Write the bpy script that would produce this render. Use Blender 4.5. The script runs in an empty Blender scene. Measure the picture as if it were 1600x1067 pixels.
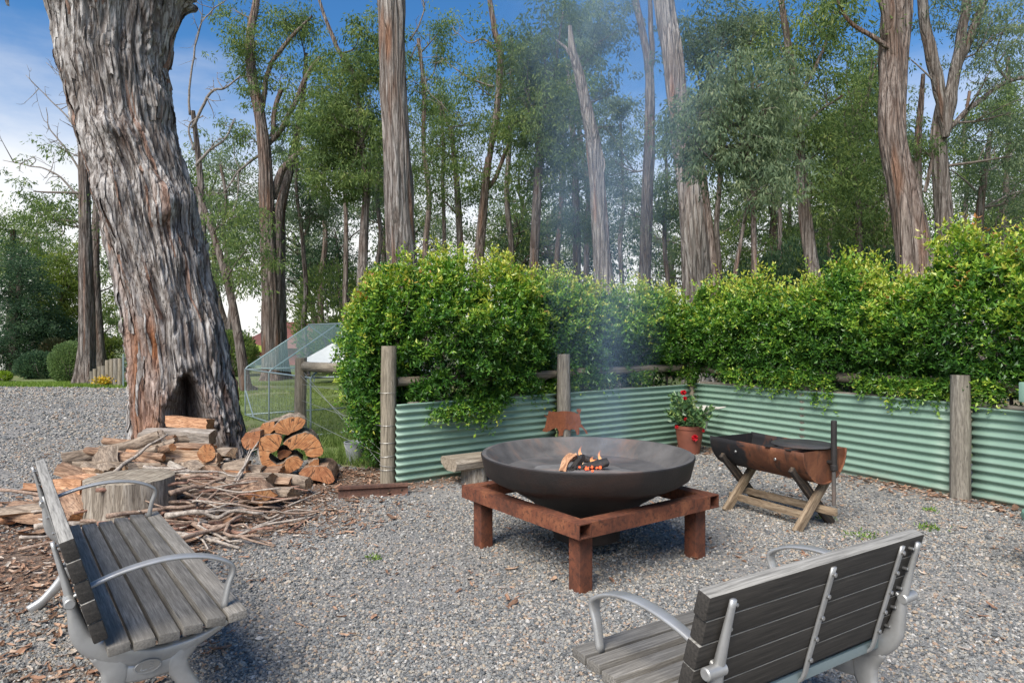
import bpy, bmesh, math, random
import numpy as np
from mathutils import Vector, Matrix

random.seed(7)
RNG = np.random.default_rng(7)
SC = bpy.context.scene
COL = SC.collection
R = math.radians

# ------------------------------------------------------------------ camera
FPX, HOR, CAMZ = 1050.0, 525.0, 1.55          # focal length in photo pixels, horizon row, eye height
cam_d = bpy.data.cameras.new('camera')
cam_d.sensor_width = 36.0
cam_d.lens = 36.0 * FPX / 1600.0
cam_d.shift_y = -(533.5 - HOR) / 1600.0
cam_d.clip_start = 0.05
cam_d.clip_end = 2000
cam = bpy.data.objects.new('camera', cam_d)
COL.objects.link(cam)
cam.location = (0, 0, CAMZ)
cam.rotation_euler = (R(90), 0, 0)
SC.camera = cam

# ------------------------------------------------------------------ sky, sun, exposure
SUN_EL, SUN_AZ = 48.0, 208.0                  # azimuth clockwise from +Y (the view direction)
w = bpy.data.worlds.new('World'); SC.world = w; w.use_nodes = True
nt = w.node_tree; nt.nodes.clear()
out = nt.nodes.new('ShaderNodeOutputWorld'); bg = nt.nodes.new('ShaderNodeBackground')
sky = nt.nodes.new('ShaderNodeTexSky'); sky.sky_type = 'NISHITA'
sky.sun_disc = False
sky.sun_elevation = R(SUN_EL); sky.sun_rotation = R(SUN_AZ)
sky.air_density = 1.0; sky.dust_density = 0.6; sky.ozone_density = 4.0; sky.altitude = 100
bg.inputs['Strength'].default_value = 0.085
# a low bank of thin pale cloud all round the horizon, breaking up higher in the sky
def wn(ty, **k):
    q = nt.nodes.new(ty)
    for a_, b_ in k.items(): setattr(q, a_, b_)
    return q
wtc = wn('ShaderNodeTexCoord'); wsep = wn('ShaderNodeSeparateXYZ'); nt.links.new(wtc.outputs['Generated'], wsep.inputs[0])
wmap = wn('ShaderNodeMapping'); wmap.inputs['Scale'].default_value = (1.6, 1.6, 5.0); nt.links.new(wtc.outputs['Generated'], wmap.inputs[0])
wnz = wn('ShaderNodeTexNoise'); wnz.inputs['Scale'].default_value = 2.2; wnz.inputs['Detail'].default_value = 6; wnz.inputs['Roughness'].default_value = .6; nt.links.new(wmap.outputs[0], wnz.inputs['Vector'])
wad = wn('ShaderNodeMath', operation='MULTIPLY_ADD'); nt.links.new(wnz.outputs[0], wad.inputs[0]); wad.inputs[1].default_value = -.22; nt.links.new(wsep.outputs[2], wad.inputs[2])
wrp = wn('ShaderNodeValToRGB'); wrp.color_ramp.interpolation = 'EASE'
wrp.color_ramp.elements[0].position = 0.0; wrp.color_ramp.elements[0].color = (.92, .92, .92, 1); wrp.color_ramp.elements[1].position = .27; wrp.color_ramp.elements[1].color = (0, 0, 0, 1)
nt.links.new(wad.outputs[0], wrp.inputs[0])
whs = wn('ShaderNodeHueSaturation'); whs.inputs['Saturation'].default_value = 1.26; whs.inputs['Value'].default_value = .62; nt.links.new(sky.outputs[0], whs.inputs['Color'])
wmx = wn('ShaderNodeMix', data_type='RGBA'); nt.links.new(wrp.outputs[0], wmx.inputs[0]); nt.links.new(whs.outputs[0], wmx.inputs[6]); wmx.inputs[7].default_value = (4.5, 4.4, 4.25, 1)
nt.links.new(wmx.outputs[2], bg.inputs[0]); nt.links.new(bg.outputs[0], out.inputs[0])
sun_d = bpy.data.lights.new('sun', 'SUN'); sun_d.energy = 2.05; sun_d.angle = R(40); sun_d.color = (1.0, 0.93, 0.83)
sun = bpy.data.objects.new('sun', sun_d); COL.objects.link(sun)
_d = Vector((math.sin(R(SUN_AZ)) * math.cos(R(SUN_EL)), math.cos(R(SUN_AZ)) * math.cos(R(SUN_EL)), math.sin(R(SUN_EL))))
sun.rotation_euler = (-_d).to_track_quat('-Z', 'Y').to_euler()
sun.location = _d * 30
VS = SC.view_settings
VS.view_transform = 'Standard'; VS.look = 'None'; VS.gamma = 1.0; VS.use_curve_mapping = False
VS.exposure = 1.62
SC.render.engine = 'CYCLES'
SC.cycles.use_denoising = True
SC.cycles.max_bounces = 6; SC.cycles.diffuse_bounces = 3; SC.cycles.transparent_max_bounces = 12
SC.cycles.volume_bounces = 0; SC.cycles.volume_step_rate = 2.0; SC.cycles.volume_max_steps = 96
SC.cycles.caustics_reflective = False; SC.cycles.caustics_refractive = False

# ------------------------------------------------------------------ helpers
def U(px, py, Y):
    """world point seen at photo pixel (px, py) at depth Y"""
    return np.array([(px - 800.0) / FPX * Y, Y, CAMZ - (py - HOR) / FPX * Y])
def G(px, py):
    return U(px, py, CAMZ * FPX / (py - HOR))

def tag(o, label=None, cat=None, group=None, kind=None):
    if label: o['label'] = label
    if cat: o['category'] = cat
    if group: o['group'] = group
    if kind: o['kind'] = kind
    return o
def empty(name, loc=(0, 0, 0), rz=0.0):
    o = bpy.data.objects.new(name, None); COL.objects.link(o)
    o.location = tuple(loc); o.rotation_euler = (0, 0, rz); o.empty_display_size = 0.1
    return o
def link(name, me, parent=None, loc=None, rot=None):
    o = bpy.data.objects.new(name, me); COL.objects.link(o)
    if parent is not None: o.parent = parent
    if loc is not None: o.location = tuple(loc)
    if rot is not None: o.rotation_euler = tuple(rot)
    return o
def copy_tree(o, parent=None):
    c = o.copy(); COL.objects.link(c); c.parent = parent
    for ch in list(o.children): copy_tree(ch, c)
    return c

class MB:
    """collects vertices and polygons, builds ONE mesh"""
    def __init__(s): s.v = []; s.f = []; s.m = []; s.n = 0
    def add(s, v, f, mi=0):
        v = np.asarray(v, float).reshape(-1, 3)
        s.v.append(v)
        for q in f: s.f.append(tuple(int(i) + s.n for i in q)); s.m.append(mi)
        s.n += len(v); return s
    def mesh(s, name, mats, smooth=True, sharp=None):
        me = bpy.data.meshes.new(name)
        v = np.concatenate(s.v) if s.v else np.zeros((0, 3))
        me.from_pydata(v.tolist(), [], s.f)
        if not isinstance(mats, (list, tuple)): mats = [mats]
        for m in mats: me.materials.append(m)
        me.polygons.foreach_set('material_index', s.m)
        me.polygons.foreach_set('use_smooth', [smooth] * len(s.f))
        me.update()
        if smooth and sharp: me.set_sharp_from_angle(angle=R(sharp))
        return me
    def obj(s, name, mats, parent=None, loc=None, rot=None, smooth=True, sharp=35):
        return link(name, s.mesh(name, mats, smooth, sharp), parent, loc, rot)

def np_mesh(name, v, quads=None, tris=None, mats=(), col=None, smooth=True):
    """fast mesh from arrays"""
    me = bpy.data.meshes.new(name)
    v = np.asarray(v, np.float32)
    nq = 0 if quads is None else len(quads); ntri = 0 if tris is None else len(tris)
    me.vertices.add(len(v)); me.vertices.foreach_set('co', v.ravel())
    idx = []; starts = []
    if nq: idx.append(np.asarray(quads, np.int32).ravel())
    if ntri: idx.append(np.asarray(tris, np.int32).ravel())
    idx = np.concatenate(idx)
    st = np.concatenate([np.arange(nq) * 4, nq * 4 + np.arange(ntri) * 3]).astype(np.int32)
    me.loops.add(len(idx)); me.loops.foreach_set('vertex_index', idx)
    me.polygons.add(nq + ntri); me.polygons.foreach_set('loop_start', st)
    me.polygons.foreach_set('use_smooth', np.full(nq + ntri, smooth))
    for m in mats: me.materials.append(m)
    if col is not None:
        a = me.color_attributes.new('tint', 'FLOAT_COLOR', 'POINT')
        c = np.ones((len(v), 4), np.float32); c[:, :3] = col
        a.data.foreach_set('color', c.ravel())
    me.update(calc_edges=True); me.validate()
    return me

# ---- vectorised gradient noise
_P = np.random.default_rng(3).permutation(256); _P = np.concatenate([_P, _P, _P])
_Gd = np.random.default_rng(4).normal(size=(256, 3)); _Gd /= np.linalg.norm(_Gd, axis=1)[:, None]
def pn(p):
    p = np.asarray(p, float); i = np.floor(p).astype(int); f = p - i; i &= 255
    u = f * f * f * (f * (f * 6 - 15) + 10); r = 0
    for dx in (0, 1):
        for dy in (0, 1):
            for dz in (0, 1):
                h = _P[_P[_P[i[..., 0] + dx] + i[..., 1] + dy] + i[..., 2] + dz]
                g = _Gd[h]
                d = g[..., 0] * (f[..., 0] - dx) + g[..., 1] * (f[..., 1] - dy) + g[..., 2] * (f[..., 2] - dz)
                wgt = (u[..., 0] if dx else 1 - u[..., 0]) * (u[..., 1] if dy else 1 - u[..., 1]) * (u[..., 2] if dz else 1 - u[..., 2])
                r = r + wgt * d
    return r * 1.6
def sstep(a, b, x):
    t = np.clip((x - a) / (b - a), 0, 1); return t * t * (3 - 2 * t)

# ---- primitive shapes (return verts, faces)
def box(sx, sy, sz, c=(0, 0, 0), ch=0.0):
    if ch <= 0:
        v = np.array([[x, y, z] for x in (-.5, .5) for y in (-.5, .5) for z in (-.5, .5)]) * (sx, sy, sz) + np.asarray(c)
        return v, [(0, 1, 3, 2), (4, 6, 7, 5), (0, 4, 5, 1), (2, 3, 7, 6), (0, 2, 6, 4), (1, 5, 7, 3)]
    bm = bmesh.new(); bmesh.ops.create_cube(bm, size=1.0)
    for q in bm.verts: q.co = Vector((q.co.x * sx, q.co.y * sy, q.co.z * sz))
    bmesh.ops.bevel(bm, geom=list(bm.edges), offset=ch, segments=2, profile=0.6, affect='EDGES')
    v = np.array([q.co[:] for q in bm.verts]) + np.asarray(c)
    bm.verts.index_update(); f = [[q.index for q in p.verts] for p in bm.faces]; bm.free()
    return v, f
def rotm(rx=0, ry=0, rz=0):
    return np.array((Matrix.Rotation(rz, 3, 'Z') @ Matrix.Rotation(ry, 3, 'Y') @ Matrix.Rotation(rx, 3, 'X')))
def xf(vf, M=None, t=(0, 0, 0)):
    v, f = vf
    if M is not None: v = v @ np.asarray(M).T
    return v + np.asarray(t), f
def frames(path):
    path = np.asarray(path, float); n = len(path)
    T = np.gradient(path, axis=0); T /= np.linalg.norm(T, axis=1)[:, None] + 1e-9
    ref = np.array([0, 0, 1.0]) if abs(T[0][2]) < 0.9 else np.array([1.0, 0, 0])
    N = np.zeros_like(T); B = np.zeros_like(T); a = np.cross(T[0], ref); a /= np.linalg.norm(a)
    for i in range(n):
        a = a - T[i] * np.dot(a, T[i]); a /= np.linalg.norm(a) + 1e-9
        N[i] = a; B[i] = np.cross(T[i], a)
    return T, N, B
def tube(path, rad, sides=8, cap=True, sec=None):
    """round (or custom section) tube along a path"""
    path = np.asarray(path, float); n = len(path)
    rad = np.broadcast_to(np.asarray(rad, float), (n,))
    T, N, B = frames(path)
    if sec is None:
        a = np.linspace(0, 2 * np.pi, sides, endpoint=False); sec = np.stack([np.cos(a), np.sin(a)], 1)
    k = len(sec)
    v = (path[:, None, :] + rad[:, None, None] * (sec[None, :, :1] * N[:, None, :] + sec[None, :, 1:] * B[:, None, :])).reshape(-1, 3)
    f = []
    for i in range(n - 1):
        for j in range(k):
            j2 = (j + 1) % k
            f.append((i * k + j, i * k + j2, (i + 1) * k + j2, (i + 1) * k + j))
    if cap: f.append(tuple(range(k))[::-1]); f.append(tuple((n - 1) * k + j for j in range(k)))
    return v, f
def smooth_path(pts, n):
    """Catmull-Rom resample"""
    p = np.asarray(pts, float)
    if len(p) == 2: return p[0] + (p[1] - p[0]) * np.linspace(0, 1, n)[:, None]
    q = np.vstack([2 * p[0] - p[1], p, 2 * p[-1] - p[-2]]); m = len(p) - 1
    o = []
    for t in np.linspace(0, m - 1e-6, n):
        i = int(t); f = t - i; a, b, c, d = q[i], q[i + 1], q[i + 2], q[i + 3]
        o.append(0.5 * ((2 * b) + (c - a) * f + (2 * a - 5 * b + 4 * c - d) * f * f + (3 * b - a - 3 * c + d) * f ** 3))
    return np.array(o)
def lathe(prof, n=48, closed=False):
    prof = np.asarray(prof, float); a = np.linspace(0, 2 * np.pi, n, endpoint=False)
    v = np.stack([prof[:, None, 0] * np.cos(a), prof[:, None, 0] * np.sin(a), np.broadcast_to(prof[:, None, 1], (len(prof), n))], -1).reshape(-1, 3)
    f = []; m = len(prof)
    for i in range(m if closed else m - 1):
        i2 = (i + 1) % m
        for j in range(n):
            j2 = (j + 1) % n
            f.append((i * n + j, i * n + j2, i2 * n + j2, i2 * n + j))
    return v, f
def prism(out2, y0, y1, seg=1):
    """outline in the xz plane extruded along y (front at y0)"""
    o = np.asarray(out2, float); k = len(o); v = []
    for i in range(seg + 1):
        y = y0 + (y1 - y0) * i / seg
        v.append(np.stack([o[:, 0], np.full(k, y), o[:, 1]], 1))
    f = [tuple(range(k)), tuple(seg * k + j for j in range(k))[::-1]]
    for i in range(seg):
        for j in range(k):
            j2 = (j + 1) % k
            f.append((i * k + j, (i + 1) * k + j, (i + 1) * k + j2, i * k + j2))
    return np.concatenate(v), f
# ------------------------------------------------------------------ materials (all procedural)
class NB:
    """small node-tree writer"""
    def __init__(s, name):
        s.m = bpy.data.materials.new(name); s.m.use_nodes = True; s.t = s.m.node_tree; s.t.nodes.clear()
        s.out = s.n('ShaderNodeOutputMaterial'); s.b = s.n('ShaderNodeBsdfPrincipled')
        s.t.links.new(s.b.outputs[0], s.out.inputs[0])
        s.tc = s.n('ShaderNodeTexCoord')
    def n(s, ty, **k):
        q = s.t.nodes.new(ty)
        for a, b in k.items(): setattr(q, a, b)
        return q
    def l(s, a, b): s.t.links.new(a, b)
    def mapped(s, scale=(1, 1, 1), coord='Object', loc=(0, 0, 0)):
        q = s.n('ShaderNodeMapping'); q.inputs['Scale'].default_value = scale; q.inputs['Location'].default_value = loc
        s.l(s.tc.outputs[coord], q.inputs[0]); return q.outputs[0]
    def noise(s, vec, scale, detail=4, rough=.55, dist=0.0):
        q = s.n('ShaderNodeTexNoise'); q.inputs['Scale'].default_value = scale; q.inputs['Detail'].default_value = detail
        q.inputs['Roughness'].default_value = rough; q.inputs['Distortion'].default_value = dist
        s.l(vec, q.inputs['Vector']); return q.outputs[0]
    def voro(s, vec, scale, feature='F1', out='Distance'):
        q = s.n('ShaderNodeTexVoronoi', feature=feature); q.inputs['Scale'].default_value = scale
        s.l(vec, q.inputs['Vector']); return q.outputs[out]
    def ramp(s, fac, stops, interp='LINEAR'):
        q = s.n('ShaderNodeValToRGB'); e = q.color_ramp.elements; q.color_ramp.interpolation = interp
        while len(e) < len(stops): e.new(0.5)
        for el, (p, c) in zip(e, stops):
            el.position = p; el.color = (c, c, c, 1) if isinstance(c, (int, float)) else (*c, 1)
        s.l(fac, q.inputs[0]); return q.outputs[0]
    def mix(s, fac, a, b, mode='MIX'):
        q = s.n('ShaderNodeMix', data_type='RGBA', blend_type=mode); q.clamp_factor = True
        for val, i in ((fac, 0), (a, 6), (b, 7)):
            if isinstance(val, (int, float)): q.inputs[i].default_value = val
            elif isinstance(val, tuple): q.inputs[i].default_value = (*val, 1)
            else: s.l(val, q.inputs[i])
        return q.outputs[2]
    def math(s, op, a, b=0.0, c=0.0):
        q = s.n('ShaderNodeMath', operation=op)
        for i, val in enumerate((a, b, c)):
            if isinstance(val, (int, float)): q.inputs[i].default_value = val
            else: s.l(val, q.inputs[i])
        return q.outputs[0]
    def bump(s, h, strength=.5, dist=.01, prev=None):
        q = s.n('ShaderNodeBump'); q.inputs['Strength'].default_value = strength; q.inputs['Distance'].default_value = dist
        s.l(h, q.inputs['Height'])
        if prev is not None: s.l(prev, q.inputs['Normal'])
        return q.outputs[0]
    def fin(s, col=None, rough=None, nor=None, metal=None, spec=None):
        for val, nm in ((col, 'Base Color'), (rough, 'Roughness'), (metal, 'Metallic'), (spec, 'Specular IOR Level')):
            if val is None: continue
            if isinstance(val, (int, float)): s.b.inputs[nm].default_value = val
            elif isinstance(val, tuple): s.b.inputs[nm].default_value = (*val, 1)
            else: s.l(val, s.b.inputs[nm])
        if nor is not None: s.l(nor, s.b.inputs['Normal'])
        return s.m
    def attr(s, name, ty='GEOMETRY'):
        q = s.n('ShaderNodeAttribute'); q.attribute_name = name; q.attribute_type = ty; return q

def fibre(name, dark, mid, light, stretch=(14, 14, 1.2), sc=1.0, rough=.85, bs=.6, bd=.01, blot=None):
    """wood or bark with grain along one axis"""
    b = NB(name); v = b.mapped(stretch)
    n1 = b.noise(v, 3 * sc, 6, .6, .4); n2 = b.noise(v, 12 * sc, 5, .65)
    c = b.ramp(n1, [(.3, dark), (.5, mid), (.7, light)])
    c = b.mix(b.ramp(n2, [(.38, .75), (.5, 0.0)]), c, dark)
    if blot:
        n3 = b.noise(b.mapped((1, 1, .6)), 2.2, 4); c = b.mix(b.ramp(n3, [(.52, 0.0), (.66, .8)]), c, blot)
    h = b.math('ADD', n1, b.math('MULTIPLY', n2, .6))
    return b.fin(c, rough, b.bump(h, bs, bd))
def leafmat(name, trans=.35, rough=.45, spec=.4):
    b = NB(name); a = b.attr('tint')
    b.fin(a.outputs['Color'], rough, None, None, spec)
    tr = b.n('ShaderNodeBsdfTranslucent'); mx = b.n('ShaderNodeMixShader'); mx.inputs[0].default_value = trans
    hs = b.n('ShaderNodeHueSaturation'); hs.inputs['Value'].default_value = 1.5; hs.inputs['Saturation'].default_value = 1.1
    b.l(a.outputs['Color'], hs.inputs['Color']); b.l(hs.outputs[0], tr.inputs[0])
    b.l(b.b.outputs[0], mx.inputs[1]); b.l(tr.outputs[0], mx.inputs[2]); b.l(mx.outputs[0], b.out.inputs[0])
    return b.m

MT = {}
MT['leaf'] = leafmat('hedge_leaf', .25, .35, .5)
MT['gumleaf'] = leafmat('gum_leaf', .42, .55, .25)
MT['grassblade'] = leafmat('grass_blade', .3, .6, .2)
MT['petal'] = leafmat('petal', .2, .5, .3)

# weathered fence post / rail timber (grain along local z)
MT['post'] = fibre('post_timber', (.10, .085, .06), (.25, .215, .16), (.36, .32, .25), (16, 16, 1.0), 1.0, .85, .5, .006, (.17, .15, .09))
MT['post_grey'] = fibre('grey_post_timber', (.09, .08, .065), (.21, .19, .155), (.31, .285, .24), (13, 13, 1.2), 1.0, .88, .7, .01)
MT['rail'] = fibre('rail_timber', (.10, .08, .055), (.24, .195, .14), (.34, .29, .22), (16, 16, 1.0), 1.0, .85, .5, .006)
MT['slab'] = fibre('slab_timber', (.13, .10, .07), (.30, .25, .19), (.43, .37, .29), (1.2, 12, 12), 1.0, .85, .5, .006)
# grey weathered bench slats (grain along local x)
def slatmat():
    b = NB('bench_slat'); oi = b.n('ShaderNodeObjectInfo')
    mp = b.n('ShaderNodeMapping'); mp.inputs['Scale'].default_value = (2.6, 62, 62)
    add = b.n('ShaderNodeVectorMath', operation='ADD'); cmb = b.n('ShaderNodeCombineXYZ')
    b.l(b.math('MULTIPLY', oi.outputs['Random'], 37.0), cmb.inputs[0]); b.l(b.math('MULTIPLY', oi.outputs['Random'], 11.0), cmb.inputs[1])
    b.l(b.tc.outputs['Object'], add.inputs[0]); b.l(cmb.outputs[0], add.inputs[1]); b.l(add.outputs[0], mp.inputs[0])
    n1 = b.noise(mp.outputs[0], 2.2, 7, .7, .2); n2 = b.noise(add.outputs[0], 3.2, 4)
    c = b.ramp(n1, [(.30, (.06, .055, .049)), (.47, (.17, .16, .145)), (.66, (.32, .305, .28))])
    c = b.mix(b.ramp(n2, [(.42, 0.0), (.62, .55)]), c, (.13, .123, .11))
    c = b.mix(1.0, c, b.ramp(oi.outputs['Random'], [(0, (.72, .72, .71)), (1, (1.12, 1.1, 1.06))]), 'MULTIPLY')
    return b.fin(c, b.ramp(n1, [(.3, .8), (.7, .6)]), b.bump(n1, .5, .004))
MT['slat'] = slatmat()
def backslatmat():
    b = NB('bench_back_slat')
    n1 = b.noise(b.mapped((2.6, 62, 62)), 2.2, 6, .65, .2)
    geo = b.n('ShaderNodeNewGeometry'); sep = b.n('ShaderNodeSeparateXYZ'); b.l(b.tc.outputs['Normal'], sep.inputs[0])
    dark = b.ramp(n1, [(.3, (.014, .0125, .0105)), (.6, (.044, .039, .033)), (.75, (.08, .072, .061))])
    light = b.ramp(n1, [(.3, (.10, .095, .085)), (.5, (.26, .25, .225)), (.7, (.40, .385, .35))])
    c = b.mix(b.ramp(sep.outputs[2], [(.75, 0.0), (.9, 1.0)]), dark, light)       # upward faces paler than the sides
    return b.fin(c, .75, b.bump(n1, .35, .003))
MT['backslat'] = backslatmat()
def castmat():
    b = NB('cast_aluminium'); n = b.noise(b.mapped((1, 1, 1)), 9, 5); n2 = b.noise(b.mapped((1, 1, 1)), 160, 2)
    c = b.ramp(n, [(.3, (.33, .33, .32)), (.6, (.46, .465, .46))])
    return b.fin(c, b.ramp(n, [(.3, .5), (.7, .36)]), b.bump(n2, .12, .001), .55)
MT['cast'] = castmat()
MT['bolt'] = NB('bolt_steel').fin((.42, .42, .41), .4, None, .9)

def rustmat(name, base, dark, light, sc=1.0, rough=.85):
    b = NB(name); v = b.mapped((1, 1, 1))
    n1 = b.noise(v, 5 * sc, 7, .65, .5); n2 = b.noise(v, 38 * sc, 5, .6); n3 = b.noise(b.mapped((9, 9, 1.0)), 2.5 * sc, 5, .6)
    c = b.ramp(n1, [(.32, dark), (.5, base), (.68, light)])
    c = b.mix(b.ramp(n2, [(.36, .8), (.5, 0.0)]), c, dark)
    c = b.mix(b.ramp(n3, [(.55, 0.0), (.7, .6)]), c, dark)
    return b.fin(c, rough, b.bump(n2, .35, .004), .1)
MT['rust'] = rustmat('rusted_steel', (.165, .053, .026), (.060, .024, .015), (.27, .10, .046))
MT['rustplate'] = rustmat('rusted_plate', (.23, .075, .032), (.15, .05, .024), (.29, .10, .045), 1.0, .95)
MT['railrust'] = rustmat('rail_rust', (.13, .065, .045), (.07, .04, .03), (.19, .10, .07))
def drummat():
    b = NB('burnt_drum'); v = b.mapped((1, 1, 1)); n1 = b.noise(v, 4, 7, .65, .6); n2 = b.noise(v, 30, 4)
    sep = b.n('ShaderNodeSeparateXYZ'); b.l(v, sep.inputs[0])
    c = b.ramp(n1, [(.33, (.055, .024, .014)), (.5, (.15, .055, .026)), (.68, (.27, .11, .05))])
    k = b.math('ADD', b.math('MULTIPLY', sep.outputs[0], -1.1), b.math('MULTIPLY', n1, 1.6))     # old black paint left at one end
    c = b.mix(b.ramp(k, [(.86, 0.0), (1.0, 1.0)]), c, (.016, .015, .016))
    n4 = b.noise(b.mapped((7, 7, .8)), 3, 3); c = b.mix(b.ramp(n4, [(.57, 0.0), (.66, .7)]), c, (.03, .022, .018))
    return b.fin(c, .7, b.bump(n2, .3, .004), .15)
MT['drum'] = drummat()
def ironmat(name, a, c_, rough=.6):
    b = NB(name); v = b.mapped((1, 1, 1)); n1 = b.noise(v, 6, 6, .6); n2 = b.noise(v, 90, 3); n3 = b.noise(v, 2.4, 7, .7, .6)
    return b.fin(b.mix(b.ramp(n3, [(.50, 0.0), (.70, .55)]), b.ramp(n1, [(.3, a), (.7, c_)]), tuple(x * k for x, k in zip(c_, (1.9, 1.15, .8)))), rough, b.bump(n2, .6, .004), .1)
MT['bowl_out'] = ironmat('bowl_outside', (.009, .0075, .007), (.024, .018, .016), .6)
MT['bowl_in'] = ironmat('bowl_inside', (.065, .062, .060), (.135, .128, .122), .75)
MT['hotplate'] = ironmat('hotplate', (.03, .03, .032), (.07, .068, .068), .55)
MT['pole'] = ironmat('black_pole', (.012, .011, .011), (.035, .03, .028), .6)
MT['pole_grey'] = ironmat('grey_pole', (.07, .065, .06), (.12, .11, .10), .6)
MT['ash'] = ironmat('ash', (.10, .097, .094), (.20, .195, .19), .95)
MT['legwood'] = fibre('trestle_timber', (.11, .075, .045), (.27, .20, .13), (.38, .30, .205), (1.5, 14, 14), 1.0, .85, .4, .004)
MT['legdark'] = fibre('scorched_trestle_timber', (.014, .012, .011), (.045, .034, .026), (.12, .085, .055), (1.5, 14, 14), 1.0, .85, .4, .004)

def corrmat():
    b = NB('green_colour_steel'); v = b.mapped((1, 1, 1)); n = b.noise(v, 1.6, 5); n2 = b.noise(b.mapped((.6, .6, 7)), 3, 4)
    c = b.ramp(n, [(.3, (.175, .28, .215)), (.7, (.215, .325, .26))])
    c = b.mix(b.ramp(n2, [(.55, 0.0), (.75, .35)]), c, (.26, .34, .27))
    sp = b.n('ShaderNodeSeparateXYZ'); b.l(v, sp.inputs[0]); mud = b.math('ADD', b.math('MULTIPLY', sp.outputs[2], -3.2), b.noise(b.mapped((1, 1, 1)), 5, 6, .7))
    c = b.mix(b.ramp(mud, [(.20, 0.0), (.55, .55)]), c, (.20, .185, .14))
    return b.fin(c, b.ramp(n, [(.3, .42), (.7, .55)]), None, .0, .5)
MT['corr'] = corrmat()

def barkmat(name, grey, lgrey, inner, orange, amt=.5, zs=.22, sc=1.0, bd=.03, furrow=9.0):
    """fibrous eucalypt bark: long strands, reddish inner bark, orange bare patches (tint.r) and char (tint.g)"""
    b = NB(name); v = b.mapped((1, 1, zs)); at = b.attr('tint')
    sep = b.n('ShaderNodeSeparateColor'); b.l(at.outputs['Color'], sep.inputs[0])
    n1 = b.noise(v, 7 * sc, 8, .68, .8); n2 = b.noise(v, 26 * sc, 6, .7, .5); n3 = b.noise(b.mapped((1, 1, .5)), 1.7, 4)
    c = b.ramp(n1, [(.32, inner), (.44, grey), (.62, lgrey)])
    c = b.mix(b.ramp(n2, [(.40, .85), (.52, 0.0)]), c, inner)
    c = b.mix(b.ramp(n3, [(.45, 0.0), (.68, amt)]), c, b.mix(n2, inner, orange))
    # long furrows between bark plates
    wv = b.n('ShaderNodeVectorMath', operation='ADD'); nc = b.n('ShaderNodeTexNoise'); nc.inputs['Scale'].default_value = 2.5 * sc; b.l(v, nc.inputs['Vector'])
    wsc = b.n('ShaderNodeVectorMath', operation='SCALE'); wsc.inputs['Scale'].default_value = .16; b.l(nc.outputs[1], wsc.inputs[0]); b.l(v, wv.inputs[0]); b.l(wsc.outputs[0], wv.inputs[1])
    ed = b.voro(wv.outputs[0], furrow, 'DISTANCE_TO_EDGE'); fu = b.ramp(ed, [(0, 1.0), (.05, .55), (.13, 0.0)])
    c = b.mix(b.math('MULTIPLY', fu, .55), c, inner)
    oc = b.mix(b.ramp(n2, [(.35, 0.0), (.62, 1.0)]), (.10, .038, .018), orange)
    c = b.mix(b.math('MULTIPLY', sep.outputs[0], b.ramp(n1, [(.25, .35), (.5, 1.0)])), c, oc)
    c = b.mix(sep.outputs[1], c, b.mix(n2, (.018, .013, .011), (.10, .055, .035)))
    h = b.math('SUBTRACT', b.math('ADD', n1, b.math('MULTIPLY', n2, .55)), b.math('MULTIPLY', fu, .6))
    return b.fin(c, .9, b.bump(h, .9, bd), None, .25)
MT['bigbark'] = barkmat('old_gum_bark', (.29, .27, .255), (.58, .56, .54), (.09, .068, .057), (.36, .155, .07), .07, .16, 1.0, .04, 8.0)
MT['bark_pale'] = barkmat('pale_gum_bark', (.25, .225, .205), (.47, .44, .41), (.085, .062, .05), (.33, .18, .11), .22, .07, 1.3, .05)
MT['bark_red'] = barkmat('reddish_gum_bark', (.19, .155, .135), (.36, .31, .275), (.06, .04, .032), (.28, .15, .09), .5, .07, 1.3, .05)
MT['bark_grey'] = barkmat('grey_gum_bark', (.18, .156, .14), (.34, .31, .285), (.06, .046, .038), (.22, .12, .075), .35, .08, 1.2, .05)
MT['bark_far'] = barkmat('far_gum_bark', (.13, .11, .096), (.25, .22, .195), (.05, .036, .03), (.16, .095, .06), .3, .15, .6, .03)
MT['branch'] = fibre('branch_bark', (.07, .055, .045), (.15, .125, .105), (.25, .215, .19), (6, 6, 6), 1.0, .9, .3, .01)
MT['deadbranch'] = fibre('dead_branch_bark', (.11, .095, .08), (.21, .185, .165), (.32, .29, .265), (6, 6, 6), 1.0, .9, .3, .01)

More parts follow.
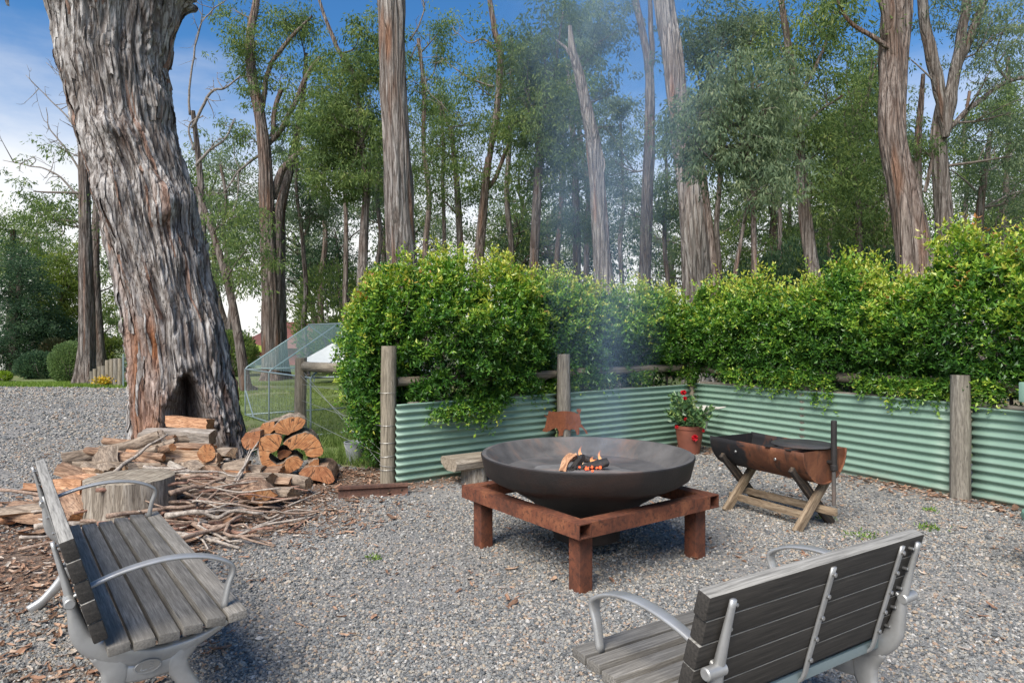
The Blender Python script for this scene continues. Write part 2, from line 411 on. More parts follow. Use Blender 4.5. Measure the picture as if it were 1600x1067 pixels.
def endgrain(name, a, c_, l):
    """sawn end: rings round the piece's own axis (local y), radial drying cracks"""
    b = NB(name); v = b.tc.outputs['Object']; sep = b.n('ShaderNodeSeparateXYZ'); b.l(v, sep.inputs[0])
    x, z = sep.outputs[0], sep.outputs[2]
    r = b.math('SQRT', b.math('ADD', b.math('MULTIPLY', x, x), b.math('MULTIPLY', z, z)))
    nz = b.noise(b.mapped((1, 1, 1)), 9, 4)
    rw = b.math('ADD', r, b.math('MULTIPLY', nz, .02))
    ring = b.math('SINE', b.math('MULTIPLY', rw, 420.0))
    ang = b.math('ARCTAN2', z, x)
    av = b.n('ShaderNodeCombineXYZ'); b.l(b.math('MULTIPLY', ang, 3.4), av.inputs[0]); b.l(b.math('MULTIPLY', r, 2.2), av.inputs[1]); b.l(b.math('MULTIPLY', nz, .25), av.inputs[2])
    ck = b.voro(av.outputs[0], 1.6, 'DISTANCE_TO_EDGE')
    col = b.ramp(b.noise(b.mapped((1, 1, 1)), 14, 5, .6), [(.3, a), (.5, c_), (.7, l)])
    col = b.mix(b.math('MULTIPLY', b.math('ADD', ring, 1.0), .12), col, a)
    crack = b.ramp(ck, [(.0, 1.0), (.035, 0.0)])
    col = b.mix(crack, col, (.02, .012, .008))
    h = b.math('SUBTRACT', b.math('MULTIPLY', ring, .15), b.math('MULTIPLY', crack, 2.0))
    return b.fin(col, .8, b.bump(h, .5, .006))
MT['end_orange'] = endgrain('sawn_end_orange', (.30, .115, .045), (.50, .22, .085), (.62, .34, .16))
MT['end_red'] = endgrain('sawn_end_red', (.25, .09, .04), (.40, .165, .07), (.52, .26, .13))
MT['end_tan'] = endgrain('sawn_end_tan', (.24, .14, .075), (.40, .26, .15), (.52, .38, .25))
MT['split_tan'] = fibre('split_wood_tan', (.17, .095, .055), (0.486, 0.326, 0.211), (0.666, 0.499, 0.358), (12, 1.5, 12), 1.0, .85, .5, .008)
MT['split_orange'] = fibre('split_wood_orange', (.18, .08, .04), (0.461, 0.243, 0.128), (0.640, 0.397, 0.243), (12, 1.5, 12), 1.0, .85, .5, .008)
MT['split_grey'] = fibre('weathered_split_wood', (.10, .085, .07), (0.333, 0.288, 0.243), (0.538, 0.493, 0.429), (12, 1.2, 12), 1.0, .88, .6, .008)
MT['logbark'] = fibre('log_bark', (.075, .055, .04), (0.256, 0.198, 0.147), (0.422, 0.346, 0.269), (10, 1.6, 10), 1.0, .9, .7, .012)
MT['logbark_red'] = fibre('log_bark_red', (.085, .048, .03), (0.282, 0.173, 0.109), (0.435, 0.301, 0.205), (10, 1.6, 10), 1.0, .9, .7, .012)
MT['palestrip'] = fibre('pale_bark_strip', (.22, .18, .14), (.42, .37, .32), (.58, .53, .47), (8, 8, 2), 1.0, .85, .3, .004)
MT['stump'] = fibre('stump_side', (.10, .08, .06), (.28, .24, .19), (.45, .41, .35), (11, 11, .9), 1.0, .9, .7, .012)
MT['stump_top'] = endgrain('stump_top', (.17, .135, .095), (.29, .245, .185), (.40, .35, .27))
MT['stick_a'] = fibre('stick_brown', (.11, .075, .055), (0.282, 0.198, 0.147), (0.422, 0.320, 0.250), (9, 9, 9), 1.0, .85, .3, .004)
MT['stick_b'] = fibre('stick_grey', (.14, .115, .095), (0.371, 0.320, 0.269), (0.538, 0.474, 0.410), (9, 9, 9), 1.0, .85, .3, .004)
MT['stick_c'] = fibre('stick_red', (.11, .058, .04), (0.282, 0.154, 0.109), (0.384, 0.243, 0.179), (9, 9, 9), 1.0, .85, .3, .004)

def groundmat():
    b = NB('grassy_earth'); v = b.mapped((1, 1, 1)); n = b.noise(v, .35, 5); n2 = b.noise(v, 9, 6, .65)
    c = b.ramp(n2, [(.3, (.065, .10, .028)), (.5, (.125, .17, .05)), (.7, (.20, .235, .09))])
    d = b.ramp(n2, [(.3, (.12, .085, .055)), (.6, (.22, .165, .115))])
    c = b.mix(b.ramp(n, [(.50, 0.0), (.62, .8)]), c, d)
    return b.fin(c, .95, b.bump(n2, .6, .03))
MT['ground'] = groundmat()
def yardmat():
    b = NB('crushed_gravel'); v = b.mapped((1, 1, 1))
    vc = b.voro(v, 75, 'F1', 'Color'); vd = b.voro(v, 75, 'F1', 'Distance'); vd2 = b.voro(v, 190, 'F1', 'Distance'); vc2 = b.voro(v, 190, 'F1', 'Color')
    sp = b.n('ShaderNodeSeparateColor'); b.l(vc, sp.inputs[0]); sp2 = b.n('ShaderNodeSeparateColor'); b.l(vc2, sp2.inputs[0])
    stops = [(0, (.10, .105, .112)), (.35, (.19, .195, .195)), (.6, (.28, .278, .265)), (.8, (.33, .29, .24)), (1, (.36, .33, .30))]
    c = b.mix(.45, b.ramp(sp.outputs[0], stops), b.ramp(sp2.outputs[1], stops))
    n = b.noise(v, .55, 5, .6); n2 = b.noise(v, 2.3, 6, .65)
    c = b.mix(1.0, c, b.ramp(b.noise(v, 12, 6, .75), [(.3, .62), (.5, 1.0), (.72, 1.35)]), 'MULTIPLY')
    c = b.mix(b.ramp(n, [(.50, 0.0), (.66, .6)]), c, (.40, .365, .315))          # pale fines worn into the drive
    at = b.attr('tint'); s3 = b.n('ShaderNodeSeparateColor'); b.l(at.outputs['Color'], s3.inputs[0])
    dirt = b.ramp(b.noise(v, 24, 6, .7), [(.3, (.085, .055, .038)), (.5, (.175, .12, .085)), (.7, (.27, .195, .145))])
    k = b.math('ADD', s3.outputs[0], b.math('MULTIPLY', b.math('SUBTRACT', n2, .5), 1.1))
    c = b.mix(b.ramp(k, [(.40, 0.0), (.62, 1.0)]), c, dirt)
    h = b.math('ADD', b.math('MULTIPLY', vd, -1.0), b.math('MULTIPLY', vd2, -.5))
    return b.fin(c, .92, b.bump(h, .8, .012))
MT['yard'] = yardmat()
def stonemat():
    b = NB('gravel_stone'); oi = b.n('ShaderNodeObjectInfo'); n = b.noise(b.tc.outputs['Object'], 1.6, 4)
    c = b.ramp(oi.outputs['Random'], [(0, (.085, .090, .093)), (.26, (.165, .172, .172)), (.48, (.25, .252, .242)), (.70, (.33, .32, .29)), (.83, (.40, .335, .25)), (.91, (.34, .235, .17)), (.96, (.45, .43, .39)), (1, (.55, .53, .50))])
    c = b.mix(1.0, c, b.ramp(n, [(.3, .8), (.7, 1.15)]), 'MULTIPLY')
    return b.fin(c, .8, b.bump(n, .3, .1), None, .3)
MT['stone'] = stonemat()
def littermat():
    b = NB('bark_litter'); oi = b.n('ShaderNodeObjectInfo')
    c = b.ramp(oi.outputs['Random'], [(0, (.11, .065, .04)), (.3, (.21, .115, .07)), (.55, (.33, .19, .12)), (.8, (.42, .29, .20)), (.93, (.30, .27, .24)), (1, (.58, .49, .39))])
    return b.fin(c, .85)
MT['litter'] = littermat()
MT['galv'] = NB('galvanised_pipe').fin((.26, .33, .34), .45, None, .4)
def clothmat(name, col, alpha):
    b = NB(name); b.fin(col, .8); tr = b.n('ShaderNodeBsdfTransparent'); mx = b.n('ShaderNodeMixShader'); mx.inputs[0].default_value = alpha
    b.l(tr.outputs[0], mx.inputs[1]); b.l(b.b.outputs[0], mx.inputs[2]); b.l(mx.outputs[0], b.out.inputs[0]); return b.m
MT['mesh_cloth'] = clothmat('netting', (.22, .34, .33), .30)
MT['mesh_wall'] = clothmat('wire_netting', (.40, .43, .43), .10)
def plain(name, c, rough=.7, metal=0.0, var=.15, sc=6):
    b = NB(name); n = b.noise(b.mapped((1, 1, 1)), sc, 5)
    lo = tuple(x * (1 - var) for x in c); hi = tuple(min(1, x * (1 + var)) for x in c)
    return b.fin(b.ramp(n, [(.3, lo), (.7, hi)]), rough, b.bump(n, .1, .003), metal)
MT['terracotta'] = plain('terracotta', (.19, .062, .037), .75, 0, .25)
MT['soil'] = plain('soil', (.05, .035, .025), .95, 0, .4, 40)
MT['bone'] = plain('bone', (.52, .50, .45), .7, 0, .2, 12)
MT['greenplastic'] = plain('green_glaze', (.14, .27, .20), .4, 0, .15, 5)
MT['greenbox'] = plain('pale_green_paint', (.30, .47, .37), .45, 0, .08)
MT['bucket'] = plain('grey_bucket', (.33, .36, .38), .5, .3, .15)
MT['white'] = plain('white_canvas', (.78, .78, .76), .7, 0, .05)
MT['pinkwall'] = plain('red_render', (.42, .15, .12), .85, 0, .12)
MT['roofgrey'] = plain('red_roof', (.36, .15, .12), .6, 0, .15)
MT['glass'] = NB('dark_glass').fin((.03, .035, .04), .1)
MT['tyre'] = plain('tyre', (.02, .02, .02), .8)
MT['limeplastic'] = plain('lime_canvas', (.38, .50, .05), .6, 0, .1)
MT['wire'] = NB('fence_wire').fin((.45, .45, .43), .45, None, .7)
def emis(name, col, st):
    b = NB(name); e = b.n('ShaderNodeEmission'); e.inputs[0].default_value = (*col, 1); e.inputs[1].default_value = st
    b.l(e.outputs[0], b.out.inputs[0]); return b.m
MT['ember'] = emis('ember', (1.0, .13, .05), .9)
def flamemat():
    b = NB('flame'); sep = b.n('ShaderNodeSeparateXYZ'); b.l(b.tc.outputs['Generated'], sep.inputs[0])
    e = b.n('ShaderNodeEmission'); b.l(b.ramp(sep.outputs[2], [(0, (1, .72, .40)), (.5, (1, .45, .16)), (1, (.9, .22, .06))]), e.inputs[0]); e.inputs[1].default_value = 1.1
    tr = b.n('ShaderNodeBsdfTransparent'); mx = b.n('ShaderNodeMixShader'); b.l(b.ramp(sep.outputs[2], [(0, .55), (.5, .30), (1, .02)]), mx.inputs[0])
    b.l(tr.outputs[0], mx.inputs[1]); b.l(e.outputs[0], mx.inputs[2]); b.l(mx.outputs[0], b.out.inputs[0]); return b.m
MT['flame'] = flamemat()
MT['charlog'] = fibre('charred_log', (.008, .007, .007), (.025, .022, .02), (.07, .06, .055), (12, 1.5, 12), 1.0, .8, .6, .008)
# ------------------------------------------------------------------ ground
v = [(-400, -60, 0), (400, -60, 0), (400, 900, 0), (-400, 900, 0)]
tag(link('ground', np_mesh('ground', v, quads=[(0, 1, 2, 3)], mats=[MT['ground']])), kind='structure')

YARD = np.array([(-45, -6), (14, -6), (14, 3.0), (6.2, 7.6), (3.3, 10.9), (0.4, 9.0), (-1.15, 7.75), (-1.9, 7.9), (-2.4, 8.3), (-3.2, 8.6), (-4.1, 9.9), (-5.2, 11.0),
                 (-6.3, 13.0), (-7.4, 16.0), (-9.0, 18.6), (-12, 20.0), (-18, 20.6), (-45, 20.3)], float)
def inside(poly, x, y):
    c = np.zeros(len(x), bool); j = len(poly) - 1
    for i in range(len(poly)):
        xi, yi = poly[i]; xj, yj = poly[j]
        c ^= ((yi > y) != (yj > y)) & (x < (xj - xi) * (y - yi) / (yj - yi + 1e-12) + xi); j = i
    return c
# mulch: how much bark and dirt covers the gravel here (0..1)
def mulch(x, y):
    d1 = np.hypot((x + 2.9) / 2.0, (y - 6.0) / 1.5)            # round the woodpile
    d2 = np.hypot((x + 3.5) / 1.9, (y - 4.5) / 1.5)
    d3 = np.hypot((x + 1.75) / 1.15, (y - 7.2) / .9)
    k = np.maximum.reduce([1.25 - d1, 1.15 - d2, 1.2 - d3])
    # strip at the foot of the fences
    a = np.array([-1.2, 6.95]); b_ = np.array([2.54, 9.6]); c_ = np.array([5.4, 4.5])
    for p, q in ((a, b_), (b_, c_)):
        t = np.clip(((x - p[0]) * (q[0] - p[0]) + (y - p[1]) * (q[1] - p[1])) / ((q - p) ** 2).sum(), 0, 1)
        dd = np.hypot(x - p[0] - t * (q[0] - p[0]), y - p[1] - t * (q[1] - p[1]))
        k = np.maximum(k, .75 - dd * 1.1)
    d4 = np.hypot((x + 2.0) / .9, (y - 3.0) / 1.2); k = np.maximum(k, .62 - d4 * .5)   # trodden earth under the bench
    return np.clip(k, 0, 1)
gx = np.arange(-45, 14.01, .25); gy = np.arange(-6, 21.01, .25)
# fine grid clipped to the yard outline, edge vertices pulled onto a wavering edge
bm = bmesh.new()
ring = []
for i in range(len(YARD)):
    p, q = YARD[i], YARD[(i + 1) % len(YARD)]; n = max(1, int(np.hypot(*(q - p)) / .3))
    for t in np.linspace(0, 1, n, endpoint=False):
        z = p + (q - p) * t; ring.append(z)
ring = np.array(ring)
jit = pn(np.stack([ring[:, 0] * 1.3, ring[:, 1] * 1.3, np.zeros(len(ring))], 1))[:, None] * np.array([[.22, .22]])
ring = ring + jit
fv = [bm.verts.new((p[0], p[1], .006)) for p in ring]
bm.faces.new(fv)
for ax, arr in ((0, np.arange(-7, 7, .5)), (1, np.arange(1, 12, .5))):
    for c in arr:
        no = (1, 0, 0) if ax == 0 else (0, 1, 0); co = (c, 0, 0) if ax == 0 else (0, c, 0)
        bmesh.ops.bisect_plane(bm, geom=bm.verts[:] + bm.edges[:] + bm.faces[:], plane_co=co, plane_no=no)
bmesh.ops.triangulate(bm, faces=bm.faces[:])
me = bpy.data.meshes.new('gravel_yard'); bm.to_mesh(me); bm.free()
me.materials.append(MT['yard'])
co = np.array([q.co[:] for q in me.vertices]); a = me.color_attributes.new('tint', 'FLOAT_COLOR', 'POINT')
cc = np.ones((len(co), 4), np.float32); cc[:, 0] = mulch(co[:, 0], co[:, 1]); cc[:, 1:3] = 0
a.data.foreach_set('color', cc.ravel())
tag(link('gravel_yard', me), kind='structure')

# ---- scattered stones and bark litter: points that carry instances
def pebble(seed, flat=.6):
    rg = np.random.default_rng(seed); bm = bmesh.new(); bmesh.ops.create_icosphere(bm, subdivisions=1, radius=.5)
    s = rg.uniform(.7, 1.2, 3) * (1, 1, flat)
    for q in bm.verts:
        k = 1 + rg.uniform(-.28, .22); q.co = Vector((q.co.x * s[0] * k, q.co.y * s[1] * k, q.co.z * s[2] * k))
    me = bpy.data.meshes.new('stone'); bm.to_mesh(me); bm.free(); me.materials.append(MT['stone']); return me
def chip(seed):
    rg = np.random.default_rng(seed); n = 5; L = 1.0; w = rg.uniform(.18, .42)
    xs = np.linspace(-.5, .5, n); wid = w * .5 * np.array([.35, 1, .9, .95, .25]) * rg.uniform(.7, 1.2, n); bend = rg.uniform(-.22, .3)
    m = MB(); v = []
    for i in range(n):
        z = bend * (xs[i] ** 2) * 2 + rg.uniform(-.03, .03); y0 = rg.uniform(-.06, .06)
        v += [(xs[i], y0 - wid[i], z + .05), (xs[i], y0 + wid[i], z + rg.uniform(0, .08)), (xs[i], y0, z - .02)]
    f = []
    for i in range(n - 1):
        a = i * 3; b2 = a + 3
        f += [(a, a + 2, b2 + 2, b2), (a + 2, a + 1, b2 + 1, b2 + 2)]
    m.add(v, f); return m.mesh('chip', MT['litter'], False)
def scatter(name, pos, scale, tilt, meshes, label, cat):
    src = bpy.data.collections.new(name + '_source')
    for i, me in enumerate(meshes):
        src.objects.link(bpy.data.objects.new(name + '_piece', me))
    me = bpy.data.meshes.new(name); n = len(pos); me.vertices.add(n); me.vertices.foreach_set('co', np.asarray(pos, np.float32).ravel())
    rot = np.stack([RNG.normal(0, tilt, n), RNG.normal(0, tilt, n), RNG.uniform(0, 6.283, n)], 1).astype(np.float32)
    a = me.attributes.new('rot', 'FLOAT_VECTOR', 'POINT'); a.data.foreach_set('vector', rot.ravel())
    a = me.attributes.new('sca', 'FLOAT', 'POINT'); a.data.foreach_set('value', np.asarray(scale, np.float32))
    me.update(); o = link(name, me)
    ng = bpy.data.node_groups.new(name + '_nodes', 'GeometryNodeTree')
    ng.interface.new_socket('Geometry', in_out='INPUT', socket_type='NodeSocketGeometry')
    ng.interface.new_socket('Geometry', in_out='OUTPUT', socket_type='NodeSocketGeometry')
    gi = ng.nodes.new('NodeGroupInput'); go = ng.nodes.new('NodeGroupOutput')
    mp = ng.nodes.new('GeometryNodeMeshToPoints'); ip = ng.nodes.new('GeometryNodeInstanceOnPoints')
    ci = ng.nodes.new('GeometryNodeCollectionInfo'); ci.inputs['Collection'].default_value = src; ci.inputs['Separate Children'].default_value = True; ci.inputs['Reset Children'].default_value = True
    ra = ng.nodes.new('GeometryNodeInputNamedAttribute'); ra.data_type = 'FLOAT_VECTOR'; ra.inputs[0].default_value = 'rot'
    sa = ng.nodes.new('GeometryNodeInputNamedAttribute'); sa.data_type = 'FLOAT'; sa.inputs[0].default_value = 'sca'
    e2r = ng.nodes.new('FunctionNodeEulerToRotation')
    L = ng.links.new
    L(gi.outputs[0], mp.inputs[0]); L(mp.outputs[0], ip.inputs['Points']); L(ci.outputs[0], ip.inputs['Instance']); ip.inputs['Pick Instance'].default_value = True
    L(ra.outputs[0], e2r.inputs[0]); L(e2r.outputs[0], ip.inputs['Rotation']); L(sa.outputs[0], ip.inputs['Scale']); L(ip.outputs[0], go.inputs[0])
    md = o.modifiers.new('scatter', 'NODES'); md.node_group = ng
    tag(o, label, cat, kind='stuff'); return o
def in_view(n, y0, y1, half=.82, power=1.0):
    y = np.sqrt(RNG.uniform(y0 ** 2, y1 ** 2, n)); x = RNG.uniform(-half, half, n) * y; return x, y
def fence_front(x, y):
    """true on the yard side of the two fences"""
    l = (x + 1.2) * (9.6 - 6.95) - (y - 6.95) * (2.54 + 1.2) > -.02          # in front of the left run
    r = (x - 2.54) * (4.5 - 9.6) - (y - 9.6) * (5.4 - 2.54) > -.02
    return np.where(y > 6.7, np.where(x > -1.25, l & r, True), r)
P, S = [], []
for (n, y0, y1, lo, hi) in ((95000, 1.7, 4.0, .008, .023), (95000, 4.0, 6.4, .010, .024), (45000, 6.4, 10.0, .017, .032), (45000, 10.0, 17.0, .028, .05), (26000, 17.0, 20.8, .045, .07)):
    x, y = in_view(n, y0, y1)
    patch = pn(np.stack([x * .9, y * .9, np.full(n, 4.0)], 1))
    keep = inside(YARD, x, y) & fence_front(x, y) & (RNG.random(n) > mulch(x, y) * 1.1) & (RNG.random(n) < .78 + patch * .9)
    x, y = x[keep], y[keep]; s = RNG.uniform(lo, hi, len(x)) * (1 + .35 * (RNG.random(len(x)) < .06)) * np.where(y < 3.2, 1.0 + .25 * pn(np.stack([x, y, y * 0 + 9], 1)), 1)
    big = RNG.random(len(x)) < .004; s = np.where(big, s * 2.0, s)
    P.append(np.stack([x, y, .006 + s * RNG.uniform(.0, .28, len(x))], 1)); S.append(s)
P = np.concatenate(P); S = np.concatenate(S)
scatter('gravel', P, S, .35, [pebble(i) for i in range(9)], 'loose blue grey crushed gravel covering the yard', 'gravel')
P, S = [], []
x, y = in_view(90000, 1.9, 10.0)
mm = mulch(x, y); near_pile = np.hypot(x + 3.1, y - 5.6) < 2.6
cl = pn(np.stack([x * 1.6, y * 1.6, np.full(len(x), 7.0)], 1))
pr = np.where(mm > .25, mm * .5, 0) + np.clip(cl - .15, 0, 1) * .14 + .009
keep = inside(YARD, x, y) & fence_front(x, y) & (RNG.random(len(x)) < pr)
x, y = x[keep], y[keep]; s = RNG.uniform(.025, .075, len(x)) * (1 + 1.0 * (RNG.random(len(x)) < .05))
scatter('bark_litter', np.stack([x, y, .012 + RNG.uniform(0, .012, len(x))], 1), s, .16, [chip(i + 50) for i in range(8)], 'brown bark chips and dry leaves strewn over the gravel', 'leaf litter')

# ---- lawn and weeds: short blades, one mass
def grass(name, x, y, h, w, cols, label):
    n = len(x); a = RNG.uniform(0, 6.283, n); d = np.stack([np.cos(a), np.sin(a), np.zeros(n)], 1) * w[:, None]
    le = np.stack([RNG.normal(0, .4, n), RNG.normal(0, .4, n), np.ones(n)], 1) * h[:, None]
    b0 = np.stack([x, y, np.zeros(n)], 1)
    v = np.stack([b0 - d, b0 + d, b0 + le], 1).reshape(-1, 3); t = np.arange(3 * n).reshape(-1, 3)
    c = np.repeat(cols, 3, 0)
    o = link(name, np_mesh(name, v, tris=t, mats=[MT['grassblade']], col=c, smooth=False)); tag(o, label, 'grass', kind='stuff')
def gcol(n, a, b, k=.0):
    t = RNG.random((n, 1)); return np.array(a) * (1 - t) + np.array(b) * t
n = 70000; x = RNG.uniform(-8.5, -1.0, n); y = np.sqrt(RNG.uniform(8.2 ** 2, 22 ** 2, n))
k = ~inside(YARD, x, y) & ((x + 1.2) * (9.6 - 6.95) - (y - 6.95) * 3.74 < -1.5) & (pn(np.stack([x * .8, y * .8, x * 0], 1)) > -.35) & ~((y > 19.6) & (y < 21.0))
x, y = x[k], y[k]; n = len(x)
grass('lawn', x, y, RNG.uniform(.03, .075, n), np.full(n, .006) * (y / 12), gcol(n, (.11, .165, .04), (.25, .31, .10)), 'mown green lawn behind the wire netting run')
n = 9000; x = RNG.uniform(-3.4, -1.2, n); y = RNG.uniform(7.6, 10.4, n)
k = ((x + 1.2) * (9.6 - 6.95) - (y - 6.95) * 3.74 < -.5) & (y > 7.65 + (-1.2 - x) * .5) & (pn(np.stack([x * 2.2, y * 2.2, x * 0 + 3], 1)) > -.1)
x, y = x[k], y[k]; n = len(x)
grass('weeds', x, y, RNG.uniform(.06, .22, n), np.full(n, .006), gcol(n, (.08, .14, .03), (.22, .29, .09)), 'tall weedy grass beside the tall fence post')
n = 16000; x = RNG.uniform(-22, -11.8, n); y = RNG.uniform(20.1, 22.2, n)
k = ~inside(YARD, x, y); x, y = x[k], y[k]; n = len(x)
grass('verge', x, y, RNG.uniform(.05, .11, n), np.full(n, .012), gcol(n, (.11, .19, .03), (.22, .31, .06)), 'bright grass verge along the far edge of the drive')

# ------------------------------------------------------------------ corrugated fences
FA, FB, FC, FM = np.array([-1.2, 6.95]), np.array([2.54, 9.6]), np.array([5.5, 4.3]), None
def lerp2(p, q, t): return p + (q - p) * t
def sheet(parent, p, q, z0a, z1a, z0b, z1b, off=0.0):
    """corrugated sheet from p to q (plan), ribs run along its length"""
    L = np.hypot(*(q - p)); d = (q - p) / L; nrm = np.array([d[1], -d[0]])
    ncol = 14; per = .079; rows = 104; m = MB(); v = []
    for r_ in range(rows + 1):
        t = r_ / rows
        for c in range(ncol + 1):
            s = c / ncol; za = z0a + (z1a - z0a) * t; zb = z0b + (z1b - z0b) * t; z = za + (zb - za) * s
            o = .0175 * math.cos(2 * math.pi * (t * .88) / per) + .006 * math.sin(s * 7 + t * 2) + off
            xy = p + d * L * s + nrm * o; v.append((xy[0], xy[1], z))
    f = []
    for r_ in range(rows):
        for c in range(ncol):
            i = r_ * (ncol + 1) + c; f.append((i, i + 1, i + ncol + 2, i + ncol + 1))
    m.add(np.array(v) - np.array(parent.location), f); o = m.obj('corrugated_sheet', MT['corr'], parent, sharp=None)
    md = o.modifiers.new('thick', 'SOLIDIFY'); md.thickness = .0015; return o
def timber(name, mat, parent, a, b, r0, r1=None, sides=18, seg=14, rough=.05, seed=0):
    """round post or rail: built along local z so that the grain follows it"""
    a, b = np.asarray(a, float), np.asarray(b, float); L = np.linalg.norm(b - a); r1 = r1 or r0
    zs = np.linspace(0, L, seg); path = np.stack([zs * 0, zs * 0, zs], 1)
    v, f = tube(path, np.linspace(r0, r1, seg), sides)
    d = 1 + rough * pn(v * np.array([7 / max(r0, .05) * .1, 7 / max(r0, .05) * .1, 1.4]) + seed * 3.1); v[:, :2] *= d[:, None]
    v[:, :2] += np.stack([.012 * pn(np.stack([v[:, 2] * 1.1, v[:, 2] * 0 + seed, v[:, 2] * 0], 1)), .012 * pn(np.stack([v[:, 2] * 1.1, v[:, 2] * 0 + seed + 5, v[:, 2] * 0], 1))], 1)
    m = MB(); m.add(v, f); o = m.obj(name, mat, parent, sharp=50)
    q = Vector(b - a).to_track_quat('Z', 'Y'); o.rotation_mode = 'QUATERNION'; o.rotation_quaternion = q
    o.location = tuple(a - (np.array(parent.location) if parent else 0)); return o
def ring_wire(parent, c, r, z, tilt=0.0):
    a = np.linspace(0, 2 * np.pi, 25); v = np.stack([c[0] + r * np.cos(a), c[1] + r * np.sin(a), z + tilt * np.cos(a)], 1) - np.array(parent.location)
    m = MB(); m.add(*tube(v, .0022, 5, False)); return m.obj('wire', MT['wire'], parent)

fl = empty('corrugated_fence', (FA[0], FA[1], 0))
tag(fl, 'green corrugated iron fence behind the fire bowl, ending at a tall round post', 'fence')
pm = np.array([.60, 8.24])
sheet(fl, FA + np.array([0, -.01]), lerp2(FA, FB, .462), -.02, .845, -.01, .855)
sheet(fl, lerp2(FA, FB, .478), FB, -.01, .855, -.02, .865, .004)
P0 = timber('post', MT['post'], fl, (-1.30, 7.04, -.05), (-1.295, 7.05, 1.445), .083, .081, seed=1)
timber('post', MT['post_grey'], fl, (.628, 8.13, -.05), (.625, 8.13, 1.33), .088, .078, seed=2)
timber('post', MT['rail'], fl, (2.56, 9.62, -.05), (2.60, 9.66, 1.18), .075, .07, seed=3)
timber('rail', MT['rail'], fl, (-1.24, 7.20, 1.06), (.60, 8.36, 1.08), .05, seed=4)
timber('rail', MT['rail'], fl, (.66, 8.38, 1.09), (2.6, 9.80, 1.10), .05, seed=5)
timber('rail', MT['post_grey'], fl, (-1.1, 7.13, .82), (2.5, 9.68, .83), .03, seed=6)
for z, t in ((.16, .004), (.20, -.008), (.44, .003), (.62, 0), (.96, 0.002), (.30, .01)): ring_wire(fl, (-1.30, 7.04), .0865, z, t)

fr = empty('corrugated_fence', (FB[0], FB[1], 0))
tag(fr, 'long green corrugated iron fence run on the right, behind the drum barbecue', 'fence')
tq = .600
PQ = lerp2(FB, FC, tq)
sheet(fr, FB + np.array([.05, .0]), lerp2(FB, FC, tq - .012), -.01, .885, -.03, .915)
sheet(fr, lerp2(FB, FC, tq + .012), FC, -.03, .885, -.03, .88, .004)
nr = np.array([(FC - FB)[1], -(FC - FB)[0]]) / np.hypot(*(FC - FB))
pq = PQ + nr * .05
timber('post', MT['post_grey'], fr, (pq[0], pq[1], -.06), (pq[0] - .005, pq[1], 1.18), .088, .08, rough=.10, seed=8)
for t, s_ in ((.30, 11), (.93, 12)):
    c = lerp2(FB, FC, t) - nr * .10; timber('post', MT['post_grey'], fr, (c[0], c[1], -.05), (c[0], c[1], 1.15), .07, seed=s_)
o2 = -nr * .12
a2, b2 = lerp2(FB, FC, .0) + o2, lerp2(FB, FC, tq) + o2
timber('rail', MT['rail'], fr, (*a2, 1.08), (*b2, 1.075), .055, seed=14)
a2, b2 = lerp2(FB, FC, tq + .005) + o2, FC + o2
timber('rail', MT['rail'], fr, (*a2, 1.075), (*b2, 1.07), .055, seed=15)
o2 = -nr * .05
a2, b2 = lerp2(FB, FC, .03) + o2, FC + o2
timber('rail', MT['post_grey'], fr, (*a2, .885), (*b2, .90), .028, seed=16)

# strainer posts, stay and wires left of the hedge
sp = empty('strainer_post', (-3.3, 10.5, 0)); tag(sp, 'pale round strainer post with horizontal log stay behind the sawn log rounds', 'fence post')
timber('post', MT['post'], sp, (-3.3, 10.5, -.05), (-3.3, 10.5, 1.21), .093, .088, seed=21)
timber('stay', MT['post'], sp, (-3.22, 10.46, 1.08), (-1.75, 8.35, 1.12), .075, .07, seed=22)
for (a, b) in (((-3.25, 10.45, 1.0), (-1.36, 7.09, .18)), ((-3.3, 10.45, .95), (-1.36, 7.1, .32)), ((-3.3, 10.5, .55), (-1.36, 7.06, .6)), ((-3.3, 10.5, .3), (-1.36, 7.06, .3)), ((-3.3, 10.5, .8), (-1.36, 7.06, .95))):
    m = MB(); m.add(*tube(smooth_path([a, tuple((np.array(a) + np.array(b)) / 2 + (0, 0, -.015)), b], 7), .0028, 5)); o = m.obj('wire', MT['wire'], sp); o.location = -sp.location
# ------------------------------------------------------------------ leaves
def leaf_cloud(base, axis, side, L, W, cols, fold=.25):
    """folded pointed leaves: base point, axis, side vector"""
    n = len(base); axis = axis / (np.linalg.norm(axis, axis=1)[:, None] + 1e-9)
    side = side - axis * (side * axis).sum(1)[:, None]; side /= np.linalg.norm(side, axis=1)[:, None] + 1e-9
    nor = np.cross(axis, side)
    mid = base + axis * (L * .45)[:, None]
    l = mid + side * (W * .5)[:, None] + nor * (W * fold)[:, None]; r = mid - side * (W * .5)[:, None] + nor * (W * fold)[:, None]
    tip = base + axis * L[:, None] - nor * (W * .15)[:, None]
    v = np.stack([base, l, tip, r], 1).reshape(-1, 3); i = np.arange(n)[:, None] * 4
    t = np.concatenate([i + np.array([[0, 2, 1]]), i + np.array([[0, 3, 2]])])
    return v, t, np.repeat(cols, 4, 0)
def pal(n, stops, t=None):
    """random colour along a palette"""
    s = np.array([c for _, c in stops]); p = np.array([a for a, _ in stops]); t = RNG.random(n) if t is None else t
    return np.stack([np.interp(t, p, s[:, k]) for k in range(3)], 1)
HEDGE_PAL = [(0, (0.026, 0.083, 0.017)), (.25, (0.059, 0.159, 0.024)), (.5, (0.130, 0.271, 0.035)), (.7, (0.248, 0.389, 0.047)), (.87, (0.425, 0.496, 0.071)), (.96, (0.519, 0.401, 0.094)), (1, (0.472, 0.224, 0.077))]
